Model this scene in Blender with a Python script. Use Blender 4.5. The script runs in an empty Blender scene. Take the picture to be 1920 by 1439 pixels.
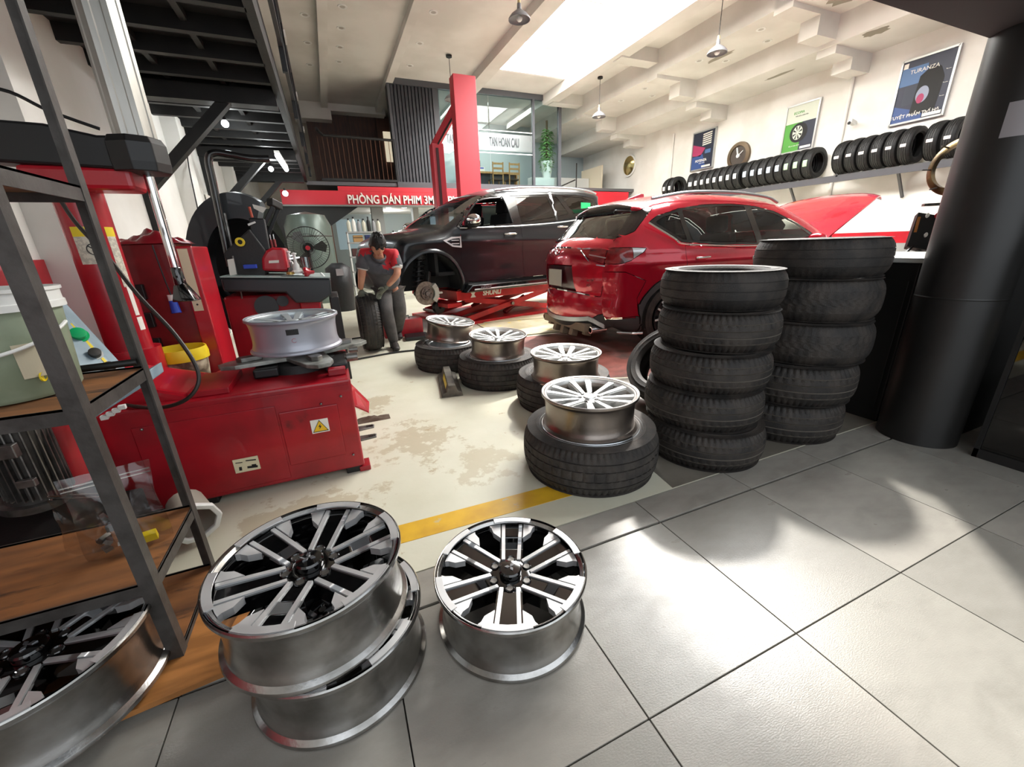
import bpy, bmesh, math, random
import numpy as np
from mathutils import Vector, Matrix
random.seed(7)
PI=math.pi; R=math.radians
COL=bpy.context.scene.collection
SC=bpy.context.scene
# ---------------------------------------------------------------- camera
F=756.; YAW=R(22.8); ROLL=math.atan(.033); HCAM=1.2
PIT=math.atan((719.5-458)*math.cos(ROLL)/F)
fv=Vector((math.sin(YAW)*math.cos(PIT),math.cos(YAW)*math.cos(PIT),-math.sin(PIT)))
r0=Vector((math.cos(YAW),-math.sin(YAW),0)); u0=r0.cross(fv)
rv=math.cos(ROLL)*r0-math.sin(ROLL)*u0; uv=rv.cross(fv)
cam=bpy.data.cameras.new('camera'); camo=bpy.data.objects.new('camera',cam); COL.objects.link(camo)
camo.matrix_world=Matrix(((rv.x,uv.x,-fv.x,0),(rv.y,uv.y,-fv.y,0),(rv.z,uv.z,-fv.z,HCAM),(0,0,0,1)))
cam.sensor_fit='HORIZONTAL'; cam.sensor_width=36; cam.lens=F/1920*36; cam.clip_start=.02; cam.clip_end=200
SC.camera=camo
# ---------------------------------------------------------------- light and exposure
SC.view_settings.view_transform='Standard'; SC.view_settings.look='None'
SC.view_settings.exposure=0.35; SC.view_settings.gamma=1; SC.view_settings.use_curve_mapping=False
W=bpy.data.worlds.new('sky'); SC.world=W; W.use_nodes=True
wn=W.node_tree.nodes; wl=W.node_tree.links; bg=wn['Background']
bg.inputs['Color'].default_value=(.88,.94,1,1); bg.inputs['Strength'].default_value=1.05
def area(name,loc,size,power,col=(1,1,1),rot=(0,0,0),spread=PI):
    l=bpy.data.lights.new(name,'AREA'); l.shape='RECTANGLE'; l.size,l.size_y=size; l.energy=power; l.color=col; l.spread=spread
    o=bpy.data.objects.new(name,l); COL.objects.link(o); o.location=loc; o.rotation_euler=rot; return o
area('skylight_daylight',(5.7,7.0,5.86),(2.15,9.1),1700,(1,.99,.96))
area('entrance_daylight',(1.2,-2.6,2.3),(6.5,3.2),30,(.95,.98,1),(R(80),0,0))
sl_=bpy.data.lights.new('sun','SUN'); sl_.energy=5.6; sl_.angle=R(3); sl_.color=(1,.96,.9); so=bpy.data.objects.new('sun',sl_); COL.objects.link(so)
so.rotation_euler=Vector((-.50,-.46,-.74)).to_track_quat('-Z','Y').to_euler()      # comes down through the skylight
def bulb(name,loc,power,col=(1,1,1),r=.05):
    l=bpy.data.lights.new(name,'POINT'); l.energy=power; l.color=col; l.shadow_soft_size=r
    o=bpy.data.objects.new(name,l); COL.objects.link(o); o.location=loc
# ---------------------------------------------------------------- helpers
def lin(h):
    h=h.lstrip('#'); c=[int(h[i:i+2],16)/255 for i in (0,2,4)]
    return tuple(x/12.92 if x<=.04045 else ((x+.055)/1.055)**2.4 for x in c)
MATS={}
def mat(name,col='#808080',rough=.5,metal=0,col2=None,nscale=8,nlo=.4,nhi=.6,bump=0,bscale=60,coat=0,emit=None,estr=0,spec=.5,col3=None,n3=3,l3=.55,h3=.6,stretch=None,rvar=0):
    if name in MATS: return MATS[name]
    m=bpy.data.materials.new(name); m.use_nodes=True; N=m.node_tree.nodes; L=m.node_tree.links; p=N['Principled BSDF']
    p.inputs['Base Color'].default_value=(*lin(col),1); p.inputs['Roughness'].default_value=rough; p.inputs['Metallic'].default_value=metal
    p.inputs['Specular IOR Level'].default_value=spec
    if coat: p.inputs['Coat Weight'].default_value=coat; p.inputs['Coat Roughness'].default_value=.04
    if emit: p.inputs['Emission Color'].default_value=(*lin(emit),1); p.inputs['Emission Strength'].default_value=estr
    if col2 or bump or rvar:
        tc=N.new('ShaderNodeTexCoord'); mp=N.new('ShaderNodeMapping'); L.new(tc.outputs['Object'],mp.inputs[0])
        if stretch: mp.inputs['Scale'].default_value=stretch
        vec=mp.outputs[0]
    if col2 or rvar:
        n=N.new('ShaderNodeTexNoise'); n.inputs['Scale'].default_value=nscale; n.inputs['Detail'].default_value=6; L.new(vec,n.inputs['Vector'])
        mr=N.new('ShaderNodeMapRange'); mr.inputs[1].default_value=nlo; mr.inputs[2].default_value=nhi; L.new(n.outputs['Fac'],mr.inputs[0])
    if col2:
        mx=N.new('ShaderNodeMix'); mx.data_type='RGBA'; mx.inputs[6].default_value=(*lin(col),1); mx.inputs[7].default_value=(*lin(col2),1)
        L.new(mr.outputs[0],mx.inputs[0]); out=mx.outputs[2]
        if col3:
            n3_=N.new('ShaderNodeTexNoise'); n3_.inputs['Scale'].default_value=n3; n3_.inputs['Detail'].default_value=9; n3_.inputs['Roughness'].default_value=.65; L.new(vec,n3_.inputs['Vector'])
            m3=N.new('ShaderNodeMapRange'); m3.inputs[1].default_value=l3; m3.inputs[2].default_value=h3; L.new(n3_.outputs['Fac'],m3.inputs[0])
            mx3=N.new('ShaderNodeMix'); mx3.data_type='RGBA'; L.new(out,mx3.inputs[6]); mx3.inputs[7].default_value=(*lin(col3),1); L.new(m3.outputs[0],mx3.inputs[0]); out=mx3.outputs[2]
        L.new(out,p.inputs['Base Color'])
    if rvar:
        rr=N.new('ShaderNodeMapRange'); rr.inputs[3].default_value=rough; rr.inputs[4].default_value=rough+rvar; L.new(mr.outputs[0],rr.inputs[0]); L.new(rr.outputs[0],p.inputs['Roughness'])
    if bump:
        b=N.new('ShaderNodeBump'); b.inputs['Strength'].default_value=bump; b.inputs['Distance'].default_value=.01
        nb=N.new('ShaderNodeTexNoise'); nb.inputs['Scale'].default_value=bscale; nb.inputs['Detail'].default_value=4; L.new(vec,nb.inputs['Vector'])
        L.new(nb.outputs['Fac'],b.inputs['Height']); L.new(b.outputs[0],p.inputs['Normal'])
    MATS[name]=m; return m
def glass(name,tint='#ffffff',k=.08,rough=.02,ior=1.45):
    if name in MATS: return MATS[name]
    m=bpy.data.materials.new(name); m.use_nodes=True; N=m.node_tree.nodes; L=m.node_tree.links; N.remove(N['Principled BSDF'])
    t=N.new('ShaderNodeBsdfTransparent'); t.inputs[0].default_value=(*lin(tint),1); g=N.new('ShaderNodeBsdfGlossy'); g.inputs['Roughness'].default_value=rough
    fr=N.new('ShaderNodeFresnel'); fr.inputs[0].default_value=ior; ad=N.new('ShaderNodeMath'); ad.operation='ADD'; ad.use_clamp=True; ad.inputs[1].default_value=k
    mx=N.new('ShaderNodeMixShader'); L.new(fr.outputs[0],ad.inputs[0]); L.new(ad.outputs[0],mx.inputs[0]); L.new(t.outputs[0],mx.inputs[1]); L.new(g.outputs[0],mx.inputs[2])
    L.new(mx.outputs[0],N['Material Output'].inputs[0]); MATS[name]=m; return m

class MB:
    """collects boxes, tubes, lathes and prisms into ONE mesh"""
    def __init__(s): s.v=[]; s.f=[]; s.mi=[]; s.m=0; s.ms=[]
    def use(s,m):
        if m not in s.ms: s.ms.append(m)
        s.m=s.ms.index(m); return s
    def add(s,vs,fs):
        o=len(s.v); s.v+= [tuple(v) for v in vs]; s.f+=[tuple(i+o for i in f) for f in fs]; s.mi+=[s.m]*len(fs); return s
    def box(s,c,d,rz=0,rx=0,ry=0,M=None):
        x,y,z=[q/2 for q in d]
        vs=[Vector((a*x,b*y,e*z)) for a in(-1,1) for b in(-1,1) for e in(-1,1)]
        if rz or rx or ry: 
            Q=Matrix.Rotation(rz,3,'Z')@Matrix.Rotation(ry,3,'Y')@Matrix.Rotation(rx,3,'X'); vs=[Q@v for v in vs]
        if M: vs=[M@v for v in vs]
        c=Vector(c); return s.add([v+c for v in vs],[(0,1,3,2),(4,6,7,5),(0,4,5,1),(2,3,7,6),(0,2,6,4),(1,5,7,3)])
    def b2(s,a,b):
        a=Vector(a);b=Vector(b); return s.box((a+b)/2,[abs(q) for q in b-a])
    def bar(s,a,b,w,h=None,up=(0,0,1)):
        """square bar from a to b"""
        a=Vector(a);b=Vector(b);h=h or w; d=(b-a).normalized(); u=Vector(up)
        if abs(d.dot(u))>.98: u=Vector((0,1,0))
        r=d.cross(u).normalized(); u=r.cross(d)
        vs=[p+r*(i*w/2)+u*(j*h/2) for p in(a,b) for i,j in((-1,-1),(1,-1),(1,1),(-1,1))]
        return s.add(vs,[(3,2,1,0),(4,5,6,7),(0,1,5,4),(1,2,6,5),(2,3,7,6),(3,0,4,7)])
    def tube(s,path,r,n=10,cap=True,closed=False):
        P=[Vector(p) for p in path]; k=len(P); rs=r if hasattr(r,'__len__') else [r]*k; vs=[]; 
        u=None
        for i,p in enumerate(P):
            if closed: d=(P[(i+1)%k]-P[i-1])
            else: d=(P[min(i+1,k-1)]-P[max(i-1,0)])
            d.normalize()
            if u is None: u=Vector((0,0,1)) if abs(d.z)<.9 else Vector((1,0,0))
            r_=d.cross(u)
            if r_.length<1e-4: r_=d.cross(Vector((0,1,0)))
            r_.normalize(); u=r_.cross(d).normalized()
            vs+=[p+(r_*math.cos(t)+u*math.sin(t))*rs[i] for t in [2*PI*j/n for j in range(n)]]
        fs=[(i*n+j,i*n+(j+1)%n,((i+1)%k)*n+(j+1)%n,((i+1)%k)*n+j) for i in range(k if closed else k-1) for j in range(n)]
        if cap and not closed: fs+=[tuple(range(n-1,-1,-1)),tuple((k-1)*n+j for j in range(n))]
        return s.add(vs,fs)
    def cyl(s,a,b,r,r2=None,n=20): return s.tube([a,b],[r,r if r2 is None else r2],n)
    def lathe(s,prof,n=32,c=(0,0,0),axis='Z',closed=False,M=None):
        """prof list of (r,z)"""
        c=Vector(c); vs=[]
        for r,z in prof:
            for j in range(n):
                t=2*PI*j/n; v=Vector((r*math.cos(t),r*math.sin(t),z))
                if axis=='X': v=Vector((v.z,v.x,v.y))
                elif axis=='Y': v=Vector((v.y,v.z,v.x))
                if M: v=M@v
                vs.append(v+c)
        k=len(prof); fs=[(i*n+j,i*n+(j+1)%n,((i+1)%k)*n+(j+1)%n,((i+1)%k)*n+j) for i in range(k if closed else k-1) for j in range(n)]
        if not closed:
            if prof[0][0]>1e-6 and prof[0][0]<0: pass
        return s.add(vs,fs)
    def prism(s,poly,z0,z1,M=None,c=(0,0,0)):
        """2D polygon extruded along z; M maps"""
        n=len(poly); c=Vector(c); vs=[Vector((x,y,z)) for z in(z0,z1) for x,y in poly]
        if M: vs=[M@v for v in vs]
        return s.add([v+c for v in vs],[tuple(range(n-1,-1,-1)),tuple(range(n,2*n))]+[(i,(i+1)%n,(i+1)%n+n,i+n) for i in range(n)])
    def ball(s,c,r,n=12,sq=(1,1,1)):
        c=Vector(c); k=n//2; vs=[]; 
        for i in range(k+1):
            a=-PI/2+PI*i/k
            for j in range(n):
                t=2*PI*j/n; vs.append(c+Vector((r*sq[0]*math.cos(a)*math.cos(t),r*sq[1]*math.cos(a)*math.sin(t),r*sq[2]*math.sin(a))))
        return s.add(vs,[(i*n+j,i*n+(j+1)%n,(i+1)*n+(j+1)%n,(i+1)*n+j) for i in range(k) for j in range(n)])
    def mesh(s,name,m=None,smooth=None,bev=0,fix=True):
        me=bpy.data.meshes.new(name); me.from_pydata([tuple(v) for v in s.v],[],s.f)
        for q in (s.ms or [m]): me.materials.append(q)
        for p,i in zip(me.polygons,s.mi): p.material_index=i
        b=bmesh.new(); b.from_mesh(me)
        if fix: bmesh.ops.remove_doubles(b,verts=b.verts,dist=1e-5); bmesh.ops.recalc_face_normals(b,faces=b.faces)
        if bev: bmesh.ops.bevel(b,geom=[e for e in b.edges if len(e.link_faces)==2 and e.calc_face_angle(0)>.6],offset=bev,segments=2,affect='EDGES',profile=.5)
        b.to_mesh(me); b.free()
        if smooth:
            for p in me.polygons: p.use_smooth=True
            me.set_sharp_from_angle(angle=R(smooth))
        return me
    def build(s,name,m=None,parent=None,smooth=None,bev=0,loc=None,rot=None,**k):
        return ob(name,s.mesh(name,m,smooth,bev,**k),parent,loc,rot)
def ob(name,me,parent=None,loc=None,rot=None):
    o=bpy.data.objects.new(name,me); COL.objects.link(o)
    if parent: o.parent=parent
    if loc is not None: o.location=loc
    if rot is not None: o.rotation_euler=rot
    return o
def tag(o,label=None,cat=None,group=None,kind=None):
    for k,v in(('label',label),('category',cat),('group',group),('kind',kind)):
        if v: o[k]=v
    return o
def thing(name,label,cat,loc=(0,0,0),rz=0,group=None,rot=None):
    o=ob(name,None,None,loc,rot or (0,0,rz)); return tag(o,label,cat,group)
def struct(o): o['kind']='structure'; return o
def dup(o,loc=None,rot=None,label=None,group=None,parent=None):
    c=o.copy(); COL.objects.link(c)
    if parent is not None: c.parent=parent
    if loc is not None: c.location=loc
    if rot is not None: c.rotation_euler=rot
    if label: c['label']=label
    if group: c['group']=group
    for ch in list(o.children): dup(ch,parent=c)
    return c
def text(name,s,size,m,parent=None,M=None,ext=.002,align='CENTER',bold=0,sx=1,shear=0):
    """flat lettering as a mesh; M places local XY plane"""
    cu=bpy.data.curves.new(name,'FONT'); cu.body=s; cu.size=size; cu.extrude=ext; cu.align_x=align; cu.align_y='CENTER'; cu.offset=bold; cu.shear=shear
    t=bpy.data.objects.new('tmp',cu); COL.objects.link(t); bpy.context.view_layer.update()
    me=bpy.data.meshes.new_from_object(t.evaluated_get(bpy.context.evaluated_depsgraph_get())); bpy.data.objects.remove(t)
    me.materials.clear(); me.materials.append(m); me.transform((M or Matrix())@Matrix.Diagonal((sx,1,1,1)))
    return ob(name,me,parent)
def frameM(o,x,y):
    x=Vector(x).normalized(); y=Vector(y); y=(y-x*y.dot(x)).normalized(); z=x.cross(y); o=Vector(o)
    return Matrix(((x.x,y.x,z.x,o.x),(x.y,y.y,z.y,o.y),(x.z,y.z,z.z,o.z),(0,0,0,1)))
def smoothpts(P,n=4,closed=False):
    P=[Vector(p) for p in P]; out=[]; k=len(P)
    for i in range(k if closed else k-1):
        a=P[i-1] if (closed or i) else P[0]; b=P[i]; c=P[(i+1)%k]; d=P[(i+2)%k] if (closed or i+2<k) else P[-1]
        for j in range(n):
            t=j/n; out.append(.5*((2*b)+(c-a)*t+(2*a-5*b+4*c-d)*t*t+(-a+3*b-3*c+d)*t**3))
    if not closed: out.append(P[-1])
    return out
def _ray(x,y): return fv+(x-960)/F*rv+(719.5-y)/F*uv
def aY(x,y,Y): d=_ray(x,y); return Vector((0,0,HCAM))+d*(Y/d.y)      # sight line met with a plane of the room (layout of measured points)
def aX(x,y,X): d=_ray(x,y); return Vector((0,0,HCAM))+d*(X/d.x)
def aZ(x,y,z): d=_ray(x,y); return Vector((0,0,HCAM))+d*((z-HCAM)/d.z)
# ---------------------------------------------------------------- materials
white_wall=mat('white_wall','#e6e4df',.8,col2='#dad7d0',nscale=1.2,bump=.05)
ceil_m=mat('ceiling_paint','#d8d5cf',.85,col2='#cbc8c1',nscale=.9)
red_paint=mat('red_paint','#b00f22',.35,col2='#9c0d1e',nscale=3,coat=.3)
red_dirty=mat('red_machine','#a50b1e',.38,col2='#840918',nscale=6,nlo=.35,nhi=.7,col3='#3a0f10',n3=4,l3=.62,h3=.75,coat=.25)
red_sign=mat('red_sign','#c8202f',.5)
red_hyd=mat('red_lift','#c01a20',.4,col2='#a01218',nscale=5)
black_steel=mat('black_steel','#131313',.55,col2='#1d1c1b',nscale=4,bump=.1)
dark_steel=mat('dark_grey_steel','#3a3734',.5,metal=.3,col2='#4a4744',nscale=14,bump=.1)
rail_grey=mat('grey_rail','#4a4a4c',.5)
blk=mat('black_plastic','#0e0e0f',.45); blk_gloss=mat('gloss_black','#060607',.12,coat=1)
rubber=mat('tyre_rubber','#1f1c1a',.68,col2='#352f2a',nscale=9,bump=.25,bscale=160)
rubber_dusty=mat('dusty_tyre_rubber','#2a2725',.8,col2='#46403a',nscale=12,nlo=.35,nhi=.75,bump=.3,bscale=150)
rubber_new=mat('new_tyre_rubber','#141414',.6,bump=.1,bscale=120)
alu=mat('machined_aluminium','#d6d7d8',.42,metal=.75,rvar=.1,nscale=12)
alu_dull=mat('brushed_alloy','#b4b3b1',.24,metal=1,col2='#8a8884',nscale=7,bump=.04,bscale=90)
silver=mat('silver_paint','#b9bec2',.3,metal=.85,coat=.4)
silver_lite=mat('light_silver_paint','#b4bcbf',.35,metal=.5)
chrome=mat('chrome','#dddddd',.08,metal=1)
steel=mat('bare_steel','#8b8986',.4,metal=.9,col2='#6c6a66',nscale=18)
wood_board=mat('worn_plywood','#8a5a32',.6,col2='#5a3a22',nscale=3,nlo=.35,nhi=.7,stretch=(1,5,1),col3='#2c2019',n3=3.5,l3=.56,h3=.68)
wood_brown=mat('brown_wood_panel','#4a2a1c',.5,col2='#3a2016',nscale=2.5,stretch=(6,1,1))
wood_lite=mat('light_oak','#c69b62',.55,col2='#b3854e',nscale=5,stretch=(8,1,1))
paperm=mat('white_label','#e4e0d6',.6); paper_grey=mat('grey_notice','#8f8a8c',.6)
yellow=mat('yellow_plastic','#e2c81e',.45); green=mat('green_button','#0fae68',.4); blue=mat('blue_plastic','#1d3fae',.45)
ink=mat('black_ink','#141414',.6); cream=mat('cream_label','#d8cfae',.6)
white_pl=mat('white_plastic','#dcdcd8',.4)
# ---------------------------------------------------------------- the setting
floor_m=mat('worn_epoxy_floor','#d6d4c2',.38,col2='#c6c3ad',nscale=1.6,nlo=.35,nhi=.7,col3='#a08257',n3=5.5,l3=.64,h3=.70,bump=.08,bscale=30,rvar=.15)
def stain(m,spots,col):
    N=m.node_tree.nodes; L=m.node_tree.links; p=N['Principled BSDF']; prev=p.inputs['Base Color'].links[0].from_socket
    tc=N.new('ShaderNodeTexCoord'); nz=N.new('ShaderNodeTexNoise'); nz.inputs['Scale'].default_value=7; nz.inputs['Detail'].default_value=8; nz.inputs['Roughness'].default_value=.7; L.new(tc.outputs['Object'],nz.inputs['Vector'])
    for (x,y,rx,ry,k) in spots:
        mp=N.new('ShaderNodeMapping'); mp.vector_type='TEXTURE'; mp.inputs['Location'].default_value=(x,y,0); mp.inputs['Scale'].default_value=(rx,ry,9); L.new(tc.outputs['Object'],mp.inputs[0])
        ln=N.new('ShaderNodeVectorMath'); ln.operation='LENGTH'; L.new(mp.outputs[0],ln.inputs[0])
        a=N.new('ShaderNodeMath'); a.operation='MULTIPLY_ADD'; L.new(ln.outputs['Value'],a.inputs[0]); a.inputs[1].default_value=-.28; L.new(nz.outputs['Fac'],a.inputs[2])
        mr=N.new('ShaderNodeMapRange'); mr.inputs[1].default_value=.33; mr.inputs[2].default_value=.38; mr.inputs[4].default_value=k; L.new(a.outputs[0],mr.inputs[0])
        mx=N.new('ShaderNodeMix'); mx.data_type='RGBA'; L.new(mr.outputs[0],mx.inputs[0]); L.new(prev,mx.inputs[6]); mx.inputs[7].default_value=(*lin(col),1); prev=mx.outputs[2]
    L.new(prev,p.inputs['Base Color'])
stain(floor_m,[(.33,2.45,.38,.42,.5),(.62,2.0,.3,.3,.4),(.15,3.3,.25,.3,.5),(-.3,1.95,.5,.25,.5)],'#a3906c')
grey_floor=mat('grey_floor','#8f8a80',.4,col2='#7d786e',nscale=3)
b=MB().use(floor_m); b.b2((-1.9,1.31,-.1),(10.6,17.5,0)); struct(b.build('floor'))
b=MB(); b.b2((-8,-6,-.12),(14,1.31,-.014)); struct(b.build('subfloor',mat('dark_grout','#4a4540',.8)))
fl=bpy.data.objects['floor']
tile_m=[mat('slate_tile_%d'%i,c,.27,col2=d,nscale=9,nlo=.3,nhi=.7,col3='#7b7870',n3=2.6,l3=.52,h3=.8,bump=.08,bscale=140,rvar=.07,stretch=(1,2.2,1)) for i,(c,d) in enumerate((('#95928a','#8a877f'),('#9b978f','#8f8b83'),('#8f8c85','#85827a')))]
tm=[]
for k in range(3):
    q=MB(); q.b2((-.293,-.298,-.012),(.293,.298,0)); tm.append(q.mesh('floor_tile',tile_m[k],bev=.0012))
tiles=ob('tile_floor',None); struct(tiles)
for i in range(-4,9):
    for j in range(-4,1):
        cx=.293+.88-.298+.59*i; cy=.83+.6*j
        o=ob('floor_tile',tm[(i*2+j*5)%3],tiles,(cx+.005,cy,0))
q=MB(); q.b2((-.293,-.082,-.012),(.293,.082,0)); sm=q.mesh('floor_tile',tile_m[1],bev=.0012)
for i in range(-4,9): ob('floor_tile',sm,tiles,(.293+.88-.298+.59*i+.005,1.222,0))
# painted yellow line + red paint
b=MB(); b.prism([(-.9,1.52),(1.35,1.47),(1.35,1.59),(-.9,1.65)],0,.0015); struct(b.build('trim_1',mat('yellow_floor_paint','#dcae2a',.45,col2='#c99a28',nscale=6,col3='#b9b08f',n3=9,l3=.62,h3=.7)))
b=MB(); b.prism([(2.0,3.0),(3.0,2.6),(9.5,2.6),(9.5,4.7),(1.9,4.9)],0,.001); struct(b.build('trim_2',mat('faded_red_floor','#a8645a',.5,col2='#925248',nscale=5,col3='#5a443e',n3=2,l3=.5,h3=.65)))
b=MB(); b.prism([(1.42,1.312),(10.4,1.312),(10.4,2.59),(3.0,2.59),(2.0,2.95),(1.6,2.6)],0,.0008); struct(b.build('floor_grey_area',mat('dark_grey_floor','#7a756b',.4,col2='#6a655c',nscale=4)))  # thin sheet in a darker grey laid over the pale floor
# walls
def wallquad(name,a,b_,m,**k):
    q=MB(); q.b2(a,b_); return struct(q.build(name,m))
wallquad('wall_right',(10.5,-2,-.1),(10.7,17.5,5.8),white_wall)
for z0,z1,m,n in((.98,1.2,red_paint,'trim_3'),(0,.98,mat('grey_dado','#8a8a88',.6),'trim_4')):
    wallquad(n,(10.485,-2,z0),(10.5,17,z1),m)
wallquad('wall_left',(-2.0,-2,-.1),(-1.8,17.5,5.8),white_wall)
wallquad('trim_5',(-1.8,-2,.62),(-1.785,12,1.2),red_paint)
wallquad('trim_6',(-1.8,-2,0),(-1.785,12,.62),mat('dark_dado','#3d3a36',.6))
# wall buttress columns on the left wall
for i,y in enumerate((3.9,7.6,11.2)): wallquad('wall_pier',(-1.8,y,0),(-1.62,y+.35,3.0),white_wall)
wallquad('wall_back',(-2,17,-.1),(10.7,17.2,5.8),mat('back_wall','#cfc8bb',.8,col2='#c2baab',nscale=2))
# ceiling: strips with the skylight opening between X 4.6 and 6.8
wallquad('ceiling',(-2,-1.5,5.5),(4.5,17.2,5.65),ceil_m)
for n,a,c in (('ceiling_strip',(6.9,-1.5,5.5),(8.0,17.2,5.65)),('ceiling_strip',(8.0,-1.5,5.0),(9.3,17.2,5.65)),('ceiling_strip',(9.3,-1.5,4.55),(10.6,17.2,5.65)),('ceiling_strip',(4.5,11.7,5.5),(6.9,17.2,5.65)),('ceiling_strip',(4.5,-1.5,5.5),(6.9,2.3,5.65))):
    wallquad(n,a,c,ceil_m)
# skylight well
for a,c in (((4.5,2.4,5.5),(4.6,11.6,5.88)),((6.8,2.4,5.5),(6.9,11.6,5.88)),((4.6,11.6,5.5),(6.8,11.7,5.88)),((4.6,2.3,5.5),(6.8,2.4,5.88))): wallquad('skylight_well',a,c,white_wall)
for y in (4.4,6.5,8.6,10.7): wallquad('skylight_bar',(4.6,y,5.75),(6.8,y+.05,5.8),white_wall)
# dropped coffers over the middle, on the left half
for x0,x1,z in ((.5,.68,5.36),(2.1,2.28,5.36),(4.25,4.6,5.3),(6.8,7.15,5.25)): wallquad('ceiling_band',(x0,-1.5,z),(x1,15.9,5.5),ceil_m)
# transverse stepped beams
for y in (6.0,9.3,12.6):
    bm_=MB()
    for x0,x1,z in ((6.95,8.0,5.22),(8.0,8.75,4.92),(8.75,9.35,4.62),(9.35,9.9,4.42),(9.9,10.5,4.22)): bm_.b2((x0,y,z),(x1,y+.35,5.55))
    struct(bm_.build('ceiling_beam',ceil_m))
# peeling patches in the ceiling near the front
pm=mat('peeled_plaster','#8f897c',.9)
def blob(cx,cy,rx,ry,z,seed,x_=0):
    rr=random.Random(seed); return [(cx+rx*math.cos(t)*(rr.uniform(.7,1.15)),cy+ry*math.sin(t)*rr.uniform(.7,1.15)) for t in [2*PI*k/18 for k in range(18)]]
for cx,cy,rx,ry,z,sd in ((8.72,5.55,.28,.38,4.997,1),(9.5,5.45,.14,.22,4.547,2),(8.7,8.1,.08,.4,4.997,4),(9.75,7.4,.06,.35,4.547,5)):
    b=MB(); b.prism(blob(cx,cy,rx,ry,z,sd),z,z+.002); struct(b.build('ceiling_patch',pm))
# wall corner pipe on right wall
b=MB(); b.cyl((10.46,6.25,1.2),(10.46,6.25,4.25),.03); b.cyl((10.46,11.2,1.2),(10.46,11.2,4.3),.03); tag(b.build('wall_conduit',white_wall),kind='structure')
# downlights
dl=thing('downlight','round recessed downlight in the white ceiling','downlight',(0,0,0))
b=MB(); b.lathe([(.05,-.004),(.085,-.008),(.09,0)],20); b.build('trim_ring',white_pl,dl)
b=MB(); b.lathe([(0.0001,-.002),(.05,-.003)],20); b.build('lens',mat('downlight_lens','#a8a49c',.4),dl)
dls=[]
rows=[('left row of downlights',.96,(9.87,10.7,11.6,12.4),5.5),('second row of downlights',2.6,(8.3,9.5,10.85,12.1),5.5),('right hand row of downlights',8.4,(6.9,8.4,10.2,11.2),5.0),('row of downlights beside the skylight',7.5,(7.4,8.8,9.9),5.5),('row of downlights by the mezzanine',.3,(8.0,9.2,10.4,11.6,12.8),5.5),('row of downlights nearest the poster wall',9.0,(7.2,8.2,10.6),5.0)]
first=True
for g,x,ys,z in rows:
    for k_,y in enumerate(ys):
        o=dl if first else dup(dl)
        first=False; o.location=(x,y,z); o['group']=g; o['label']='round recessed downlight, %s from the front in the %s'%(['first','second','third','fourth','fifth'][k_],g)
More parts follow.
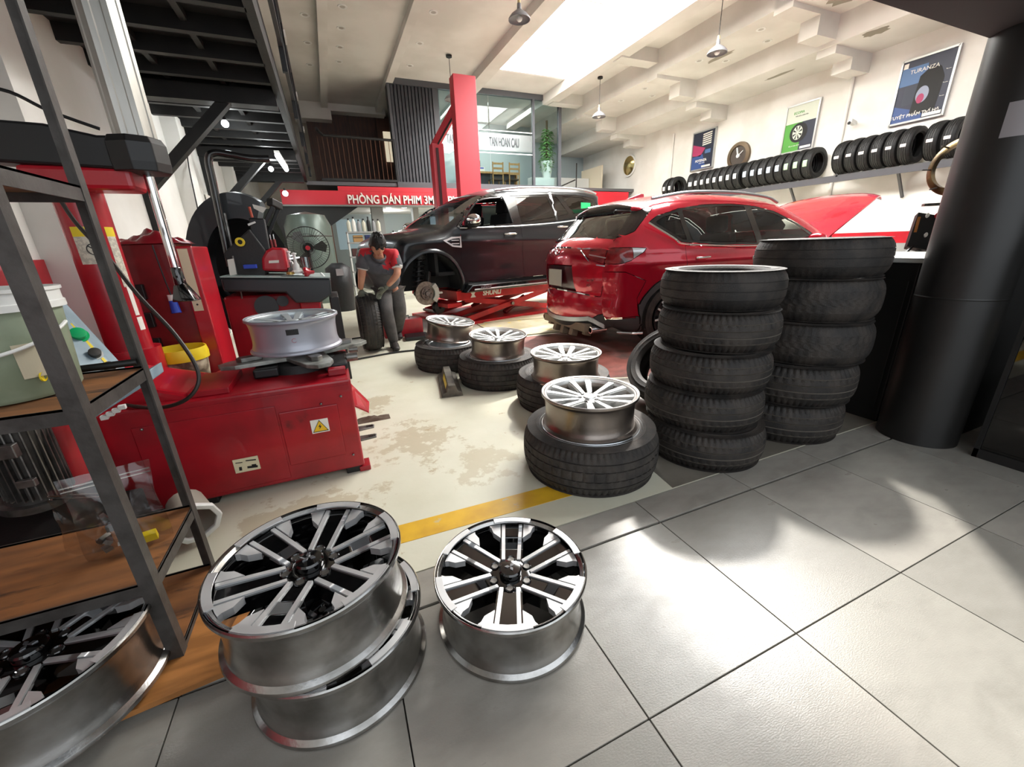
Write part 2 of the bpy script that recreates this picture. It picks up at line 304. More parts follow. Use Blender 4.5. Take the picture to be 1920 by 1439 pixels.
# ---------------------------------------------------------------- tyres
def tyre_mesh(name,Rad=.33,w=.21,rin=.215,kind='rib',seg=120,m=rubber,dusty=False):
    """lies flat: axis Z, base at z=0"""
    h=w/2; tw=h*.80
    prof=[]   # (r,z,flag)
    prof+=[(rin+.004,h*.62,0),(rin-.004,h*.70,0),(rin,h*.80,0),(rin+.012,h*.90,0),(rin+.02,h*.97,0),(rin+.028,h*.96,0)]
    for t in (.2,.4,.5,.53,.7,.85): prof.append((rin+(Rad-rin)*t,h*(.97+.03*math.sin(PI*t))+(.0025 if t==.5 else 0),0))
    prof+=[(Rad-.034,h*.955,1),(Rad-.026,h*.89,1)]
    gro={'rib':(.62,.21,-.21,-.62),'zig':(.6,.2,-.2,-.6),'at':(.66,.26,-.26,-.66),'worn':(.55,0,-.55)}[kind]; gd={'worn':.004}.get(kind,.008); gw=.035 if kind!='worn' else .03
    zs=[tw]
    for g in gro: zs+=[tw*(g+gw)+1e-4,tw*(g+gw),tw*(g-gw),tw*(g-gw)-1e-4]
    zs+=[tw*.82,tw*.42,-tw*.42,-tw*.82,tw*.1,-tw*.1] 
    zs.append(-tw); zs=sorted(set(round(z,5) for z in zs),reverse=True)
    tread=[]
    for z in zs:
        u=z/tw; r=Rad-.013*u**4-.006*u*u
        ing=any(abs(u-g)<=gw+1e-6 for g in gro)
        if ing and not any(abs(abs(u-g)-gw)<1e-9+2e-3/1 and abs(abs(z-tw*g)-tw*gw)>5e-5 for g in gro): tread.append((r-gd,z,3))
        else: tread.append((r,z,2))
    prof+=tread
    prof+=[(r,-z,f) for r,z,f in reversed(prof[:14])]
    vs=[];n=seg
    for i,(r,z,f) in enumerate(prof):
        u=z/tw
        for j in range(n):
            rr=r; t=2*PI*j/n; tz=z
            if f in(1,2):
                if kind in('rib','worn','at'):
                    if abs(u)>.72 and j%3==0: rr-=.008 if kind!='worn' else .004
                    if kind in('rib','at') and .28<abs(u)<.62 and (j+int(3*u))%4==0: rr-=.006
                    if kind=='at' and abs(u)<.24 and (j%5==0): rr-=.006
                elif kind=='zig':
                    if abs(u)>.68 and (j%3==0): rr-=.004
                    if abs(u)<.58 and (j+int(round(6*abs(abs(u)-.3)*3)))%4==0: rr-=.0055
            vs.append((rr*math.cos(t),rr*math.sin(t),tz+h))
    k=len(prof); fs=[(i*n+j,i*n+(j+1)%n,(i+1)*n+(j+1)%n,(i+1)*n+j) for i in range(k-1) for j in range(n)]
    gi=[i for i in range(k-1) if prof[i][2]==3 or prof[i+1][2]==3]
    # inner liner
    o=len(vs); inner=[(rin+.004,h*.62),(rin+.03,h*.80),(Rad-.05,h*.82),(Rad-.022,h*.6),(Rad-.018,0),(Rad-.022,-h*.6),(Rad-.05,-h*.82),(rin+.03,-h*.80),(rin+.004,-h*.62)]
    for r,z in inner:
        for j in range(n): t=2*PI*j/n; vs.append((r*math.cos(t),r*math.sin(t),z+h))
    fs+=[(o+i*n+(j+1)%n,o+i*n+j,o+(i+1)*n+j,o+(i+1)*n+(j+1)%n) for i in range(len(inner)-1) for j in range(n)]
    b=MB(); b.add(vs,fs); me=b.mesh(name,m,smooth=38,fix=False)
    if dusty:
        me.materials.append(mat('groove_dust','#5c564e',.9))
        for i in gi:
            for q in range(i*n,(i+1)*n): me.polygons[q].material_index=1
    return me
# ---------------------------------------------------------------- rims
def rim_thing(name,label,loc,Rr=.25,H=.2,style='six',group=None,rz=0,barrel=alu_dull,face=alu,dark=blk_gloss):
    t=thing('alloy_wheel' if name=='wheel_rim' else name,label,'wheel rim',loc,rz,group)
    s=Rr/.25; P=lambda r,z:(r*s,z*H/.2)
    prof=[P(*q) for q in ((.228,.188),(.236,.197),(.247,.2),(.25,.196),(.25,.186),(.243,.182),(.238,.177),(.235,.166),(.232,.152),(.2295,.13),(.2285,.075),(.2295,.055),(.2315,.043),(.2345,.034),(.2365,.024),(.243,.019),(.248,.015),(.25,.009),(.249,.003),(.243,0),(.236,.003),(.231,.015),(.228,.03),(.224,.05),(.222,.08),(.222,.13),(.224,.155),(.226,.170),(.230,.178))]
    b=MB(); b.lathe(prof,96,closed=True); b.build('barrel',barrel,t,smooth=32)
    if style!='five': b=MB(); b.lathe([P(.229,.180),P(.222,.156),P(.2205,.13),P(.2205,.08),P(.2225,.055),P(.226,.035)],96); b.build('inner_barrel',dark if style=='six' else barrel,t,smooth=40)
    zf=lambda r:(.186-.030*max(0,1-r/.235)**1.1)*H/.2
    def pl(b,polys,th,a,off=0,lim=.2255):
        for poly in polys:
            n=len(poly); ca,sa=math.cos(a),math.sin(a); V=[]
            for k in (0,1):
                for r,y in poly:
                    rr=math.hypot(r,y)
                    if rr>lim: r*=lim/rr; y*=lim/rr; rr=lim
                    z=zf(rr)+off-(th if k==0 else 0)*(H/.2)
                    V.append(((r*ca-y*sa)*s,(r*sa+y*ca)*s,z))
            b.add(V,[tuple(range(n-1,-1,-1)),tuple(range(n,2*n))]+[(i,(i+1)%n,(i+1)%n+n,i+n) for i in range(n)])
    def strip(r0_,r1_,ya,yb,n=6):
        """polygon pieces between two edge functions"""
        out=[]
        for i in range(n):
            a=r0_+(r1_-r0_)*i/n; c=r0_+(r1_-r0_)*(i+1)/n
            out.append([(a,ya(a)),(c,ya(c)),(c,yb(c)),(a,yb(a))])
        return out
    if style=='six':
        # black lip ring
        b=MB(); b.lathe([(q*s,z*H/.2) for q,z in ((.231,.170),(.226,.18),(.229,.189),(.240,.1995),(.244,.2015))],96); b.build('lip_ring',dark,t,smooth=50)
        inn=lambda r:.018+.009*(r/.235)                    # channel half width
        out=lambda r:inn(r)+.0125
        bod=MB(); st=[]
        for k in range(6):
            a=k*PI/3
            sp=MB(); pl(sp,strip(.03,.222,lambda r:-out(r)-.006,lambda r:out(r)+.006,8),.045,a,-.0045)
            o=sp.build('spoke',dark,t,smooth=30)
            e=MB()
            for sg in(-1,1):
                f0=(lambda r:sg*inn(r)) if sg>0 else (lambda r:-out(r)); f1=(lambda r:sg*out(r)) if sg>0 else (lambda r:-inn(r))
                pl(e,strip(.060,.219,f0,f1,8),.010,a,.0015)
            e.build('machined_edge',face,o,smooth=20)
            q=MB()
            for sg in(-1,1):
                y0=out(.2)+.005
                pts=[(.160,y0),(.229,y0+.002),(.229,y0+.0),(.2255,y0+.042),(.205,y0+.034),(.182,y0+.030)]
                poly=[(.155,y0-.002),(.231,y0+.003),(.2265,y0+.030),(.222,y0+.048),(.200,y0+.034),(.178,y0+.026)]
                poly=[(r,sg*y) for r,y in poly]
                if sg<0: poly=poly[::-1]
                pl(q,[poly],.022,a,.0005)
                # outer rim arc that ties petal to lip
            ang=[-.30,-.2,-.1,0,.1,.2,.30]
            for i in range(6):
                pl(q,[[(.222*math.cos(ang[i]),.222*math.sin(ang[i])),(.2445*math.cos(ang[i]),.2445*math.sin(ang[i])),(.2445*math.cos(ang[i+1]),.2445*math.sin(ang[i+1])),(.222*math.cos(ang[i+1]),.222*math.sin(ang[i+1]))]],.004,a,.0150,.2445)
            q.build('machined_petal',face,o,smooth=20)
        hub=MB(); hub.lathe([(.0001,.150*H/.2),(.036*s,.150*H/.2),(.038*s,.163*H/.2),(.062*s,.163*H/.2),(.082*s,.155*H/.2),(.086*s,.11*H/.2),(.03,.10*H/.2)],48); hb=hub.build('hub',dark,t,smooth=30)
        for k in range(6):
            a=k*PI/3; l=MB().use(dark); c=(.062*s*math.cos(a),.062*s*math.sin(a)); l.lathe([(.0105*s,.1645*H/.2),(.0135*s,.168*H/.2),(.0150*s,.1645*H/.2)],16,(c[0],c[1],0)); l.use(steel); l.lathe([(.0001,.1649*H/.2),(.0105*s,.1652*H/.2)],16,(c[0],c[1],0))
            l.build('lug_hole',None,hb,smooth=30)
        cp=MB(); cp.lathe([(.036*s,.158*H/.2),(.037*s,.182*H/.2),(.033*s,.187*H/.2),(.015*s,.190*H/.2),(.0001,.191*H/.2)],40); cpo=cp.build('centre_cap',dark,t,smooth=40)
        em=MB()
        for k in range(3):
            a=PI/2+k*2*PI/3; d=Vector((math.cos(a),math.sin(a))); p=Vector((-d.y,d.x)); Lr=.019*s
            em.prism([(0,0),tuple(d*Lr*.5+p*Lr*.29),tuple(d*Lr),tuple(d*Lr*.5-p*Lr*.29)],.189*H/.2,.193*H/.2)
        tag(em.build('three_diamond_emblem',mat('grey_emblem','#8e9093',.3,metal=.8),cpo))
    else:
        # twelve slim spokes in six pairs
        lip=MB(); lip.lathe([(q*s,z*H/.2) for q,z in ((.222,.165),(.222,.186),(.226,.1905),(.238,.196),(.247,.2012),(.2495,.1995))],96); lip.build('lip_ring',face,t,smooth=50)
        for k in range(6 if style=='pairs' else 5):
            a=k*2*PI/(6 if style=='pairs' else 5); 
            for sg in(-1,1):
                sp=MB(); c=lambda r:sg*(.013+.036*((r-.03)/.2)**1.15) if style=='pairs' else sg*(.016+.03*((r-.03)/.2)**1.5)
                wd=lambda r:.0085+.008*(r/.23)**2 if style=='pairs' else .014+.008*(r/.23)**2
                pl(sp,strip(.045,.218,lambda r:c(r)-wd(r),lambda r:c(r)+wd(r),8),.03,a,.0)
                sp.use(silver_lite) if False else None
                pl(sp,strip(.05,.216,lambda r:c(r)+sg*(wd(r)+.002)-.004,lambda r:c(r)+sg*(wd(r)+.002)+.004,8),.03,a,-.008)
                sp.build('spoke',face,t,smooth=30)
        hub=MB(); hub.lathe([(.0001,.172*H/.2),(.03*s,.171*H/.2),(.034*s,.163*H/.2),(.05*s,.163*H/.2),(.07*s,.16*H/.2),(.074*s,.12*H/.2),(.03,.11*H/.2)],48); hb=hub.build('hub',face,t,smooth=35)
        for k in range(6):
            a=(k+.5)*PI/3; l=MB(); l.lathe([(.0001,.1637*H/.2),(.0115*s,.1642*H/.2),(.012*s,.166*H/.2),(.0145*s,.1645*H/.2)],14,(.053*s*math.cos(a),.053*s*math.sin(a),0)); l.build('lug_hole',mat('dark_hole','#2a2522',.6),hb,smooth=30)
    return t
rim_thing('wheel_rim','black and silver six-spoke rim lying face up on top of another rim, bottom left',(-.185,1.067,.2),rz=R(8.4))
# its lower neighbour
rim_thing('wheel_rim','silver rim barrel at floor level, underneath the black and silver rim beside the shelf',(-.15,1.055,0),rz=R(8))
rim_thing('wheel_rim','black and silver six-spoke rim standing alone on the tiled floor',(.388,.99,0),rz=R(65))
rim_thing('wheel_rim','black and silver six-spoke rim under the lower shelf of the metal rack',(-.88,1.22,.062),rz=R(40),Rr=.255)
# big tyres on the floor with a silver rim on each
at_me=tyre_mesh('tyre',.37,.25,.225,'at',210,rubber_dusty)
on=[('nearest of the four flat-lying tyres that carry a silver rim',(1.183,1.716),.0),('flat-lying tyre with a silver rim, partly hidden behind the nearest one',(1.54,2.62),1.1),
    ('flat-lying tyre with a silver rim, right of the black wheel chock',(1.283,3.378),2.),('farthest flat-lying tyre with a silver rim, beside the worker',(1.02,4.10),.5)]
tyre0=None
for lab,(x,y),rz in on:
    t=thing('tyre','big dusty black tyre, '+lab,'tyre',(x,y,0),rz,'large tyres lying flat under silver rims')
    c=ob('tread',at_me,t)
    b=MB(); b.lathe([(.222,.215),(.229,.226),(.224,.236),(.214,.240),(.205,.235),(.200,.215),(.19,.10),(.188,.08)],64); b.lathe([(.262,.2455),(.266,.253),(.270,.2455)],64); b.lathe([(.278,.246),(.281,.251),(.284,.246)],64); b.build('inner_rim_lip',silver,t,smooth=40)
rl=['dazzling bright silver twelve-spoke rim resting on the nearest flat tyre','silver twelve-spoke rim on the tyre behind the brightest one','silver rim seen nearly edge-on, on the tyre behind the wheel chock','silver twelve-spoke rim on the farthest flat tyre, beside the worker']
gun=mat('dark_alloy_barrel','#8a817a',.3,metal=1,col2='#a0968e',nscale=4,bump=.03,bscale=70)
facem=mat('bright_machined_face','#e4e4e2',.38,metal=.8,rvar=.1,nscale=8)
r1=rim_thing('wheel_rim',rl[0],(1.183,1.73,.235),style='pairs',barrel=gun,face=facem,Rr=.262,rz=.2,group='silver rims resting on flat tyres')
dup(r1,(1.50,2.52,.235),(0,0,1.0),rl[1]); dup(r1,(1.29,3.38,.235),(R(3),0,.4),rl[2]); dup(r1,(1.07,4.28,.245),(R(8),R(3),.75),rl[3])
# ---------------------------------------------------------------- the two stacks
rib=tyre_mesh('tyre_a',.322,.207,.215,'rib',192,rubber,True); worn=tyre_mesh('tyre_b',.33,.205,.215,'worn',192,rubber)
zig=tyre_mesh('tyre_c',.347,.237,.225,'zig',192,rubber,True); rib2=tyre_mesh('tyre_d',.347,.237,.225,'rib',192,rubber,True)
st=[('bottom',(1.895,1.572),0,rib,.0),('second from bottom',(1.90,1.620),.207,rib,.6),('middle',(1.93,1.632),.414,rib,1.3),('second from top',(2.005,1.670),.621,rib,2.2),('topmost',(2.07,1.735),.828,worn,.3)]
for n,(x,y),z,me,rz in st:
    t=tag(ob('tyre',me,None,(x,y,z),(0,0,rz)),'used black tyre, %s of the left-hand stack of five'%n,'tyre','left stack of used tyres')
st=[('bottom',(2.60,1.60),0,rib2,.0),('second from bottom',(2.62,1.585),.24,rib2,.5),('middle',(2.685,1.59),.48,zig,1.3),('second from top',(2.735,1.62),.72,zig,2.2),('topmost',(2.80,1.66),.96,worn,.3)]
big=tyre_mesh('tyre_e',.352,.215,.225,'worn',192,rubber)
for n,(x,y),z,me,rz in st:
    if n=='topmost': me=big
    tag(ob('tyre',me,None,(x,y,z),(0,0,rz)),'used black tyre, %s of the right-hand stack of five'%n,'tyre','right stack of used tyres')
# leaning tyre between stack and red car
tag(ob('tyre',rib,None,(2.30,2.22,.225),(R(45),0,R(-80))),'used tyre lying aslant behind the left stack, beside the red car','tyre')
# ---------------------------------------------------------------- foreground steel shelf
sh=thing('shelf_rack','dark grey angle-steel rack with worn plywood shelves at the left edge','shelf rack',(0,0,0))
X1=-.6; X0=-1.55; YF,YB=1.235,1.64; 
def angle_leg(x,y,sx,sy,z1=2.6):
    b=MB(); t=.004; w=.036
    b.b2((x,y,0),(x+sx*w,y+sy*t,z1)); b.b2((x,y+sy*t,0),(x+sx*t,y+sy*w,z1)); return b
for x,y,sx,sy in ((X1,YF,-1,1),(X1,YB,-1,-1),(X0,YF,1,1),(X0,YB,1,-1)): angle_leg(x,y,sx,sy).build('leg',dark_steel,sh)
for z in (.06,.33,.863,1.39):
    for a,c in (((X0,YF+.002,z-.04),(X1-.005,YF+.006,z)),((X0,YB-.006,z-.04),(X1-.005,YB-.002,z)),((X1-.006,YF+.005,z-.04),(X1-.002,YB-.005,z)),((X0+.002,YF+.005,z-.04),(X0+.006,YB-.005,z))):
        b=MB(); b.b2(a,c); 
        b.b2((a[0],a[1],z-.006),(c[0],c[1],z)) 
        b.build('rail',dark_steel,sh)
    b=MB(); b.b2((X0+.01,YF+.01,z-.016),(X1-.01,YB-.01,z-.004)); b.build('shelf_board',wood_board,sh,bev=.002)
# long lower board sticking out towards the rims
b=MB(); b.box((-.62,1.36,.03),(.62,.5,.018),rz=.1); tag(b.build('plywood_sheet',mat('orange_plywood','#a9703a',.55,col2='#8a5a2c',nscale=4,stretch=(1,6,1))),'orange-brown plywood sheet on the floor between rack and stacked rims','board')
# things on it: grease bucket
bk=thing('bucket','large greenish grease bucket with white rim and handle on the rack','bucket',(-.82,1.46,.863))
gm=mat('green_grey_plastic','#8f9a84',.5,col2='#7c876f',nscale=7)
b=MB(); b.lathe([(.0001,0),(.118,0),(.125,.01),(.14,.23),(.136,.23),(.12,.012),(.0001,.012)],48); b.build('body',gm,bk,smooth=40)
b=MB(); b.lathe([(.141,.22),(.15,.22),(.15,.236),(.146,.238),(.146,.262),(.151,.264),(.151,.272),(.138,.272),(.138,.22)],48,closed=True); b.build('rim_band',white_pl,bk,smooth=30)
b=MB(); b.lathe([(.0001,.245),(.136,.245),(.136,.25)],32); b.build('grease',mat('grease','#9aa58c',.35),bk)
b=MB(); P=[(.152*math.cos(t),.152*math.sin(t),.19-.07*math.sin((t-PI*1.02)/(PI)*PI)) for t in [PI*1.02+PI*.96*i/24 for i in range(25)]]; b.tube(P,.0045,8); b.build('handle',white_pl,bk,smooth=40)
b=MB(); 
for i in range(10):
    t=R(-52+i*2.6); b.box((.134*math.cos(t),.134*math.sin(t),.10),(.002,.0065,.085),rz=t)
lb=b.build('sticker',mat('faded_sticker','#b4aa92',.6),bk)
b=MB(); c_=(.132*math.cos(R(-40)),.132*math.sin(R(-40)),.055); b.lathe([(.0001,0),(.012,0),(.012,.004)],14,c=c_,M=Matrix.Rotation(R(90),3,'Y')@Matrix.Rotation(0,3,'Z')); b.build('yellow_mark',yellow,bk)
# black breaker bar on the shelf
t=thing('breaker_bar','black steel bar with a ring end lying on the middle shelf','tool',(0,0,0))
b=MB(); b.cyl((-.74,1.585,.885),(-.61,1.60,.885),.011); b.build('bar',blk,t,smooth=40)
b=MB(); b.lathe([(.010,-.008),(.02,-.008),(.02,.008),(.010,.008)],20,c=(-.765,1.58,.885),closed=True,axis='X'); b.build('ring',steel,t,smooth=40)
# lamp/pliers bits under bucket
t=thing('magazine','folded dark red leaflet under the bucket on the rack','leaflet',(-1.05,1.32,.863),.3); b=MB(); b.box((0,0,.004),(.26,.16,.006)); b.build('pages',mat('dark_red_paper','#4a1a1e',.5),t)
# plastic bags with parts
def bag(name,loc,w,h,rz,label,s):
    t=thing(name,label,'plastic bag',loc,rz); n=18; vs=[];rr=random.Random(s)
    ph=[rr.uniform(0,6) for _ in range(6)]
    for side in(-1,1):
        for i in range(n+1):
            for j in range(n+1):
                u=i/n-.5; v=j/n; th=.035*(1-(2*u)**2)*max(0,(1-v)**.7)*side
                th+=.003*math.sin(u*11+ph[0]+v*5)*math.sin(v*9+ph[1])+.0012*math.sin(u*23+v*17+ph[2])
                vs.append((u*w*(1-.05*math.sin(v*7+ph[3])),th+.02*v*v,v*h))
    k=(n+1)**2; fs=[(o+i*(n+1)+j,o+(i+1)*(n+1)+j,o+(i+1)*(n+1)+j+1,o+i*(n+1)+j+1) for o in(0,k) for i in range(n) for j in range(n)]
    b=MB(); b.add(vs,fs); b.build('film',glass('clear_film','#f4f2ef',.04,.10),t,smooth=60,fix=False)
    b=MB()
    for q in (0,.012): b.bar((-w/2,.014,h*.86+q),(w/2,.014,h*.86+q),.003,.003)
    b.build('zip_seal',glass('clear_seal','#ffffff',.25,.1),t)
    return t
bg_=bag('zip_bag',(-.715,1.44,.331),.2,.27,R(12),'clear zip bag holding metal parts on the lower shelf of the rack',3)
b=MB(); b.use(blk); b.cyl((-.02,0,.03),(.01,.01,.18),.006); b.use(steel)
for k in range(9): b.box((random.uniform(-.06,.06),random.uniform(-.012,.012),random.uniform(.02,.13)),(.03,.012,.02),rz=k,rx=k*.7)
b.use(yellow); b.box((.03,0,.02),(.07,.02,.03),rx=.3); b.build('metal_parts',None,bg_)
bag('zip_bag',(-.84,1.50,.331),.15,.2,R(-20),'smaller crumpled clear bag behind the rack leg',9)
# ---------------------------------------------------------------- grey lathe console, motor and red cylinder behind the rack
gb=mat('grey_blue_paint','#8ea3ae',.4,col2='#7b8f9a',nscale=6); gbd=mat('grey_blue_dark','#4f5f6b',.45)
lt=thing('lathe_console','pale blue-grey slanted control console with green button, behind the bucket','machine',(0,0,0))
A=[aY(85,548,2.0),aY(215,690,1.86),aY(120,720,1.70),aY(-60,600,1.86)]
b=MB(); b.add(list(A)+[v+Vector((0,.08,-.03)) for v in A],[(0,1,2,3),(7,6,5,4),(0,4,5,1),(1,5,6,2),(2,6,7,3),(3,7,4,0)]); b.build('panel',gb,lt,bev=.004)
pn=(A[1]-A[0]).normalized(); pm2=(A[3]-A[0]).normalized(); nrm=pn.cross(pm2).normalized()
if nrm.y>0: nrm=-nrm
def on_panel(u,v): return A[0].lerp(A[1],u).lerp(A[3].lerp(A[2],u),v)
for u,v,rr,m,nm in ((.55,.10,.022,green,'green_button'),(.80,.12,.017,dark_steel,'knob'),(.99,.10,.017,dark_steel,'knob'),(.0,.1,.02,dark_steel,'knob')):
    c=on_panel(u,v)+nrm*.002; b=MB(); b.cyl(c,c+nrm*.022,rr,n=24); b.build(nm,m,lt,smooth=40,bev=.002)
    b=MB(); b.cyl(c-nrm*.001,c+nrm*.003,rr*1.3,n=24); b.build('button_collar',white_pl if nm!='green_button' else green,lt,smooth=40)
c=on_panel(.5,.03); 
b=MB(); 
for u0,u1 in ((.05,.2),(.4,.5),(.62,.72),(.84,.96)): b=MB(); b.add([on_panel(u0,.03)+nrm*.002,on_panel(u1,.03)+nrm*.002,on_panel(u1,.09)+nrm*.002,on_panel(u0,.09)+nrm*.002],[(0,1,2,3)]); b.build('yellow_sticker',yellow,lt)
b=MB(); b.add([on_panel(.66,.28)+nrm*.002,on_panel(.80,.42)+nrm*.002,on_panel(.70,.46)+nrm*.002],[(0,1,2)]); b.build('yellow_sticker',yellow,lt)
b=MB(); b.b2((-1.6,2.22,.0),(-1.12,2.5,.62)); b.build('base_cabinet',black_steel,lt,bev=.01)
# lower slide block seen under the shelf
L=[aY(225,735,1.88),aY(272,700,1.9),aY(275,725,1.9),aY(165,790,1.86),aY(160,755,1.86)]
b=MB(); b.add([aY(160,760,1.9),aY(268,702,1.95),aY(274,722,1.95),aY(168,790,1.9)]+[aY(160,760,1.9)+Vector((0,.2,.0)),aY(268,702,1.95)+Vector((0,.2,0)),aY(274,722,1.95)+Vector((0,.2,0)),aY(168,790,1.9)+Vector((0,.2,0))],[(0,1,2,3),(7,6,5,4),(0,4,5,1),(1,5,6,2),(2,6,7,3),(3,7,4,0)]); b.build('slide_block',gb,lt,bev=.003)
b=MB()
for k in range(4):
    c=aY(196+k*11,783-k*6.5,1.86); b.box(c,(.022,.02,.016),rz=.2)
b.build('bolt_head',white_pl,lt,bev=.002)
mo=thing('electric_motor','finned dark electric motor behind the lower shelf of the rack','motor',(0,0,0))
b=MB(); c0=aY(20,880,1.8); c1=aY(78,800,2.05); ax=Vector((.25,0,1)).normalized()
cc=aY(45,855,1.95); Mr=Matrix.Rotation(R(8),3,'Y')
b.lathe([(.0001,-.17),(.075,-.17),(.075,.17),(.0001,.17)],32,c=cc,M=Mr); 
b.build('housing',dark_steel,mo,smooth=40)
for k in range(28):
    t=2*PI*k/28; b=MB(); p=Mr@Vector((.083*math.cos(t),.083*math.sin(t),0)); b.box(cc+p,(.018,.004,.30),rz=t); b.build('fin',steel,mo)
b=MB(); b.lathe([(.0001,-.2),(.095,-.2),(.1,-.17),(.0001,-.17)],32,c=cc,M=Mr); b.build('end_flange',steel,mo,smooth=40)
b=MB(); b.box(cc+Vector((.02,-.1,.06)),(.06,.03,.05)); b.build('terminal_box',steel,mo,bev=.003)
b=MB(); b.box(cc+Vector((.035,-.1,-.07)),(.05,.02,.03)); b.build('clamp',steel,mo,bev=.003)
rc=thing('red_tank','short glossy red cylinder standing beside the finned motor','tank',(0,0,0))
cc=aY(112,845,2.08); b=MB(); b.lathe([(.0001,-.15),(.07,-.15),(.085,-.135),(.085,.14),(.07,.155),(.0001,.155)],40,c=cc); b.build('shell',red_dirty,rc,smooth=40)
b=MB(); b.cyl(cc+Vector((0,0,.15)),cc+Vector((0,0,.19)),.02); b.build('cap',blk,rc,smooth=40)
b=MB(); b.b2((-1.6,1.75,.0),(-.95,2.15,.20)); tag(b.build('machine_plinth',black_steel,bev=.01),'low dark plinth carrying the motor and red cylinder','plinth')
# ---------------------------------------------------------------- red tyre changer
tc=thing('tyre_changer','red tyre changer with long low cabinet, tilting column and alloy hex post','tyre changer',(-.45,2.6,0))
par=tc
def W2(o): # builds in world coordinates under tc
    o.matrix_parent_inverse=Matrix.Translation((.45,-2.6,0)); return o
def tp(b,name,m=None,p=None,**k):
    if p is None: return W2(b.build(name,m,tc,**k))
    o=b.build(name,m,p,**k); return o
b=MB(); b.prism([(0,2.2),(.0,3.0),(-.60,3.0),(-.72,2.72),(-1.05,2.70),(-1.05,2.2)],.035,.555); cab=tp(b,'cabinet',red_dirty,bev=.012)
b=MB(); b.prism([(-.22,2.188),(-.22,2.2),(-.86,2.2),(-.86,2.188)],.08,.50); 
b=MB(); b.b2((-.085,2.194,.13),(-.36,2.2,.43)); tp(b,'raised_panel',red_dirty,bev=.004)
b=MB(); b.b2((-.37,2.196,.06),(-.94,2.2,.47)); tp(b,'side_cover',red_dirty,bev=.003)
b=MB(); b.b2((-.86,2.192,.52),(-.02,2.199,.527)); tp(b,'top_lip',red_dirty)
M_=frameM((-.185,2.190,.325),(1,0,0),(0,0,1))
b=MB(); b.box((-.185,2.1925,.325),(.085,.003,.075)); st_=tp(b,'warning_label',paperm)
b=MB(); b.prism([(-.034,-.028),(.034,-.028),(0,.03)],0,.001,M=M_.to_3x3(),c=(-.185,2.1905,.325)); o=tp(b,'warning_triangle',mat('label_yellow','#e8b81c',.5))
b=MB(); b.use(ink); 
for tri in ([(-.038,-.031),(.038,-.031),(.034,-.028),(-.034,-.028)],[(.038,-.031),(0,.035),(0,.03),(.034,-.028)],[(-.034,-.028),(0,.03),(0,.035),(-.038,-.031)],[(.004,.014),(-.008,-.004),(-.001,-.003),(-.005,-.018),(.008,.001),(.001,.0)]): b.prism(tri,.0005,.0015,M=M_.to_3x3(),c=(-.185,2.1895,.325))
tp(b,'warning_outline')
b=MB(); b.use(cream); b.box((-.548,2.1925,.188),(.11,.003,.075)); b.use(ink)
for dx,dz,w,h in ((-.03,.018,.03,.004),(.022,.02,.045,.006),(-.03,-.016,.012,.02),(.022,-.018,.045,.012),(.03,-.010,.02,.01)): b.box((-.548+dx,2.1905,.188+dz),(w,.001,h),ry=.1)
tp(b,'instruction_label')
for x,z in ((-.06,.47),(-.16,.445),(-.05,.12),(-.9,.46)):
    b=MB(); b.ball((x,2.192,z),.007,8); tp(b,'screw',steel)
for x,y in ((-.06,2.26),(-.75,2.26),(-.06,2.9),(-.8,2.9)):
    b=MB(); b.b2((x-.04,y-.05,0),(x+.04,y+.05,.04)); tp(b,'foot',black_steel,bev=.005)
b=MB(); b.b2((-.03,2.2,0),(.03,2.3,.03)); tp(b,'foot_bracket',red_dirty,bev=.004)
# pedals on the right end
for y,z in ((2.35,.13),(2.5,.13)):
    b=MB(); b.prism([(0,-.03),(.09,-.018),(.095,.018),(0,.03)],0,.012,c=(0,y,z)); o=tp(b,'pedal',steel,bev=.002)
    for k in range(5):
        q=MB(); q.box((.05+.008*k,y,z+.014),(.003,.03,.004)); tp(q,'pedal_grip',blk)
b=MB(); b.add([(0.0,2.32,.36),(.07,2.34,.30),(.09,2.62,.26),(0,2.62,.40)]+[(0.0,2.32,.35),(.07,2.34,.29),(.09,2.62,.25),(0,2.62,.39)],[(0,1,2,3),(7,6,5,4),(0,4,5,1),(1,5,6,2),(2,6,7,3),(3,7,4,0)]); tp(b,'side_flap',red_paint)
# turntable
tx,ty=-.25,2.63
b=MB(); b.lathe([(.0001,.555),(.2,.555),(.19,.60),(.11,.62),(.0001,.62)],40,c=(tx,ty,0)); tp(b,'turntable_base',black_steel,smooth=40)
for k in range(4):
    a=R(20+90*k); d=Vector((math.cos(a),math.sin(a),0)); n=Vector((-d.y,d.x,0)); c=Vector((tx,ty,.628))
    b=MB(); q=[c+d*.03+n*.11,c+d*.34+n*.07,c+d*.40+n*.03,c+d*.40-n*.03,c+d*.34-n*.07,c+d*.03-n*.11]; b.prism([(v.x,v.y) for v in q],.618,.64); arm=tp(b,'turntable_arm',mat('greased_steel','#a3a6a0',.4,metal=.5,col2='#6d6e68',nscale=9),bev=.003)
    b=MB(); b.prism([((c+d*r_+n*w).x,(c+d*r_+n*w).y) for r_,w in ((.20,.03),(.30,.03),(.32,0),(.30,-.03),(.20,-.03))],.64,.664); tp(b,'jaw',steel,bev=.003)
for q in (((-.47,2.42,.56),(-.35,2.75,.61)),((-.12,2.38,.56),(.0,2.7,.60))): b=MB(); b.b2(*q); tp(b,'slide_guard',blk,bev=.01)
b=MB(); b.cyl((.0,2.5,.60),(.06,2.5,.60),.025); b.cyl((.02,2.6,.62),(.07,2.6,.62),.018); tp(b,'air_fitting',steel,smooth=40)
b=MB(); b.box((-.06,2.32,.575),(.09,.05,.04)); tp(b,'corner_box',red_dirty,bev=.006)
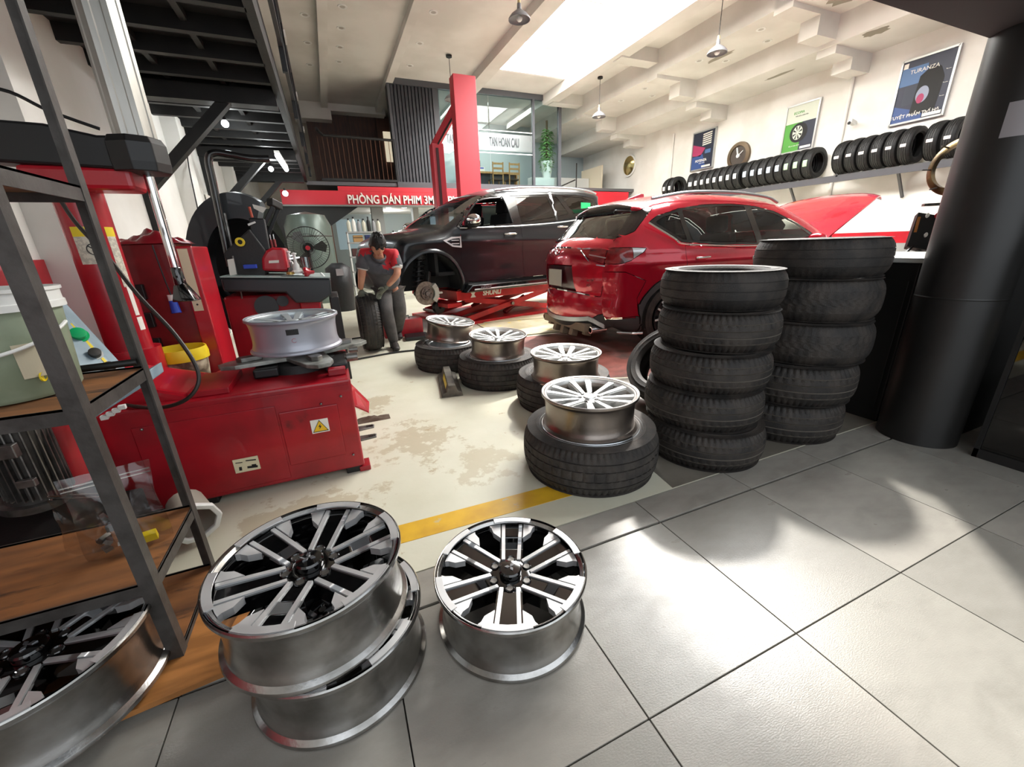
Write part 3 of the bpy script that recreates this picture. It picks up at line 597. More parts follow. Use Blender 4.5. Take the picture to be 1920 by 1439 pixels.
# sloping arm cover at the left of the cabinet top
b=MB(); b.add([(-1.1,2.33,.70),(-.70,2.26,.57),(-.68,2.62,.57),(-1.1,2.66,.70),(-1.1,2.3,.5),(-.6,2.22,.5),(-.6,2.8,.5),(-1.1,2.85,.5)],[(0,1,2,3),(7,6,5,4),(0,4,5,1),(1,5,6,2),(2,6,7,3),(3,7,4,0)]); tp(b,'arm_cover',red_paint,bev=.015)
b=MB(); b.b2((-.72,2.25,.555),(-.55,2.6,.585)); tp(b,'hinge_plate',red_dirty,bev=.004)
# tilting column with labels
cx,cy=-1.09,2.85
b=MB(); b.lathe([(.0001,.5),(.13,.5),(.13,.72),(.098,.72),(.098,1.62),(.0001,1.62)],48,c=(cx,cy,0)); tp(b,'column',red_paint,smooth=40)
def wrap(t0,t1,z0,z1,rr,m,name,nn=8):
    b=MB(); vs=[];
    for i in range(nn+1):
        t=R(t0+(t1-t0)*i/nn); vs+=[(cx+rr*math.cos(t),cy+rr*math.sin(t),z0),(cx+rr*math.cos(t),cy+rr*math.sin(t),z1)]
    b.add(vs,[(2*i,2*i+2,2*i+3,2*i+1) for i in range(nn)]); return tp(b,name,m,smooth=60)
lab=mat('safety_label','#cfcab8',.5,col2='#b5b0a0',nscale=60,nlo=.48,nhi=.52)
wrap(-112,-48,1.30,1.345,.0992,yellow,'yellow_header'); wrap(-112,-48,1.17,1.30,.0990,lab,'safety_label')
wrap(-36,-8,1.30,1.345,.0992,yellow,'yellow_header'); wrap(-36,-10,1.05,1.30,.0990,lab,'safety_label'); wrap(-30,-16,.90,1.05,.0991,paperm,'label_strip'); wrap(-30,-10,.82,.89,.0991,paperm,'label_strip')
# round no-hands pictogram
th_=R(-74); pc=Vector((cx+.1*math.cos(th_),cy+.1*math.sin(th_),1.24)); Mo=frameM(pc,(-math.sin(th_),math.cos(th_),0),(0,0,1))
b=MB(); b.lathe([(.024,0),(.028,0),(.028,.001),(.024,.001)],24,closed=True,M=Mo.to_3x3(),c=pc); b.prism([(-.020,.014),(-.017,.018),(.020,-.014),(.017,-.018)],0,.001,M=Mo.to_3x3(),c=pc); b.prism([(-.008,-.008),(.01,-.008),(.012,.006),(-.002,.012)],0,.001,M=Mo.to_3x3(),c=pc); tp(b,'pictogram',ink)
# black swing arm and head
b=MB(); b.prism([(-1.75,1.62),(-.78,1.585),(-.72,1.61),(-.70,1.68),(-.74,1.73),(-.88,1.725),(-1.05,1.76),(-1.75,1.78)],-.07,.07,M=Matrix(((1,0,0),(0,0,1),(0,1,0))),c=(0,2.72,0)); tp(b,'swing_arm',blk,bev=.012)
b=MB(); b.b2((-1.2,2.66,1.50),(-.80,2.84,1.60)); tp(b,'arm_housing',red_paint,bev=.02)
b=MB(); b.lathe([(.0001,1.58),(.115,1.58),(.12,1.62),(.12,1.70),(.105,1.73),(.0001,1.73)],8,c=(-.765,2.72,0)); tp(b,'clamp_collar',blk,bev=.004)
# alloy hex post (ribbed)
b=MB(); n=12; pr=[]
for k in range(6):
    a0=R(60*k+10); a1=R(60*k+70)
    for u in (0,.25,.3,.7,.75):
        p=Vector((math.cos(a0),math.sin(a0))).lerp(Vector((math.cos(a1),math.sin(a1))),u)*.082
        if .28<u<.72: p*= .95
        pr.append((p.x,p.y))
b.prism(pr,1.72,3.0,c=(-.755,2.72,0)); tp(b,'hex_post',mat('extruded_alloy','#c4c2bc',.38,metal=.55,col2='#a3a19a',nscale=5,stretch=(1,1,.2)))
# chrome rod and mount head
b=MB(); b.cyl((-.755,2.74,1.14),(-.755,2.74,1.64),.021); tp(b,'chrome_rod',chrome,smooth=40)
b=MB(); b.cyl((-.755,2.74,1.14),(-.752,2.735,1.02),.024,.03); b.add([(-.80,2.69,.965),(-.69,2.67,.965),(-.68,2.76,.965),(-.79,2.78,.965),(-.78,2.71,1.05),(-.735,2.71,1.06),(-.73,2.76,1.06),(-.77,2.77,1.05)],[(3,2,1,0),(4,5,6,7),(0,1,5,4),(1,2,6,5),(2,3,7,6),(3,0,4,7)]); tp(b,'mount_head',blk_gloss,smooth=40,bev=.006)
# hoses
b=MB(); b.tube(smoothpts([(-1.6,2.6,1.80),(-1.3,2.58,1.84),(-1.12,2.6,1.86),(-1.0,2.62,1.80),(-.86,2.66,1.75)],6),.007,8); b.tube(smoothpts([(-1.7,2.6,1.95),(-1.45,2.6,1.92),(-1.32,2.62,1.84)],6),.007,8); tp(b,'air_hose',blk,smooth=40)
b=MB(); b.tube(smoothpts([aY(95,345,2.55),aY(140,415,2.5),aY(200,480,2.4),aY(260,555,2.3),aY(330,630,2.22),aY(372,700,2.15),aY(355,745,2.12),aY(300,765,2.15),aY(235,760,2.25)],8),.0085,8); tp(b,'coiled_hose',mat('hose_brown_black','#241d18',.5),smooth=40)
# rim being worked on
tr_=rim_thing('wheel_rim','silver-painted rim clamped on the turntable of the red tyre changer',(tx,ty,.666),style='five',Rr=.242,H=.19,barrel=mat('silver_barrel_paint','#a2a4ae',.38,metal=.45,coat=.2),face=silver_lite,rz=.4)
b=MB()
for i in range(7):
    t=R(-95-rzo+i*2.2) if (rzo:=math.degrees(.4)) else 0; b.box((.2225*math.cos(t),.2225*math.sin(t),.128),(.004,.0085,.030),rz=t)
b.build('weight_patch',ink,tr_)
b=MB(); P_=[(.2225*math.cos(R(-88-rzo)+.05*math.cos(a)),.2225*math.sin(R(-88-rzo)+.05*math.cos(a)),.082+.011*math.sin(a)) for a in np.linspace(.7,5.6,14)]; b.tube(P_,.0012,4); b.build('crayon_mark',mat('crayon_red','#b06a70',.7),tr_)
# ---------------------------------------------------------------- tall red cabinet behind
rc=thing('control_cabinet','tall narrow red steel cabinet with cream strip label, behind the tyre changer','cabinet',(0,0,0))
b=MB(); b.b2((-1.16,3.2,0),(-.85,3.55,1.27)); b.build('body',mat('dark_red_panel','#7d1118',.4,col2='#6a0e14',nscale=5,coat=.2),rc,bev=.006)
b=MB(); b.b2((-.85,3.17,0),(-.765,3.55,1.25)); b.build('edge_post',red_paint,rc,bev=.008)
b=MB(); b.b2((-.84,3.166,.86),(-.79,3.17,1.235)); b.build('strip_label',cream,rc)
for z in (.9,.96): b=MB(); b.ball((-.815,3.165,z),.006,8); b.build('screw',ink,rc)
for z in (.62,.78,.95): b=MB(); b.b2((-1.13,3.165,z),(-1.06,3.2,z+.09)); b.build('cable_bracket',blk,rc,bev=.005)
b=MB(); b.tube(smoothpts([(-.95,3.16,1.26),(-.94,3.15,1.1),(-.93,3.15,.97)],5),.004,6); b.build('cable',blk,rc)
b=MB(); b.cyl((-.93,3.15,.97),(-.93,3.15,.935),.02); b.build('plug_collar',white_pl,rc,smooth=40)
b=MB(); b.cyl((-.93,3.15,.935),(-.925,3.14,.86),.02,.026); b.build('blue_plug',blue,rc,smooth=40)
cl=thing('red_cloth','crumpled dark red cover lying on top of the tall red cabinet','cloth',(-1.0,3.36,1.27))
def lump(b,w,d,h,n,seed):
    rr=random.Random(seed); ph=[rr.uniform(0,6) for _ in range(8)]; vs=[]
    for i in range(n+1):
        for j in range(n+1):
            u=i/n*2-1; v=j/n*2-1; e=max(0,1-abs(u)**3)*max(0,1-abs(v)**3)
            z=h*e*(.6+.25*math.sin(u*5+ph[0]+v*2)+.2*math.sin(v*7+ph[1]-u*3)+.12*math.sin(u*13+v*9+ph[2]))
            vs.append((u*w/2,v*d/2,max(0,z)))
    b.add(vs,[(i*(n+1)+j,(i+1)*(n+1)+j,(i+1)*(n+1)+j+1,i*(n+1)+j+1) for i in range(n) for j in range(n)])
b=MB(); lump(b,.36,.36,.085,22,4); b.build('cover',mat('red_vinyl','#7c1520',.35,coat=.3),cl,smooth=60)
# yellow bucket
yb=thing('bucket','dirty white bucket with yellow lid edge, behind the arm of the tyre changer','bucket',(-.93,3.02,.43))
b=MB(); b.lathe([(.0001,0),(.115,0),(.13,.17),(.125,.17),(.0001,.02)],36); b.build('body',mat('dirty_bucket','#b9ad95',.5,col2='#5c4a3a',nscale=9,nlo=.4,nhi=.55),yb,smooth=40)
b=MB(); b.lathe([(.131,.165),(.14,.165),(.142,.20),(.135,.235),(.128,.235),(.128,.165)],36,closed=True); b.build('lid_ring',yellow,yb,smooth=40)
b=MB(); b.b2((-1.06,2.86,0.38),(-.78,3.16,.428)); tag(b.build('bracket_shelf',black_steel),'low black bracket plate under the yellow-rimmed bucket','bracket')
# ---------------------------------------------------------------- second machine: balancer/changer with black hood
b2=thing('wheel_balancer','red wheel balancer with big black curved hood and tool tray','wheel balancer',(-.5,4.3,0))
def bp(b,name,m=None,p=None,**k):
    o=b.build(name,m,p or b2,**k)
    if p is None: o.matrix_parent_inverse=Matrix.Translation((.5,-4.3,0))
    return o
Y0=4.25
# hood: arc tube ring sector
hc=aY(466,487,4.45); ra=.62
b=MB(); vs=[]; nn=30
prof=[]
for i in range(nn+1):
    t=R(62+ (248-62)*i/nn)   # from upper right over left to bottom
    for rr_,yy in ((ra,-.02),(ra+.02,.10),(ra,.30),(ra-.20,.30),(ra-.20,-.02)):
        vs.append((hc.x+rr_*math.cos(t)*.70,4.35+yy,hc.z-.08+rr_*math.sin(t)))
k=5; b.add(vs,[(i*k+j,i*k+(j+1)%k,(i+1)*k+(j+1)%k,(i+1)*k+j) for i in range(nn) for j in range(k)]+[tuple(range(k)),tuple(nn*k+j for j in range(k))])
bp(b,'hood',mat('hood_black','#1c2023',.35,coat=.3),smooth=40)
b=MB(); b.lathe([(.0001,0),(ra-.16,0)],40,c=(hc.x,4.68,hc.z-.08),M=Matrix.Diagonal((.70,1,1)).to_3x3()@Matrix.Rotation(R(90),3,'X')); bp(b,'hood_back',mat('well_black','#0c0c0c',.9))
b=MB(); p0=aY(520,375,4.33); b.add([aY(473,383,4.32),aY(500,390,4.32),aY(493,400,4.32),aY(476,391,4.32)],[(0,1,2,3)]); bp(b,'hood_label',paperm)
# hood handle arm
b=MB(); b.bar(aY(512,388,4.3),aY(487,440,4.3),.035); b.bar(aY(522,392,4.4),aY(497,455,4.4),.03); b.bar(aY(505,378,4.3),aY(525,388,4.4),.06); bp(b,'hood_hinge',blk,bev=.006)
# bent pipe frame
b=MB(); b.tube(smoothpts([aY(432,500,4.2),aY(415,420,4.2),aY(400,345,4.2),aY(391,300,4.2),aY(402,287,4.2),aY(430,290,4.2),aY(470,297,4.2),aY(505,298,4.2)],6),.028,12); bp(b,'pipe_frame',mat('black_pipe','#1a1a1a',.25,coat=.6),smooth=50)
b=MB(); b.tube([aY(420,400,4.22),aY(437,480,4.22)],.012,8); bp(b,'guide_rod',steel,smooth=40)
b=MB(); b.bar(aY(482,410,4.15),aY(492,470,4.15),.11,.1); b.bar(aY(478,410,4.14),aY(468,450,4.14),.03); bp(b,'display_arm',blk,bev=.01)
b=MB(); b.add([aY(468,455,4.06),aY(483,452,4.06),aY(485,467,4.06),aY(471,469,4.06)],[(0,1,2,3)]); bp(b,'arm_label',paper_grey)
b=MB(); b.add([aY(464,420,4.08),aY(478,415,4.08),aY(480,418,4.08),aY(466,424,4.08)],[(0,1,2,3)]); bp(b,'top_plate',white_pl)
b=MB(); b.tube([aY(467,388,4.1),aY(473,408,4.1)],.010,8); bp(b,'red_handle',mat('orange_red','#a8442c',.4),smooth=40)
b=MB(); b.lathe([(.018,-.006),(.034,-.006),(.034,.006),(.018,.006)],24,closed=True,M=Matrix.Rotation(R(90),3,'X'),c=aY(450,454,4.0)); bp(b,'yellow_ring',yellow,smooth=40)
b=MB(); b.prism([(aY(x,y,4.12).x,aY(x,y,4.12).z) for x,y in ((422,475),(470,430),(500,470),(500,520),(440,520))],-.2,.02,M=Matrix(((1,0,0),(0,0,1),(0,1,0))),c=(0,4.25,0)); bp(b,'gear_cover',black_steel,bev=.01)
# red body and lobe
b=MB(); pts=[(aY(x,y,4.05).x,aY(x,y,4.05).z) for x,y in ((492,508),(491,485),(499,470),(510,464),(533,465),(541,510))]; b.prism(pts,-.02,.35,M=Matrix(((1,0,0),(0,0,1),(0,1,0))),c=(0,4.05,0)); o=bp(b,'motor_cover',red_paint,bev=.02)
b=MB(); b.add([aY(504,489,4.02),aY(523,488,4.02),aY(523,493,4.02),aY(504,494,4.02)],[(0,1,2,3)]); bp(b,'maker_plate',paperm)
b=MB(); b.b2((-.86,4.05,.12),(-.14,4.7,.86)); bp(b,'body',red_dirty,bev=.02)
b=MB(); b.b2((-.30,3.99,.20),(-.14,4.05,.78)); bp(b,'front_panel',red_paint,bev=.01)
b=MB(); b.b2((-.9,4.0,0),(-.1,4.7,.14)); bp(b,'plinth',black_steel,bev=.01)
b=MB(); b.prism([(-.80,1.02),(-.02,.97),(-.03,.84),(-.13,.78),(-.32,.79),(-.38,.88),(-.80,.92)],-.30,.40,M=Matrix(((1,0,0),(0,0,1),(0,1,0))),c=(0,4.15,0)); bp(b,'tray_front',mat('tray_grey_black','#23282b',.4),bev=.015)
b=MB(); b.prism([(-.80,1.025),(-.02,.975),(-.02,.985),(-.80,1.035)],-.31,.41,M=Matrix(((1,0,0),(0,0,1),(0,1,0))),c=(0,4.15,0)); bp(b,'tray_top',mat('tray_green_grey','#8fa09c',.4))
b=MB(); b.b2((-.06,4.0,.02),(.02,4.6,.8)); bp(b,'side_guard',blk,bev=.01)
b=MB(); b.cyl(aY(500,575,4.0),aY(500,575,4.06),.09,n=30); b.cyl(aY(530,565,4.0),aY(530,565,4.06),.045,n=24); bp(b,'rubber_pad',blk,smooth=40)
b=MB(); b.add([aY(426,487,4.0),aY(438,485,4.0),aY(444,515,4.0),aY(431,517,4.0)],[(0,1,2,3)]); bp(b,'hanging_tag',paperm)
b=MB(); b.tube([aY(436,480,4.02),aY(448,530,4.02),aY(454,560,4.02)],.006,6); bp(b,'pry_bar',steel)
b=MB(); b.tube(smoothpts([aY(601,512,3.95),aY(610,522,3.95),aY(611,535,3.95),aY(606,540,3.95)],5),.009,8); bp(b,'white_hose_end',white_pl,smooth=50)
# tray clutter: separate small tools
def small(name,label,px,py,Y,fn,cat='tool',g=None):
    p=aY(px,py,Y); t=thing(name,label,cat,p,0,g); fn(t); return t
def cone(t):
    b=MB(); b.lathe([(.0001,.09),(.012,.09),(.012,.05),(.03,.045),(.045,0),(.0001,0)],20); b.build('body',steel,t,smooth=40); b=MB(); b.lathe([(.0001,.11),(.008,.11),(.008,.09)],12); b.build('tip',chrome,t,smooth=40)
c1=small('balancing_cone','steel centring cone on the balancer tray, left of the red funnel',549,512,4.05,cone,g='centring cones on the tray')
dup(c1,aY(560,513,4.1),label='tall steel centring cone on the tray beside the clear jar')
def pump(t):
    b=MB(); b.lathe([(.0001,0),(.05,0),(.05,.015),(.03,.03),(.025,.07),(.012,.09),(.012,.15),(.02,.155),(.02,.165),(.0001,.17)],24); b.build('body',white_pl,t,smooth=40)
    b=MB(); b.bar((-.04,0,.12),(.04,0,.13),.012); b.build('lever',chrome,t)
small('hub_clamp','white quick-nut clamp standing on the balancer tray',558,513,3.98,pump)
small('hub_clamp','chrome quick-nut clamp at the back of the balancer tray',547,508,4.2,pump)
def jar(t):
    b=MB(); b.lathe([(.035,0),(.037,.09),(.034,.09),(.033,.003),(.0001,.003)],24); b.build('glass',glass('jar_glass','#e8ecec',.1),t,smooth=40)
    b=MB(); b.lathe([(.0001,-.05),(.045,-.05),(.045,-.035),(.02,-.02),(.03,0),(.0001,0)],24); b.build('base',red_paint,t,smooth=40)
small('oil_bowl','clear jar on a red foot at the right of the balancer tray',576,503,4.0,jar,'jar')
def fun(t):
    b=MB(); b.lathe([(.0001,0),(.04,0),(.042,.02),(.015,.05),(.01,.08),(.0001,.08)],20,axis='X'); b.build('cone',red_paint,t,smooth=40)
small('funnel','small red funnel lying on the balancer tray',570,511,3.92,fun)
def ringp(t):
    b=MB(); b.lathe([(.015,0),(.03,0),(.03,.02),(.015,.02)],20,closed=True); b.build('ring',mat('brass','#b59a5a',.35,metal=.9),t,smooth=40)
small('brass_ring','brass ring lying in front on the balancer tray',545,515,3.9,ringp,'ring')
def holder(t):
    b=MB(); b.box((0,0,.012),(.09,.06,.03)); b.build('tray',blue,t,bev=.004)
small('weight_box','blue plastic box of wheel weights on the balancer tray',470,503,3.95,holder,'box')
def driver(t):
    b=MB(); b.cyl((0,0,0),(0,0,.06),.009); b.build('handle',mat('driver_red','#8f3535',.4),t,smooth=40); b=MB(); b.cyl((0,0,.06),(0,0,.10),.004); b.build('shaft',chrome,t)
s1=small('screwdriver','screwdriver standing on the red motor cover',511,464,4.12,driver,g='screwdrivers on the balancer'); dup(s1,aY(517,463,4.12)); s1['label']='left of two screwdrivers on the red motor cover'; bpy.data.objects['screwdriver.001']['label']='right of two screwdrivers on the red motor cover'
# bits on the floor between the machines
def jackst(t):
    b=MB()
    for a in range(3): 
        an=a*2.1; b.bar((0,0,.22),(.10*math.cos(an),.10*math.sin(an),0),.016)
    b.cyl((0,0,.2),(0,0,.32),.018); b.build('frame',steel,t)
    b=MB(); b.box((0,0,.33),(.08,.04,.03)); b.build('head',steel,t,bev=.004)
p=aZ(440,700,0); t=thing('jack_stand','small steel stand on the floor between the two machines','stand',(-.72,3.75,.0)); jackst(t)
t=thing('rag','crumpled brown rag on the floor right of the tyre changer','rag',(.10,2.95,0)); b=MB(); lump(b,.26,.10,.03,12,7); b.build('cloth',mat('brown_rag','#57473a',.9),t,smooth=60)
t=thing('plastic_tube','short grey tube with a white scalloped rim on the floor behind the rack','tube',(-.70,1.86,.12))
b=MB(); MM=Matrix.Rotation(R(25),3,'Z')@Matrix.Rotation(R(100),3,'X'); b.lathe([(.070,-.16),(.082,0),(.078,.0),(.066,-.16)],16,closed=True,M=MM); b.build('body',mat('tube_grey','#a39d90',.5),t,smooth=40)
b=MB(); b.lathe([(.078,-.012),(.096,-.012),(.096,.012),(.074,.012),(.074,0)],9,closed=True,M=MM); b.build('rim',white_pl,t,bev=.004)
# ---------------------------------------------------------------- car bodies
def seg_near(P,A):
    """nearest points on open polyline set A (list of arrays) for points P"""
    best=np.full(len(P),1e9); Q=P.copy()
    for pl in A:
        a=pl[:-1]; d=pl[1:]-a; L=(d**2).sum(1)+1e-12
        for s in range(0,len(P),4000):
            p=P[s:s+4000]
            t=np.clip(((p[:,None,:]-a)*d).sum(2)/L,0,1); q=a+t[...,None]*d; dd=((p[:,None,:]-q)**2).sum(2); k=dd.argmin(1); m=dd[np.arange(len(p)),k]
            i=m<best[s:s+4000]; idx=np.arange(s,s+len(p))[i]; best[idx]=m[i]; Q[idx]=q[np.arange(len(p)),k][i]
    return np.sqrt(best),Q
def inpoly(P,poly):
    x,y=P[:,0],P[:,1]; c=np.zeros(len(P),bool); n=len(poly)
    for i in range(n):
        x1,y1=poly[i]; x2,y2=poly[(i+1)%n]
        if y1==y2: continue
        k=((y1>y)!=(y2>y))&(x<(x2-x1)*(y-y1)/(y2-y1)+x1); c^=k
    return c
def closed(p): p=np.array(p,float); return np.vstack([p,p[:1]])
def region_grid(outer,holes,regions,us,vs,mapf,gap=.004,default='body'):
    """cut a 2D sheet into named regions along polygons; mapf((n,2)array)->(n,3). returns {name:(verts,faces)}"""
    nu,nv=len(us),len(vs); U,V=np.meshgrid(us,vs,indexing='ij'); P=np.stack([U.ravel(),V.ravel()],1)
    cu=(us[:-1]+us[1:])/2; cv=(vs[:-1]+vs[1:])/2; CU,CV=np.meshgrid(cu,cv,indexing='ij'); C=np.stack([CU.ravel(),CV.ravel()],1)
    rid=np.zeros(len(C),int)
    if outer is not None: rid[~inpoly(C,outer)]=-1
    for h in holes: rid[inpoly(C,h)]=-1
    names=[default]
    for nm,poly in regions:
        if nm not in names: names.append(nm)
        rid[(rid>=0)&inpoly(C,poly)]=names.index(nm)
    G=rid.reshape(nu-1,nv-1); pad=np.full((nu+1,nv+1),-2); pad[1:-1,1:-1]=G
    a,b,c,d=pad[:-1,:-1],pad[1:,:-1],pad[:-1,1:],pad[1:,1:]
    mx=np.maximum.reduce([a,b,c,d]); st=np.stack([a,b,c,d]); st2=np.where(st==-2,mx if outer is None else -1,st)
    mn=st2.min(0); mx2=st2.max(0); mixed=(mn!=mx2).ravel()
    curves=[closed(h) for h in holes]+[closed(p) for _,p in regions]
    if outer is not None: curves.append(closed(outer))
    idx=np.where(mixed)[0]
    if len(idx):
        dd,Q=seg_near(P[idx],curves); hm=max(us[1]-us[0],vs[1]-vs[0])*1.1
        ok=dd<hm; 
        Q2=Q.copy()
        if outer is None:   # keep sheet edges on the edge
            e0=np.isclose(P[idx][:,0],us[0])|np.isclose(P[idx][:,0],us[-1]); Q2[e0,0]=P[idx][e0,0]
            e1=np.isclose(P[idx][:,1],vs[0])|np.isclose(P[idx][:,1],vs[-1]); Q2[e1,1]=P[idx][e1,1]
        P[idx[ok]]=Q2[ok]
    out={}
    ii,jj=np.meshgrid(np.arange(nu-1),np.arange(nv-1),indexing='ij'); q=np.stack([ii*nv+jj,(ii+1)*nv+jj,(ii+1)*nv+jj+1,ii*nv+jj+1],-1).reshape(-1,4)
    for k,nm in enumerate(names):
        f=q[rid==k]
        if not len(f): continue
        uq,inv=np.unique(f,return_inverse=True); pts=P[uq].copy(); inv=inv.reshape(-1,4)
        # gap: pull seam vertices into the region
        cen=np.zeros((len(uq),2)); cnt=np.zeros(len(uq)); cc=C[rid==k]
        for t in range(4): np.add.at(cen,inv[:,t],cc); np.add.at(cnt,inv[:,t],1)
        cen/=cnt[:,None]; m=mixed[uq]&(mn.ravel()[uq]>=0); d=cen-pts; L=np.hypot(*d.T)+1e-9; pts[m]+=(d/L[:,None]*np.minimum(gap,L*.4)[:,None])[m]
        out[nm]=(mapf(pts,nm),inv)
    return out
def rmesh(name,vf,mats,parent,flip=False,smooth=60,th=0):
    v,f=vf; me=bpy.data.meshes.new(name); f=f[:,::-1] if flip else f
    me.from_pydata(v.tolist(),[],f.tolist()); me.materials.append(mats)
    for p in me.polygons: p.use_smooth=True
    me.set_sharp_from_angle(angle=R(smooth)); return ob(name,me,parent)
def spline2(P,n=6,closed_=True):
    return np.array([(v.x,v.y) for v in smoothpts([(x,y,0) for x,y in P],n,closed_)])
def circle(cx,cz,r,n=48): return np.array([(cx+r*math.cos(t),cz+r*math.sin(t)) for t in np.linspace(0,2*PI,n,endpoint=False)])
def build_car(S,root):
    out=S['outline']                         # (x,z) closed, starting bottom rear going up over roof to the front
    O=np.array(out); Wf=S['W']; rf=S['round']; h=S.get('h',.025)
    def side_map(sg):
        def f(P,nm):
            d,_=seg_near(P,[closed(O)]); r=rf(P[:,0],P[:,1]); q=np.clip(r-d,0,None); y=Wf(P[:,0],P[:,1])-(r-np.sqrt(np.maximum(r*r-q*q,0)))
            y=y+S['inset'].get(nm,0)
            return np.stack([P[:,0],sg*y,P[:,1]],1)
        return f
    us=np.arange(O[:,0].min()-h,O[:,0].max()+2*h,h); vs=np.arange(O[:,1].min()-h,O[:,1].max()+2*h,h)
    for sg in(1,-1):
        g=region_grid(O,S['holes'],S['regions'],us,vs,side_map(sg))
        for nm,vf in g.items():
            mt=S['mats'].get(nm,S['paint']); pn=S['names'].get(nm,nm)
            rmesh(pn,vf,mt,root,flip=(sg>0))
    # band over the top, nose and tail
    seg=S['band']; i0,i1=seg; B=O[i0:i1+1]; L=np.r_[0,np.cumsum(np.hypot(*np.diff(B,axis=0).T))]
    n=int(L[-1]/.03); s=np.linspace(0,L[-1],n); bx=np.interp(s,L,B[:,0]); bz=np.interp(s,L,B[:,1])
    cr=S['crown']
    def band_map(P,nm):
        x=np.interp(P[:,1],L,B[:,0]); z=np.interp(P[:,1],L,B[:,1]); e=.02
        x2=np.interp(P[:,1]+e,L,B[:,0]); z2=np.interp(P[:,1]+e,L,B[:,1]); x1=np.interp(P[:,1]-e,L,B[:,0]); z1=np.interp(P[:,1]-e,L,B[:,1])
        tx,tz=x2-x1,z2-z1; l=np.hypot(tx,tz)+1e-9; nx,nz=-tz/l,tx/l
        w=Wf(x,z)-rf(x,z); u=P[:,0]; c=cr(x,z)
        k=(1-np.abs(u)**2.2)*c+S['inset'].get(nm,0)
        return np.stack([x+nx*k,u*w,z+nz*k],1)
    def tos(x=None,z=None,rear=True):
        pass
    us=np.linspace(-1,1,61); regs=[]
    zr=S['zsplit']
    for nm,poly,mode in S['band_regions']:
        pp=[]
        poly=densify(poly,.05)
        for y,q in poly:
            if mode=='rear': k=np.where(bx<S['xr'])[0]; sv=np.interp(q,bz[k],s[k])
            elif mode=='front': k=np.where(bx>S['xf'])[0][::-1]; sv=np.interp(q,bz[k],s[k])
            else: k=np.where(bz>S['ztop'])[0]; sv=np.interp(q,bx[k],s[k])
            x=np.interp(sv,s,bx); z=np.interp(sv,s,bz); w=float(Wf(np.array([x]),np.array([z]))[0]-rf(np.array([x]),np.array([z]))[0]); pp.append((max(-1.01,min(1.01,y/w)) if abs(y)<5 else (1.02 if y>0 else -1.02),sv))
        regs.append((nm,np.array(pp)))
    g=region_grid(None,[],regs,us,s,band_map,default='roof')
    for nm,vf in g.items():
        # orientation: outward
        rmesh(S['names'].get(nm,nm),vf,S['mats'].get(nm,S['paint']),root,flip=True)
    S['_bm']=band_map
    return S
def densify(poly,d):
    out=[];n=len(poly)
    for i in range(n):
        a=np.array(poly[i],float); b=np.array(poly[(i+1)%n],float); k=max(1,int(min(np.hypot(*(b-a)),4)/d))
        for j in range(k): out.append(tuple(a+(b-a)*j/k))
    return out
def mirror_y(poly): return [(-y,z) for y,z in poly][::-1]
def car_glass(n='car_glass',t='#b4bec0',k=.03): return glass(n,t,k,.01)
def seat(root,x,y,m,z=.0):
    t=MB(); t.box((x,y,z+.62),(.50,.50,.14)); t.box((x-.27,y,z+.95),(.13,.48,.62),ry=-.2); t.build('seat',m,root,bev=.04,smooth=50)
    t=MB(); t.box((x-.36,y,z+1.36),(.11,.27,.20),ry=-.15); t.cyl((x-.34,y-.06,z+1.2),(x-.35,y-.06,z+1.3),.008); t.cyl((x-.34,y+.06,z+1.2),(x-.35,y+.06,z+1.3),.008); t.build('headrest',m,root,bev=.03,smooth=50)
dark_in=mat('car_interior','#1a1a1c',.8)
def cabin(root,x0,x1,w,zf,zb,seats):
    b=MB(); b.b2((x0,-w,zf),(x1,w,zf+.05)); b.b2((x1-.05,-w,zf),(x1,w,zb)); b.b2((x1-.35,-w,zb-.25),(x1,w,zb-.02)); b.build('cabin_floor',dark_in,root)
    for x,y in seats: seat(root,x,y,dark_in,zf-.38)
    b=MB(); Ms=Matrix.Rotation(R(65),3,'Y'); b.lathe([(.165,-.015),(.19,-.015),(.19,.015),(.165,.015)],28,closed=True,M=Ms,c=(x1-.55,.40,zb-.02)); b.bar((x1-.55,.23,zb-.02),(x1-.55,.57,zb-.02),.03); b.build('steering_wheel',dark_in,root,smooth=50)
def wheel_well(root,x,sg,rw,w,m,z=.36,zb=.25):
    b=MB(); vs=[]; n=28; P=[(x+rw*math.cos(t),max(zb,z+rw*math.sin(t))) for t in [R(-30+240*i/n) for i in range(n+1)]]
    for px,pz in P: vs+=[(px,sg*w,pz),(px,sg*(w-.36),pz)]
    b.add(vs,[(2*i,2*i+1,2*i+3,2*i+2) for i in range(n)]+[tuple(2*i+1 for i in range(n+1))]); b.build('wheel_well',m,root,smooth=40)
def road_wheel(root,x,sg,w,rr=.36,tw=.225,n=10,fm=None):
    tme=tyre_mesh('car_tyre',rr,tw,.23,'rib',90,rubber); o=ob('tyre',tme,root,(x,sg*(w),rr),(R(-90*sg),0,0)); o.location.y=sg*(w-tw)
    b=MB(); b.lathe([(.205,-.10),(.225,.0),(.238,.0),(.238,.012),(.224,.014),(.214,.006),(.20,-.03),(.0001,-.05)],48); r=b.build('rim',mat('wheel_dark','#222225',.35,metal=.7),o,smooth=40,loc=(0,0,tw)); 
    for k in range(n):
        a=2*PI*k/n; b=MB(); b.bar((.03*math.cos(a),.03*math.sin(a),0),(.222*math.cos(a+.12),.222*math.sin(a+.12),.008),.022,.02); b.build('spoke',fm or silver,r,bev=.003)
    b=MB(); b.lathe([(.0001,.014),(.03,.012),(.034,0),(.05,-.01)],24); b.build('hub_cap',silver,r,smooth=40)
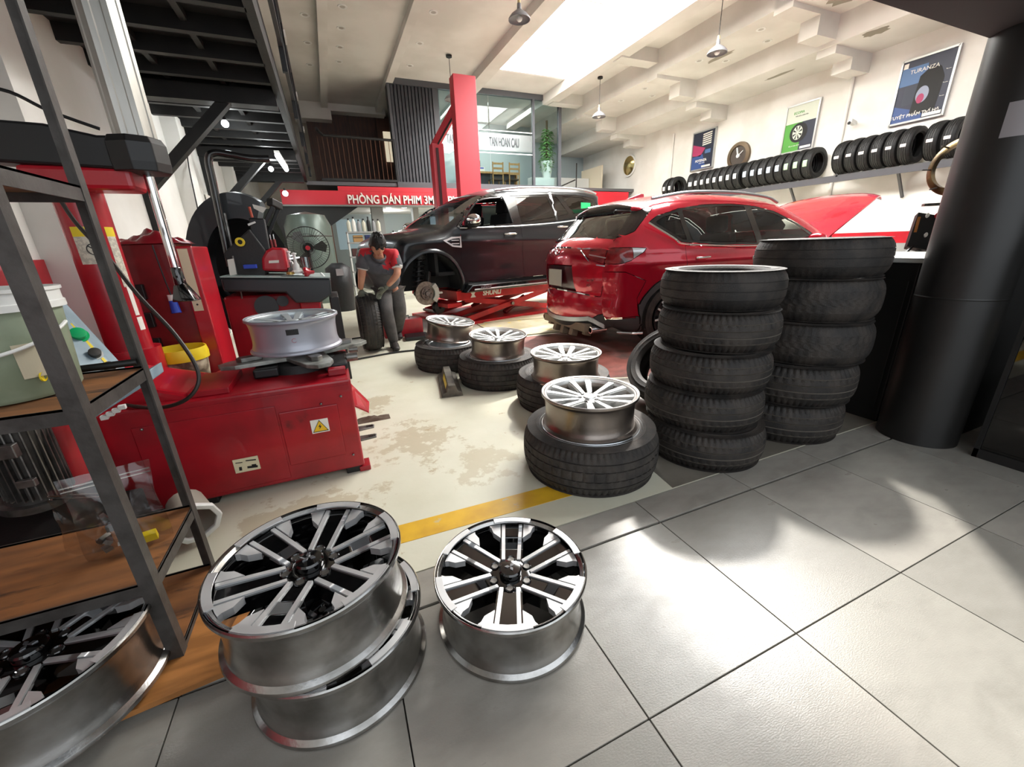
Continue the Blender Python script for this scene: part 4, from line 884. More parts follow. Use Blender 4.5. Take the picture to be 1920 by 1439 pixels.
# ================================================================= red crossover
P_red=mat('car_red_metallic','#b80828',.22,metal=.35,coat=1,col2='#a80622',nscale=2)
clad=mat('grey_cladding','#3a3b3c',.6); blackp=mat('piano_black','#0a0a0b',.15,coat=.8)
top=[(-2.00,.28),(-2.06,.34),(-2.10,.45),(-2.10,.56),(-2.08,.66),(-2.11,.80),(-2.11,.94),(-2.09,1.02),(-2.05,1.12),(-1.98,1.20),(-1.90,1.28),(-1.80,1.385),(-1.71,1.48),(-1.72,1.525),(-1.66,1.56),(-1.50,1.60),(-1.18,1.655),(-.92,1.675),(-.61,1.685),(-.27,1.68),(.10,1.655),(.49,1.60),(.80,1.49),(1.05,1.37),(1.25,1.25),(1.42,1.14),(1.55,1.09),(1.8,1.05),(2.05,.99),(2.2,.90),(2.26,.78),(2.27,.6),(2.25,.45),(2.2,.28)]
bot=[(2.0,.22),(1.2,.2),(0,.2),(-1.2,.2),(-1.85,.2)]
cv=spline2(top,4,False); nb=len(cv); outl=np.vstack([cv,np.array(bot)])
def W_cx(x,z):
    base=np.interp(x,[-2.15,-2.0,-1.7,-1.3,-.8,0,.9,1.5,1.9,2.2,2.3],[.74,.80,.885,.92,.91,.905,.91,.915,.87,.78,.70])
    low=np.interp(z,[.2,.35,.55,.8,.95,1.08],[-.03,-.005,-.012,.0,.004,-.02])
    gh=np.clip(z-1.08,0,None); sh=.015*np.exp(-((z-.96)/.05)**2)
    return base+low-gh*.42-gh*gh*.12+sh
S=dict(outline=outl,W=W_cx,h=.022,band=(0,nb-1),zsplit=0,xr=-1.55,xf=1.5,ztop=1.25,paint=P_red,
 round=lambda x,z: np.interp(z,[.3,.6,1.0,1.3,1.6],[.10,.13,.13,.10,.11]),
 crown=lambda x,z: np.interp(x,[-2.12,-2.0,-1.85,-1.65,-1.4,-.5,.8,1.3,2.0,2.3],[.24,.20,.13,.07,.045,.04,.05,.045,.08,.2])*np.interp(z,[1.04,1.18,1.5,1.6],[1,.5,.6,1]),
 inset=dict(side_window=-.006,rear_quarter_glass=-.006,front_window=-.006,window_frame=-.002,rear_window=-.004,windscreen=-.004,tail_light=.006,rear_cladding=.014,front_cladding=.014,sill_cladding=.012,plate_recess=-.03,lamp_corner=.004),
 holes=[circle(-1.35,.36,.385),circle(1.35,.36,.385)],names={'tail_light_r':'tail_light','lamp_corner':'tail_light','rear_window':'rear_window','roof':'roof','body':'side_panel','window_frame':'window_surround','roofs':'roof'},mats={})
glx=car_glass(); lampm=mat('tail_lamp_red','#8a1a1e',.12,coat=1,col2='#4a0e12',nscale=9); lampc=mat('tail_lamp_clear','#c8c8ca',.1,metal=.6,coat=1)
ring_r=np.vstack([circle(-1.35,.36,.455)]); ring_f=circle(1.35,.36,.455)
dlo=[(-1.62,1.375),(-1.50,1.44),(-1.19,1.515),(-.80,1.56),(-.37,1.575),(.05,1.55),(.40,1.485),(.75,1.345),(1.02,1.20),(1.06,1.14),(.6,1.115),(-.02,1.105),(-.7,1.125),(-1.24,1.16),(-1.36,1.22)]
S['regions']=[('rear_cladding',[(p[0],p[1]) for p in ring_r]),('front_cladding',[(p[0],p[1]) for p in ring_f]),('sill_cladding',[(-1.2,.18),(-1.2,.36),(1.2,.36),(1.2,.18)]),
 ('bumper_cladding',[(-2.3,.1),(-2.3,.36),(-1.76,.39),(-1.72,.1)]),
 ('rear_door',[(-1.22,1.13),(-.05,1.06),(-.02,.37),(-.86,.37),(-.93,.55),(-1.02,.70),(-1.16,.82),(-1.22,.95)]),('front_door',[(-.04,1.06),(1.08,1.09),(1.02,.37),(-.01,.37)]),
 ('bumper',[(-2.4,.37),(-1.77,.40),(-1.80,.60),(-1.72,.78),(-1.95,.88),(-2.4,.90)]),
 ('lamp_corner',[(-2.4,1.13),(-1.90,1.13),(-1.72,1.115),(-1.75,1.08),(-1.9,.995),(-2.02,.965),(-2.4,.965)]),('lamp_tip',[(-1.87,1.13),(-1.72,1.115),(-1.75,1.08),(-1.87,1.012)]),
 ('spoiler_wing',[(-2.02,1.20),(-1.86,1.35),(-1.76,1.475),(-1.60,1.53),(-1.50,1.54),(-1.66,1.42),(-1.80,1.29)]),('window_frame',dlo),
 ('rear_quarter_glass',[(-1.53,1.375),(-1.42,1.425),(-1.21,1.475),(-1.17,1.19),(-1.23,1.195),(-1.34,1.26)]),
 ('side_window',[(-1.13,1.49),(-.8,1.53),(-.37,1.545),(-.12,1.54),(-.06,1.13),(-.7,1.15),(-1.10,1.18)]),
 ('front_window',[(.0,1.525),(.37,1.46),(.7,1.33),(.93,1.20),(.97,1.15),(.6,1.14),(.05,1.13)])]
S['mats'].update(spoiler_wing=blackp,window_frame=blackp,rear_quarter_glass=glx,side_window=glx,front_window=glx,rear_cladding=clad,front_cladding=clad,sill_cladding=clad,bumper_cladding=clad,lamp_corner=lampm,lamp_tip=lampc,rear_window=glass('rear_glass_tint','#8a8a78',.10,.02),windscreen=glx,rear_spoiler=blackp,tail_light=lampm,tailgate_lower=P_red,plate_recess=mat('dark_red_recess','#3c0a12',.3,coat=.6),lower_bumper=clad,grille=blackp)
WY=9
S['band_regions']=[('rear_spoiler',[(.55,1.50),(WY,1.52),(WY,1.22),(.60,1.235)],'rear'),('rear_spoiler',mirror_y([(.55,1.50),(WY,1.52),(WY,1.22),(.60,1.235)]),'rear'),('tailgate',[(-.62,.60),(.62,.60),(.70,1.05),(.66,1.21),(-.66,1.21),(-.70,1.05)],'rear'),
 ('lower_bumper',[(-WY,.2),(WY,.2),(WY,.42),(.6,.42),(.5,.38),(-.5,.38),(-.6,.42),(-WY,.42)],'rear'),
 ('bumper_body',[(-WY,.42),(-.6,.42),(-.5,.38),(.5,.38),(.6,.42),(WY,.42),(WY,.90),(.64,.86),(.60,.60),(-.60,.60),(-.64,.86),(-WY,.90)],'rear'),
 ('rear_window',[(-.62,1.215),(-.3,1.18),(.3,1.18),(.62,1.215),(.56,1.475),(-.56,1.475)],'rear'),
 ('tail_light',[(.36,1.055),(.5,.985),(.62,.965),(WY,.965),(WY,1.13),(.6,1.11)],'rear'),('tail_light',mirror_y([(.36,1.055),(.5,.985),(.62,.965),(WY,.965),(WY,1.13),(.6,1.11)]),'rear'),
 ('plate_recess',[(-.33,.70),(.33,.70),(.30,.93),(-.30,.93)],'rear'),
 ('rear_spoiler',[(-.72,1.49),(-.56,1.49),(.56,1.49),(.72,1.49),(.68,1.235),(WY,1.25),(WY,1.56),(.6,1.548),(-.6,1.548),(-WY,1.56),(-WY,1.25),(-.68,1.235)],'rear'),
 ('windscreen',[(-WY,.72),(WY,.72),(WY,1.36),(-WY,1.36)],'top'),('grille',[(-.5,.45),(.5,.45),(.55,.8),(-.55,.8)],'front')]
redcar=thing('car','red crossover with open bonnet seen from its rear right corner','car',(4.8,4.4,0))
build_car(S,redcar); bmS=S['_bm']
# bonnet is open: a black engine bay with the lid raised
lid=MB(); n=14; vs=[]
A0=Vector((1.62,0,1.13)); L_=1.74; a=R(24)
for k in (0,1):
    for i in range(n+1):
        for j in range(n+1):
            u=i/n; v=j/n*2-1; w=.74+.04*math.sin(PI*u)-.14*u**4; x=A0.x-.30+L_*u*math.cos(a); z=A0.z+.0+L_*u*math.sin(a)+.10*math.sin(PI*u*.9)-.05*v*v-2.0*max(0,u-.75)**2-(.03*abs(v)**6)-k*.02
            x+= -.08*v*v*u
            vs.append((x,v*w,z))
m_=(n+1)**2; fs=[(o+i*(n+1)+j,o+(i+1)*(n+1)+j,o+(i+1)*(n+1)+j+1,o+i*(n+1)+j+1) for o in(0,m_) for i in range(n) for j in range(n)]
eg=[i*(n+1) for i in range(n+1)]+[n*(n+1)+j for j in range(1,n+1)]+[i*(n+1)+n for i in range(n-1,-1,-1)]+[j for j in range(n-1,0,-1)]
fs+=[(eg[i],eg[(i+1)%len(eg)],eg[(i+1)%len(eg)]+m_,eg[i]+m_) for i in range(len(eg))]
lid.add(vs,fs); lid.build('bonnet',P_red,redcar,smooth=45)
b=MB(); b.cyl((1.9,-.6,.95),(1.75,-.6,1.28),.01); b.build('bonnet_stay',blk,redcar)
for x in (-1.35,1.35):
    for sg in(1,-1):
        wheel_well(redcar,x,sg,.39,.90,black_steel); road_wheel(redcar,x,sg,.885)
cabin(redcar,-1.75,1.3,.74,.38,1.02,[(.15,.38),(.15,-.38),(-.85,.38),(-.85,-.38)])
def bandpt(u,y,z,off=0):
    """point on the tail surface at height z and lateral y"""
    O_=S['outline'][:nb]; L=np.r_[0,np.cumsum(np.hypot(*np.diff(O_,axis=0).T))]; k=np.where(O_[:,0]<-1.55)[0]; sv=np.interp(z,O_[k,1],L[k]); x=np.interp(sv,L,O_[:,0])
    w=float(W_cx(np.array([x]),np.array([z]))[0]-S['round'](x,z)); p=bmS(np.array([[y/w,sv]]),'')[0]; return Vector((p[0]-off,p[1],p[2]))
def tailstrip(name,pts,wz,m,off=.012,th=.014):
    b=MB(); P=[bandpt(0,y,z,off) for y,z in pts]; k=len(P); vs=[]
    for p in P: vs+=[p+Vector((0,0,-wz/2)),p+Vector((0,0,wz/2)),p+Vector((th,0,wz/2)),p+Vector((th,0,-wz/2))]
    fs=[(4*i+j,4*i+(j+1)%4,4*i+4+(j+1)%4,4*i+4+j) for i in range(k-1) for j in range(4)]+[(0,1,2,3),(4*k-4,4*k-3,4*k-2,4*k-1)]
    b.add(vs,fs); return b.build(name,m,redcar)
tailstrip('chrome_strip',[(y/20,1.075-.02*(1-abs(y)/7)*0) for y in range(-7,8)],.016,chrome)
for sg in(1,-1):
    tailstrip('lamp_chrome',[(sg*y,z) for y,z in ((.36,1.055),(.42,1.02),(.5,.972),(.58,.95),(.66,.945))],.012,chrome,.008)
    tailstrip('lamp_chrome',[(sg*y,z) for y,z in ((.36,1.075),(.45,1.09),(.55,1.105),(.66,1.12))],.014,chrome,.008)
    tailstrip('lamp_bar',[(sg*y,1.03) for y in (.48,.54,.60,.66)],.012,lampc,.010)
tailstrip('bumper_chrome',[(y/20,.60) for y in range(-11,12)],.014,chrome,.006)
tailstrip('step_trim',[(y/20,.395) for y in range(-10,11)],.05,silver,.02)
for sg in(1,-1):
    tailstrip('step_trim',[(sg*y,z) for y,z in ((.5,.395),(.55,.37),(.60,.33),(.63,.30))],.05,silver,.02)
for y in (-.42,-.2,.0,.2,.42):
    b=MB(); p=bandpt(0,y,.33); b.box(p+Vector((.02,0,-.03)),(.09,.07,.14),ry=.25); b.build('diffuser_fin',mat('dusty_diffuser','#8c7d6a',.7),redcar,bev=.008)
b=MB(); b.b2((-2.24,-.5,.2),(-1.9,.5,.30)); b.build('diffuser',mat('dusty_diffuser','#8c7d6a'),redcar,bev=.01)
for sg in(1,-1):
    b=MB(); b.lathe([(.030,0),(.040,0),(.042,.01),(.042,.2),(.030,.2)],28,closed=True,axis='X',c=(-2.20,sg*.56,.235)); b.build('exhaust_pipe',chrome,redcar,smooth=40)
    b=MB(); b.tube([(-1.98,sg*.76,.22),(-1.85,sg*.865,.215),(-1.74,sg*.905,.215)],.014,6); b.build('lower_chrome',chrome,redcar)
# badge: ring with a winged V
c=bandpt(0,0,1.05,.03); b=MB(); b.lathe([(.058,-.006),(.068,-.006),(.068,.006),(.058,.006)],36,closed=True,axis='X',c=c,M=Matrix.Diagonal((1,1.12,.9)).to_3x3() if False else None)
b.tube(smoothpts([c+Vector((-.004,.06,.012)),c+Vector((-.004,.035,.022)),c+Vector((-.004,.012,-.012)),c+Vector((-.004,0,-.022)),c+Vector((-.004,-.012,-.012)),c+Vector((-.004,-.035,.022)),c+Vector((-.004,-.06,.012))],4),.006,6)
b.build('round_badge',chrome,redcar,smooth=40)
c=bandpt(0,0,.82,-.02); b=MB(); b.box(c+Vector((-.02,0,0)),(.01,.30,.19)); b.build('number_plate',mat('blank_plate','#a8a49a',.5),redcar,bev=.003)
c=bandpt(0,-.50,.80,.004); M_t=frameM(c+Vector((-.002,0,.0)),(.25,-1,0),(0,0,1)); text('model_badge','SKYACTIV',.035,chrome,redcar,M_t,.002); text('model_badge','2.0',.04,chrome,redcar,frameM(c+Vector((-.002,0,-.05)),(.25,-1,0),(0,0,1)),.002)
for x0 in (-.98,.12):
    b=MB(); b.tube(smoothpts([(x0-.09,-.925,.99),(x0-.06,-.955,.992),(x0+.06,-.955,.995),(x0+.10,-.93,.996)],4),.013,8); b.build('door_handle',chrome,redcar,smooth=50)
b=MB(); b.tube(smoothpts([(-1.66,-.78,1.372),(-1.36,-.86,1.205),(-1.25,-.895,1.145),(-.7,-.905,1.112),(0,-.91,1.093),(1.02,-.895,1.125)],6),.010,6); b.build('window_chrome',chrome,redcar,smooth=50)
for sg in(1,-1):
    b=MB(); b.tube(smoothpts([(-1.5,sg*.62,1.62),(-1.0,sg*.635,1.69),(-.3,sg*.64,1.70),(.3,sg*.62,1.66),(.55,sg*.60,1.60)],6),.018,8); b.build('roof_rail',silver,redcar,smooth=50)
b=MB(); b.prism([(-1.35,0),(-1.15,.06),(-1.1,.06),(-1.08,0)],-.01,.01,M=Matrix(((1,0,0),(0,0,1),(0,1,0))),c=(0,0,1.68)); b.build('shark_fin',P_red,redcar,bev=.004)
b=MB(); b.box((-2.10,.15,1.215),(.03,.5,.018),rz=0,ry=.6); b.build('wiper',blk,redcar)
for y in (-.95,.95):
    b=MB(); b.ball((.92,y,1.15),.1,12,(.8,1.1,.75)); b.build('door_mirror',P_red,redcar,smooth=60)
redcar.location=(4.82,4.42,0)
# ================================================================= dark SUV on the lift
P_blk=mat('car_black_metallic','#0f1216',.32,metal=.3,coat=.45)
top=[(-2.42,.45),(-2.46,.6),(-2.44,.8),(-2.44,1.0),(-2.42,1.15),(-2.36,1.35),(-2.28,1.58),(-2.38,1.73),(-2.34,1.80),(-2.1,1.835),(-1.66,1.85),(-.81,1.84),(-.19,1.79),(.16,1.71),(.38,1.62),(.81,1.40),(1.16,1.20),(1.35,1.15),(1.62,1.11),(1.77,1.07),(1.86,.98),(1.91,.86),(1.935,.7),(1.94,.5),(1.93,.38)]
bot=[(1.9,.34),(1.2,.32),(0,.32),(-1.2,.32),(-2.2,.36)]
cv=spline2(top,4,False); nbf=len(cv); outf=np.vstack([cv,np.array(bot)])
def W_fd(x,z):
    base=np.interp(x,[-2.5,-2.2,-1.8,-.8,0,.9,1.5,1.8,1.95,2.05],[.80,.88,.92,.925,.93,.93,.925,.89,.84,.78])
    low=np.interp(z,[.3,.45,.6,.85,1.0,1.15],[-.05,-.01,-.02,-.012,.006,-.012]); gh=np.clip(z-1.18-.03*(x<-1),0,None)
    return base+low-gh*.34-gh*gh*.15+.012*np.exp(-((z-1.02)/.05)**2)
SF=dict(outline=outf,W=W_fd,h=.025,band=(0,nbf-1),zsplit=0,xr=-2.2,xf=1.7,ztop=1.2,paint=P_blk,
 round=lambda x,z: np.interp(z,[.3,.6,1.0,1.3,1.6],[.10,.13,.14,.10,.12]),
 crown=lambda x,z: np.interp(x,[-2.46,-2.3,-2.1,-1.4,0,.8,1.3,2.0,2.3],[.10,.08,.05,.04,.04,.05,.05,.05,.05]),
 inset=dict(rear_side_window=-.006,quarter_window=-.006,rear_window=-.004,windscreen=-.004,window_frame=-.002,cladding=.02,pillar=.002),
 holes=[circle(-1.43,.40,.46),circle(1.43,.42,.46),[(.92,1.235),(.58,1.525),(.36,1.60),(.10,1.625),(.03,1.62),(-.03,1.26),(.70,1.20)]],
 names={'body':'side_panel','window_frame':'window_surround'},mats={})
gdk=glass('dark_tint_glass','#565e62',.10,.01)
SF['regions']=[('front_door',[(.94,1.19),(.96,.62),(.86,.46),(.70,.44),(-.21,.44),(-.17,1.21)]),('rear_door',[(-.17,1.21),(-.21,.44),(-.92,.44),(-.96,.62),(-1.1,.82),(-1.20,.95),(-1.22,1.27)]),
 ('window_frame',[(1.0,1.20),(.60,1.55),(.36,1.63),(.08,1.655),(-.3,1.675),(-.92,1.72),(-1.6,1.74),(-2.1,1.70),(-2.2,1.50),(-1.5,1.36),(-1.0,1.30),(-.1,1.215)]),
 ('rear_side_window',[(-.22,1.64),(-.90,1.685),(-.98,1.36),(-.2,1.27)]),('quarter_window',[(-.97,1.685),(-1.12,1.69),(-1.30,1.42),(-1.04,1.375)]),('quarter_window',[(-1.25,1.70),(-1.75,1.70),(-2.05,1.64),(-2.1,1.50),(-1.42,1.42)])]
SF['mats'].update(window_frame=blackp,rear_side_window=gdk,quarter_window=gdk,windscreen=car_glass('screen_glass','#59646a',.08),rear_window=gdk,grille=chrome,head_light=lampc)
SF['band_regions']=[('windscreen',[(-WY,.30),(WY,.30),(WY,1.10),(-WY,1.10)],'top'),('rear_window',[(-.62,1.28),(.62,1.28),(.58,1.62),(-.58,1.62)],'rear'),('grille',[(-.5,.62),(.5,.62),(.55,.92),(-.55,.92)],'front'),('head_light',[(.5,.85),(WY,.9),(WY,1.0),(.5,.95)],'front'),('head_light',mirror_y([(.5,.85),(WY,.9),(WY,1.0),(.5,.95)]),'front'),('bonnet',[(-.66,1.14),(.66,1.14),(.70,1.76),(-.70,1.76)],'top')]
suv=thing('car','black SUV with its front wheel off, raised on the red scissor lift','car',(2.426,6.98,.246),3.397)
build_car(SF,suv)
b=MB(); P=[(.93,1.20),(.60,1.53),(.36,1.605),(.08,1.63),(.02,1.62),(-.03,1.25)]
for sg in (1,-1):
    b=MB(); b.tube([(x,sg*(float(W_fd(np.array([x]),np.array([z]))[0])-.005),z) for x,z in [(.93,1.205)]+[(x,z) for x,z in smoothpts([(.92,1.235,0),(.58,1.525,0),(.36,1.60,0),(.10,1.625,0),(.03,1.62,0),(-.03,1.26,0)],3) and [(v.x,v.y) for v in smoothpts([(.92,1.235,0),(.58,1.525,0),(.36,1.60,0),(.10,1.625,0),(.03,1.62,0),(-.03,1.26,0)],3)]]],.012,6); b.build('window_seal',blk,suv,smooth=50)
    b=MB(); b.tube(smoothpts([(.95,sg*.925,1.19),(.3,sg*.935,1.205),(-.4,sg*.935,1.235),(-1.0,sg*.925,1.275),(-1.5,sg*.91,1.33),(-2.0,sg*.88,1.42)],5),.009,6); b.build('belt_chrome',silver,suv,smooth=50)
    b=MB(); b.tube(smoothpts([(.1,sg*.62,1.745),(-.4,sg*.66,1.80),(-1.2,sg*.67,1.835),(-1.9,sg*.66,1.83),(-2.2,sg*.64,1.79)],5),.018,8); b.build('roof_rail',silver,suv,smooth=50)
    # arch flare
    for xc,zc in ((1.43,.42),(-1.43,.40)):
        b=MB(); vs=[]; nn=26
        for i in range(nn+1):
            t=R(-12+204*i/nn); 
            for rr_,yo in ((.455,.0),(.458,.035),(.49,.032),(.52,.0)):
                x=xc+rr_*math.cos(t); z=max(zc+rr_*math.sin(t),.335); w=float(W_fd(np.array([x]),np.array([min(z,1.1)]))[0])
                if xc>0 and x>2.2: w-=0
                vs.append((x,sg*(w+yo-.01),z))
        b.add(vs,[(4*i+j,4*i+4+j,4*i+5+j,4*i+1+j) for i in range(nn) for j in range(3)]); b.build('arch_flare',P_blk,suv,smooth=50)
        wheel_well(suv,xc,sg,.465,.90,mat('well_black','#0c0c0c',.9),zc,.36)
    # side step
    b=MB(); b.prism([(.98,.30),(.86,.40),(-.95,.40),(-1.0,.30)],sg*.86,sg*1.02,M=Matrix(((1,0,0),(0,0,1),(0,1,0)))); st_=b.build('side_step',blackp,suv,bev=.015)
    b=MB(); b.box((-.05,sg*1.0,.335),(1.75,.05,.02)); b.build('step_trim',silver,suv,bev=.006)
    text('step_lettering','EVEREST',.05,silver,suv,frameM((.62,sg*1.03,.355),(-sg,0,0),(0,0,1)),.002)
    # vent badge
    b=MB(); yv=sg*.94; q=[(1.24,1.03),(1.10,1.075),(.955,1.08),(.955,.93),(1.10,.945)]; q2=[(1.19,1.02),(1.09,1.05),(.975,1.055),(.975,.955),(1.085,.965)]
    n_=5; vs=[(x,yv,z) for x,z in q]+[(x,yv,z) for x,z in q2]+[(x,yv+sg*.012,z) for x,z in q]+[(x,yv+sg*.012,z) for x,z in q2]
    fs=[]
    for i in range(n_):
        j=(i+1)%n_; fs+=[(i,j,n_+j,n_+i),(2*n_+i,2*n_+j,3*n_+j,3*n_+i),(i,j,2*n_+j,2*n_+i),(n_+i,n_+j,3*n_+j,3*n_+i)]
    b.add(vs,fs); b.box((1.05,yv,1.03),(.12,.02,.012)); b.box((1.05,yv,.985),(.12,.02,.012)); b.build('side_vent',alu,suv)
    for x in (.06,-1.05):
        b=MB(); z=1.10 if x>0 else 1.20; b.tube(smoothpts([(x+.11,sg*.935,z),(x+.07,sg*.975,z+.003),(x-.07,sg*.975,z+.006),(x-.11,sg*.935,z+.006)],4),.014,8); b.build('door_handle',chrome,suv,smooth=50)
    # mirror
    b=MB(); b.ball((.80,sg*1.06,1.29),.13,14,(.75,1.0,.62)); mo_=b.build('door_mirror',chrome,suv,smooth=60)
    b=MB(); b.ball((.79,sg*1.05,1.245),.12,14,(.75,1.0,.5)); b.bar((.80,sg*.90,1.2),(.80,sg*1.02,1.22),.05); b.build('mirror_base',blk,mo_,smooth=60)
    # hub, disc, caliper, strut at every corner
    for xc in (1.43,-1.43):
        dz=.33; ro=suv
        b=MB(); b.lathe([(.0001,.765),(.16,.765),(.16,.79),(.0001,.79)],48,axis='Y',c=(xc+.06,0,dz),M=Matrix.Diagonal((1,sg,1)).to_3x3()) if False else b.cyl((xc+.06,sg*.765,dz),(xc+.06,sg*.79,dz),.165,n=48); 
        d_=b.build('brake_disc',mat('brake_iron','#8d8278',.45,metal=.8,col2='#75695e',nscale=30),suv,smooth=30)
        b=MB(); b.cyl((xc+.06,sg*.79,dz),(xc+.06,sg*.815,dz),.095,.088,n=36); b.build('disc_hat',mat('rusty_iron','#5a4a42',.7,col2='#453630',nscale=30),d_,smooth=30)
        b=MB(); b.cyl((xc+.06,sg*.815,dz),(xc+.06,sg*.84,dz),.036,.03,n=24); b.build('hub_nose',steel,d_,smooth=40)
        for k in range(6): b=MB(); a=k*PI/3; b.cyl((xc+.06+.062*math.cos(a),sg*.812,dz+.062*math.sin(a)),(xc+.06+.062*math.cos(a),sg*.85,dz+.062*math.sin(a)),.007,n=10); b.build('wheel_stud',steel,d_)
        b=MB()
        for k in range(5):
            a=R(-38+19*k)+ (0 if True else 0); a=PI-a if sg*0 else a; c=Vector((xc+.06-.150*math.cos(a),sg*.79,dz+.150*math.sin(a))); b.box(c,(.075,.085,.055),ry=a)
        b.box((xc-.16,sg*.78,dz-.01),(.07,.05,.03)); b.build('caliper',mat('caliper_grey','#9a958c',.5,metal=.4),suv,bev=.008)
        st_=MB(); P=[(xc+.10+.07*math.cos(t)-.10*(t/(2*PI*5.5)),sg*(.60-.05*t/(2*PI*5.5))+.07*math.sin(t),.42+.36*t/(2*PI*5.5)) for t in np.linspace(0,2*PI*5.5,90)]; st_.tube(P,.012,6); st_.build('coil_spring',mat('spring_black','#202020',.4),suv,smooth=50)
        st_=MB(); st_.cyl((xc+.10,sg*.60,.34),(xc,sg*.55,.84),.032); st_.cyl((xc,sg*.55,.79),(xc-.0,sg*.55,.85),.10); st_.build('damper',black_steel,suv,smooth=40)
        st_=MB(); st_.bar((xc+.06,sg*.75,.24),(xc,sg*.30,.30),.07); st_.bar((xc+.05,sg*.76,.3),(xc-.05,sg*.70,.62),.06); st_.build('knuckle_arm',steel if False else black_steel,suv,bev=.01)
b=MB(); b.add([(-1.55,.885,1.50),(-1.80,.875,1.52),(-1.80,.875,1.60),(-1.55,.88,1.60)],[(0,1,2,3)]); b.build('green_sticker',mat('green_sticker','#23b26a',.5),suv)
cabin(suv,-2.2,1.3,.76,.55,1.15,[(.15,.40),(.15,-.40),(-.85,.40),(-.85,-.40)])
b=MB(); b.b2((-2.2,-.5,.42),(1.8,.5,.56)); b.build('underbody',black_steel,suv)
# ================================================================= scissor lift
sl=thing('scissor_lift','red scissor lift under the black SUV with white lettering on its platform','lift',(2.43,6.98,0),3.397-PI)
for yy in (-.42,.62):
    b=MB(); b.b2((-.95,yy-.28,.40),(1.0,yy+.28,.55)); pf=b.build('platform',red_hyd,sl,bev=.008)
    b=MB(); b.b2((-1.0,yy-.28,0),(1.25,yy+.28,.05)); b.build('base_frame',red_hyd,sl,bev=.006)
    for y2 in (-.22,.22):
        b=MB(); b.bar((-.75,yy+y2,.09),(.95,yy+y2,.40),.03,.085); b.build('scissor_arm',red_hyd,sl,bev=.004)
        b=MB(); b.bar((1.1,yy+y2*.8,.09),(-.75,yy+y2*.8,.40),.03,.085); b.build('scissor_arm',red_hyd,sl,bev=.004)
    for p in ((-.75,.09),(.14,.25),(.95,.40)):
        b=MB(); b.cyl((p[0],yy-.27,p[1]),(p[0],yy+.27,p[1]),.028); b.build('pivot_pin',steel,sl,smooth=40)
    b=MB(); b.cyl((.15,yy,.07),(.6,yy,.30),.045); b.build('hydraulic_ram',mat('ram_maroon','#7a1d22',.4),sl,smooth=40)
    for xx in (-.7,.7): b=MB(); b.box((xx,yy,.60),(.15,.15,.10)); b.build('rubber_block',blk,sl,bev=.006)
text('maker_lettering','SHUNLI',.105,paperm,sl,frameM((-.30,-.703,.475),(1,0,0),(0,0,1)),.002,bold=.004,shear=.2)
b=MB(); c=Vector((-.66,-.703,.475))
b.prism([(-.05,.045),(.05,.045),(.02,0),(.05,-.045),(-.05,-.045),(-.02,0)],0,.002,M=Matrix(((1,0,0),(0,0,1),(0,1,0))),c=c+Vector((0,-.002,0))); b.build('maker_mark',paperm,sl)
b=MB(); b.lathe([(.02,-.05),(.09,-.05),(.09,.05),(.02,.05)],24,closed=True,axis='Y',c=(-1.12,-.4,.30)); b.build('lift_roller',blk,sl,smooth=40)
b=MB(); b.b2((-1.15,-.75,.32),(-.9,-.1,.38)); b.build('ramp_flap',red_hyd,sl,bev=.005)
# low ramp plate in front of the lift
b=MB(); b.prism([(1.95,5.0),(4.6,4.75),(4.6,5.7),(2.0,6.12)],0,.014); rp=tag(b.build('ramp_plate',mat('pale_ramp','#c9c0a4',.5,col2='#b8ae8c',nscale=3,col3='#d3b53a',n3=5,l3=.6,h3=.66)),'pale low ramp plate with worn yellow paint in front of the scissor lift','ramp')
b=MB(); b.prism([(2.0,6.20),(4.6,5.78),(4.6,6.3),(2.1,6.42)],0,.014); tag(b.build('ramp_plate',mat('pale_ramp')),'narrow pale plate between the yellow-worn ramp and the red lift base','ramp')
# ---------------------------------------------------------------- the worker
def skin(name,V,E,m,parent=None,sub=2,root=0,colorf=None,extra=None):
    """V: list of (point, radius or (rx,ry)); one continuous skinned surface"""
    me=bpy.data.meshes.new('t'); me.from_pydata([tuple(p) for p,_ in V],E,[]); o=bpy.data.objects.new('t',me); COL.objects.link(o)
    md=o.modifiers.new('s','SKIN'); md.use_smooth_shade=True
    me.skin_vertices[0] if len(me.skin_vertices) else None
    bpy.context.view_layer.update()
    if not len(me.skin_vertices):
        b=bmesh.new(); b.from_mesh(me); b.verts.layers.skin.verify(); b.to_mesh(me); b.free()
    for i,(p,r) in enumerate(V):
        r=r if hasattr(r,'__len__') else (r,r); me.skin_vertices[0].data[i].radius=r; me.skin_vertices[0].data[i].use_root=(i==root)
    s=o.modifiers.new('u','SUBSURF'); s.levels=sub; s.render_levels=sub
    bpy.context.view_layer.update()
    nm=bpy.data.meshes.new_from_object(o.evaluated_get(bpy.context.evaluated_depsgraph_get())); bpy.data.objects.remove(o)
    nm.name=name; nm.materials.clear()
    for q in (m if isinstance(m,list) else [m]): nm.materials.append(q)
    for p in nm.polygons:
        p.use_smooth=True
        if colorf: p.material_index=colorf(Vector(p.center))
        else: p.material_index=0
    if extra:
        b=bmesh.new(); b.from_mesh(nm); b2_=bmesh.new(); b2_.from_mesh(extra); tmp=extra; b.from_mesh(extra); b.to_mesh(nm); b.free(); b2_.free()
        for p in nm.polygons: p.use_smooth=True
    return ob(name,nm,parent)
skin_m=mat('skin','#c48f74',.5,col2='#b98268',nscale=9); cloth_g=mat('grey_workwear','#55555a',.85,col2='#4b4b50',nscale=14,bump=.3,bscale=40); cloth_r=mat('red_workwear','#b5202a',.8,bump=.3,bscale=40); cloth_w=mat('reflective_band','#d0d0d0',.5)
glove=mat('grey_glove','#6a6e62',.9); hair_m=mat('black_hair','#120f0e',.5,bump=.6,bscale=90)
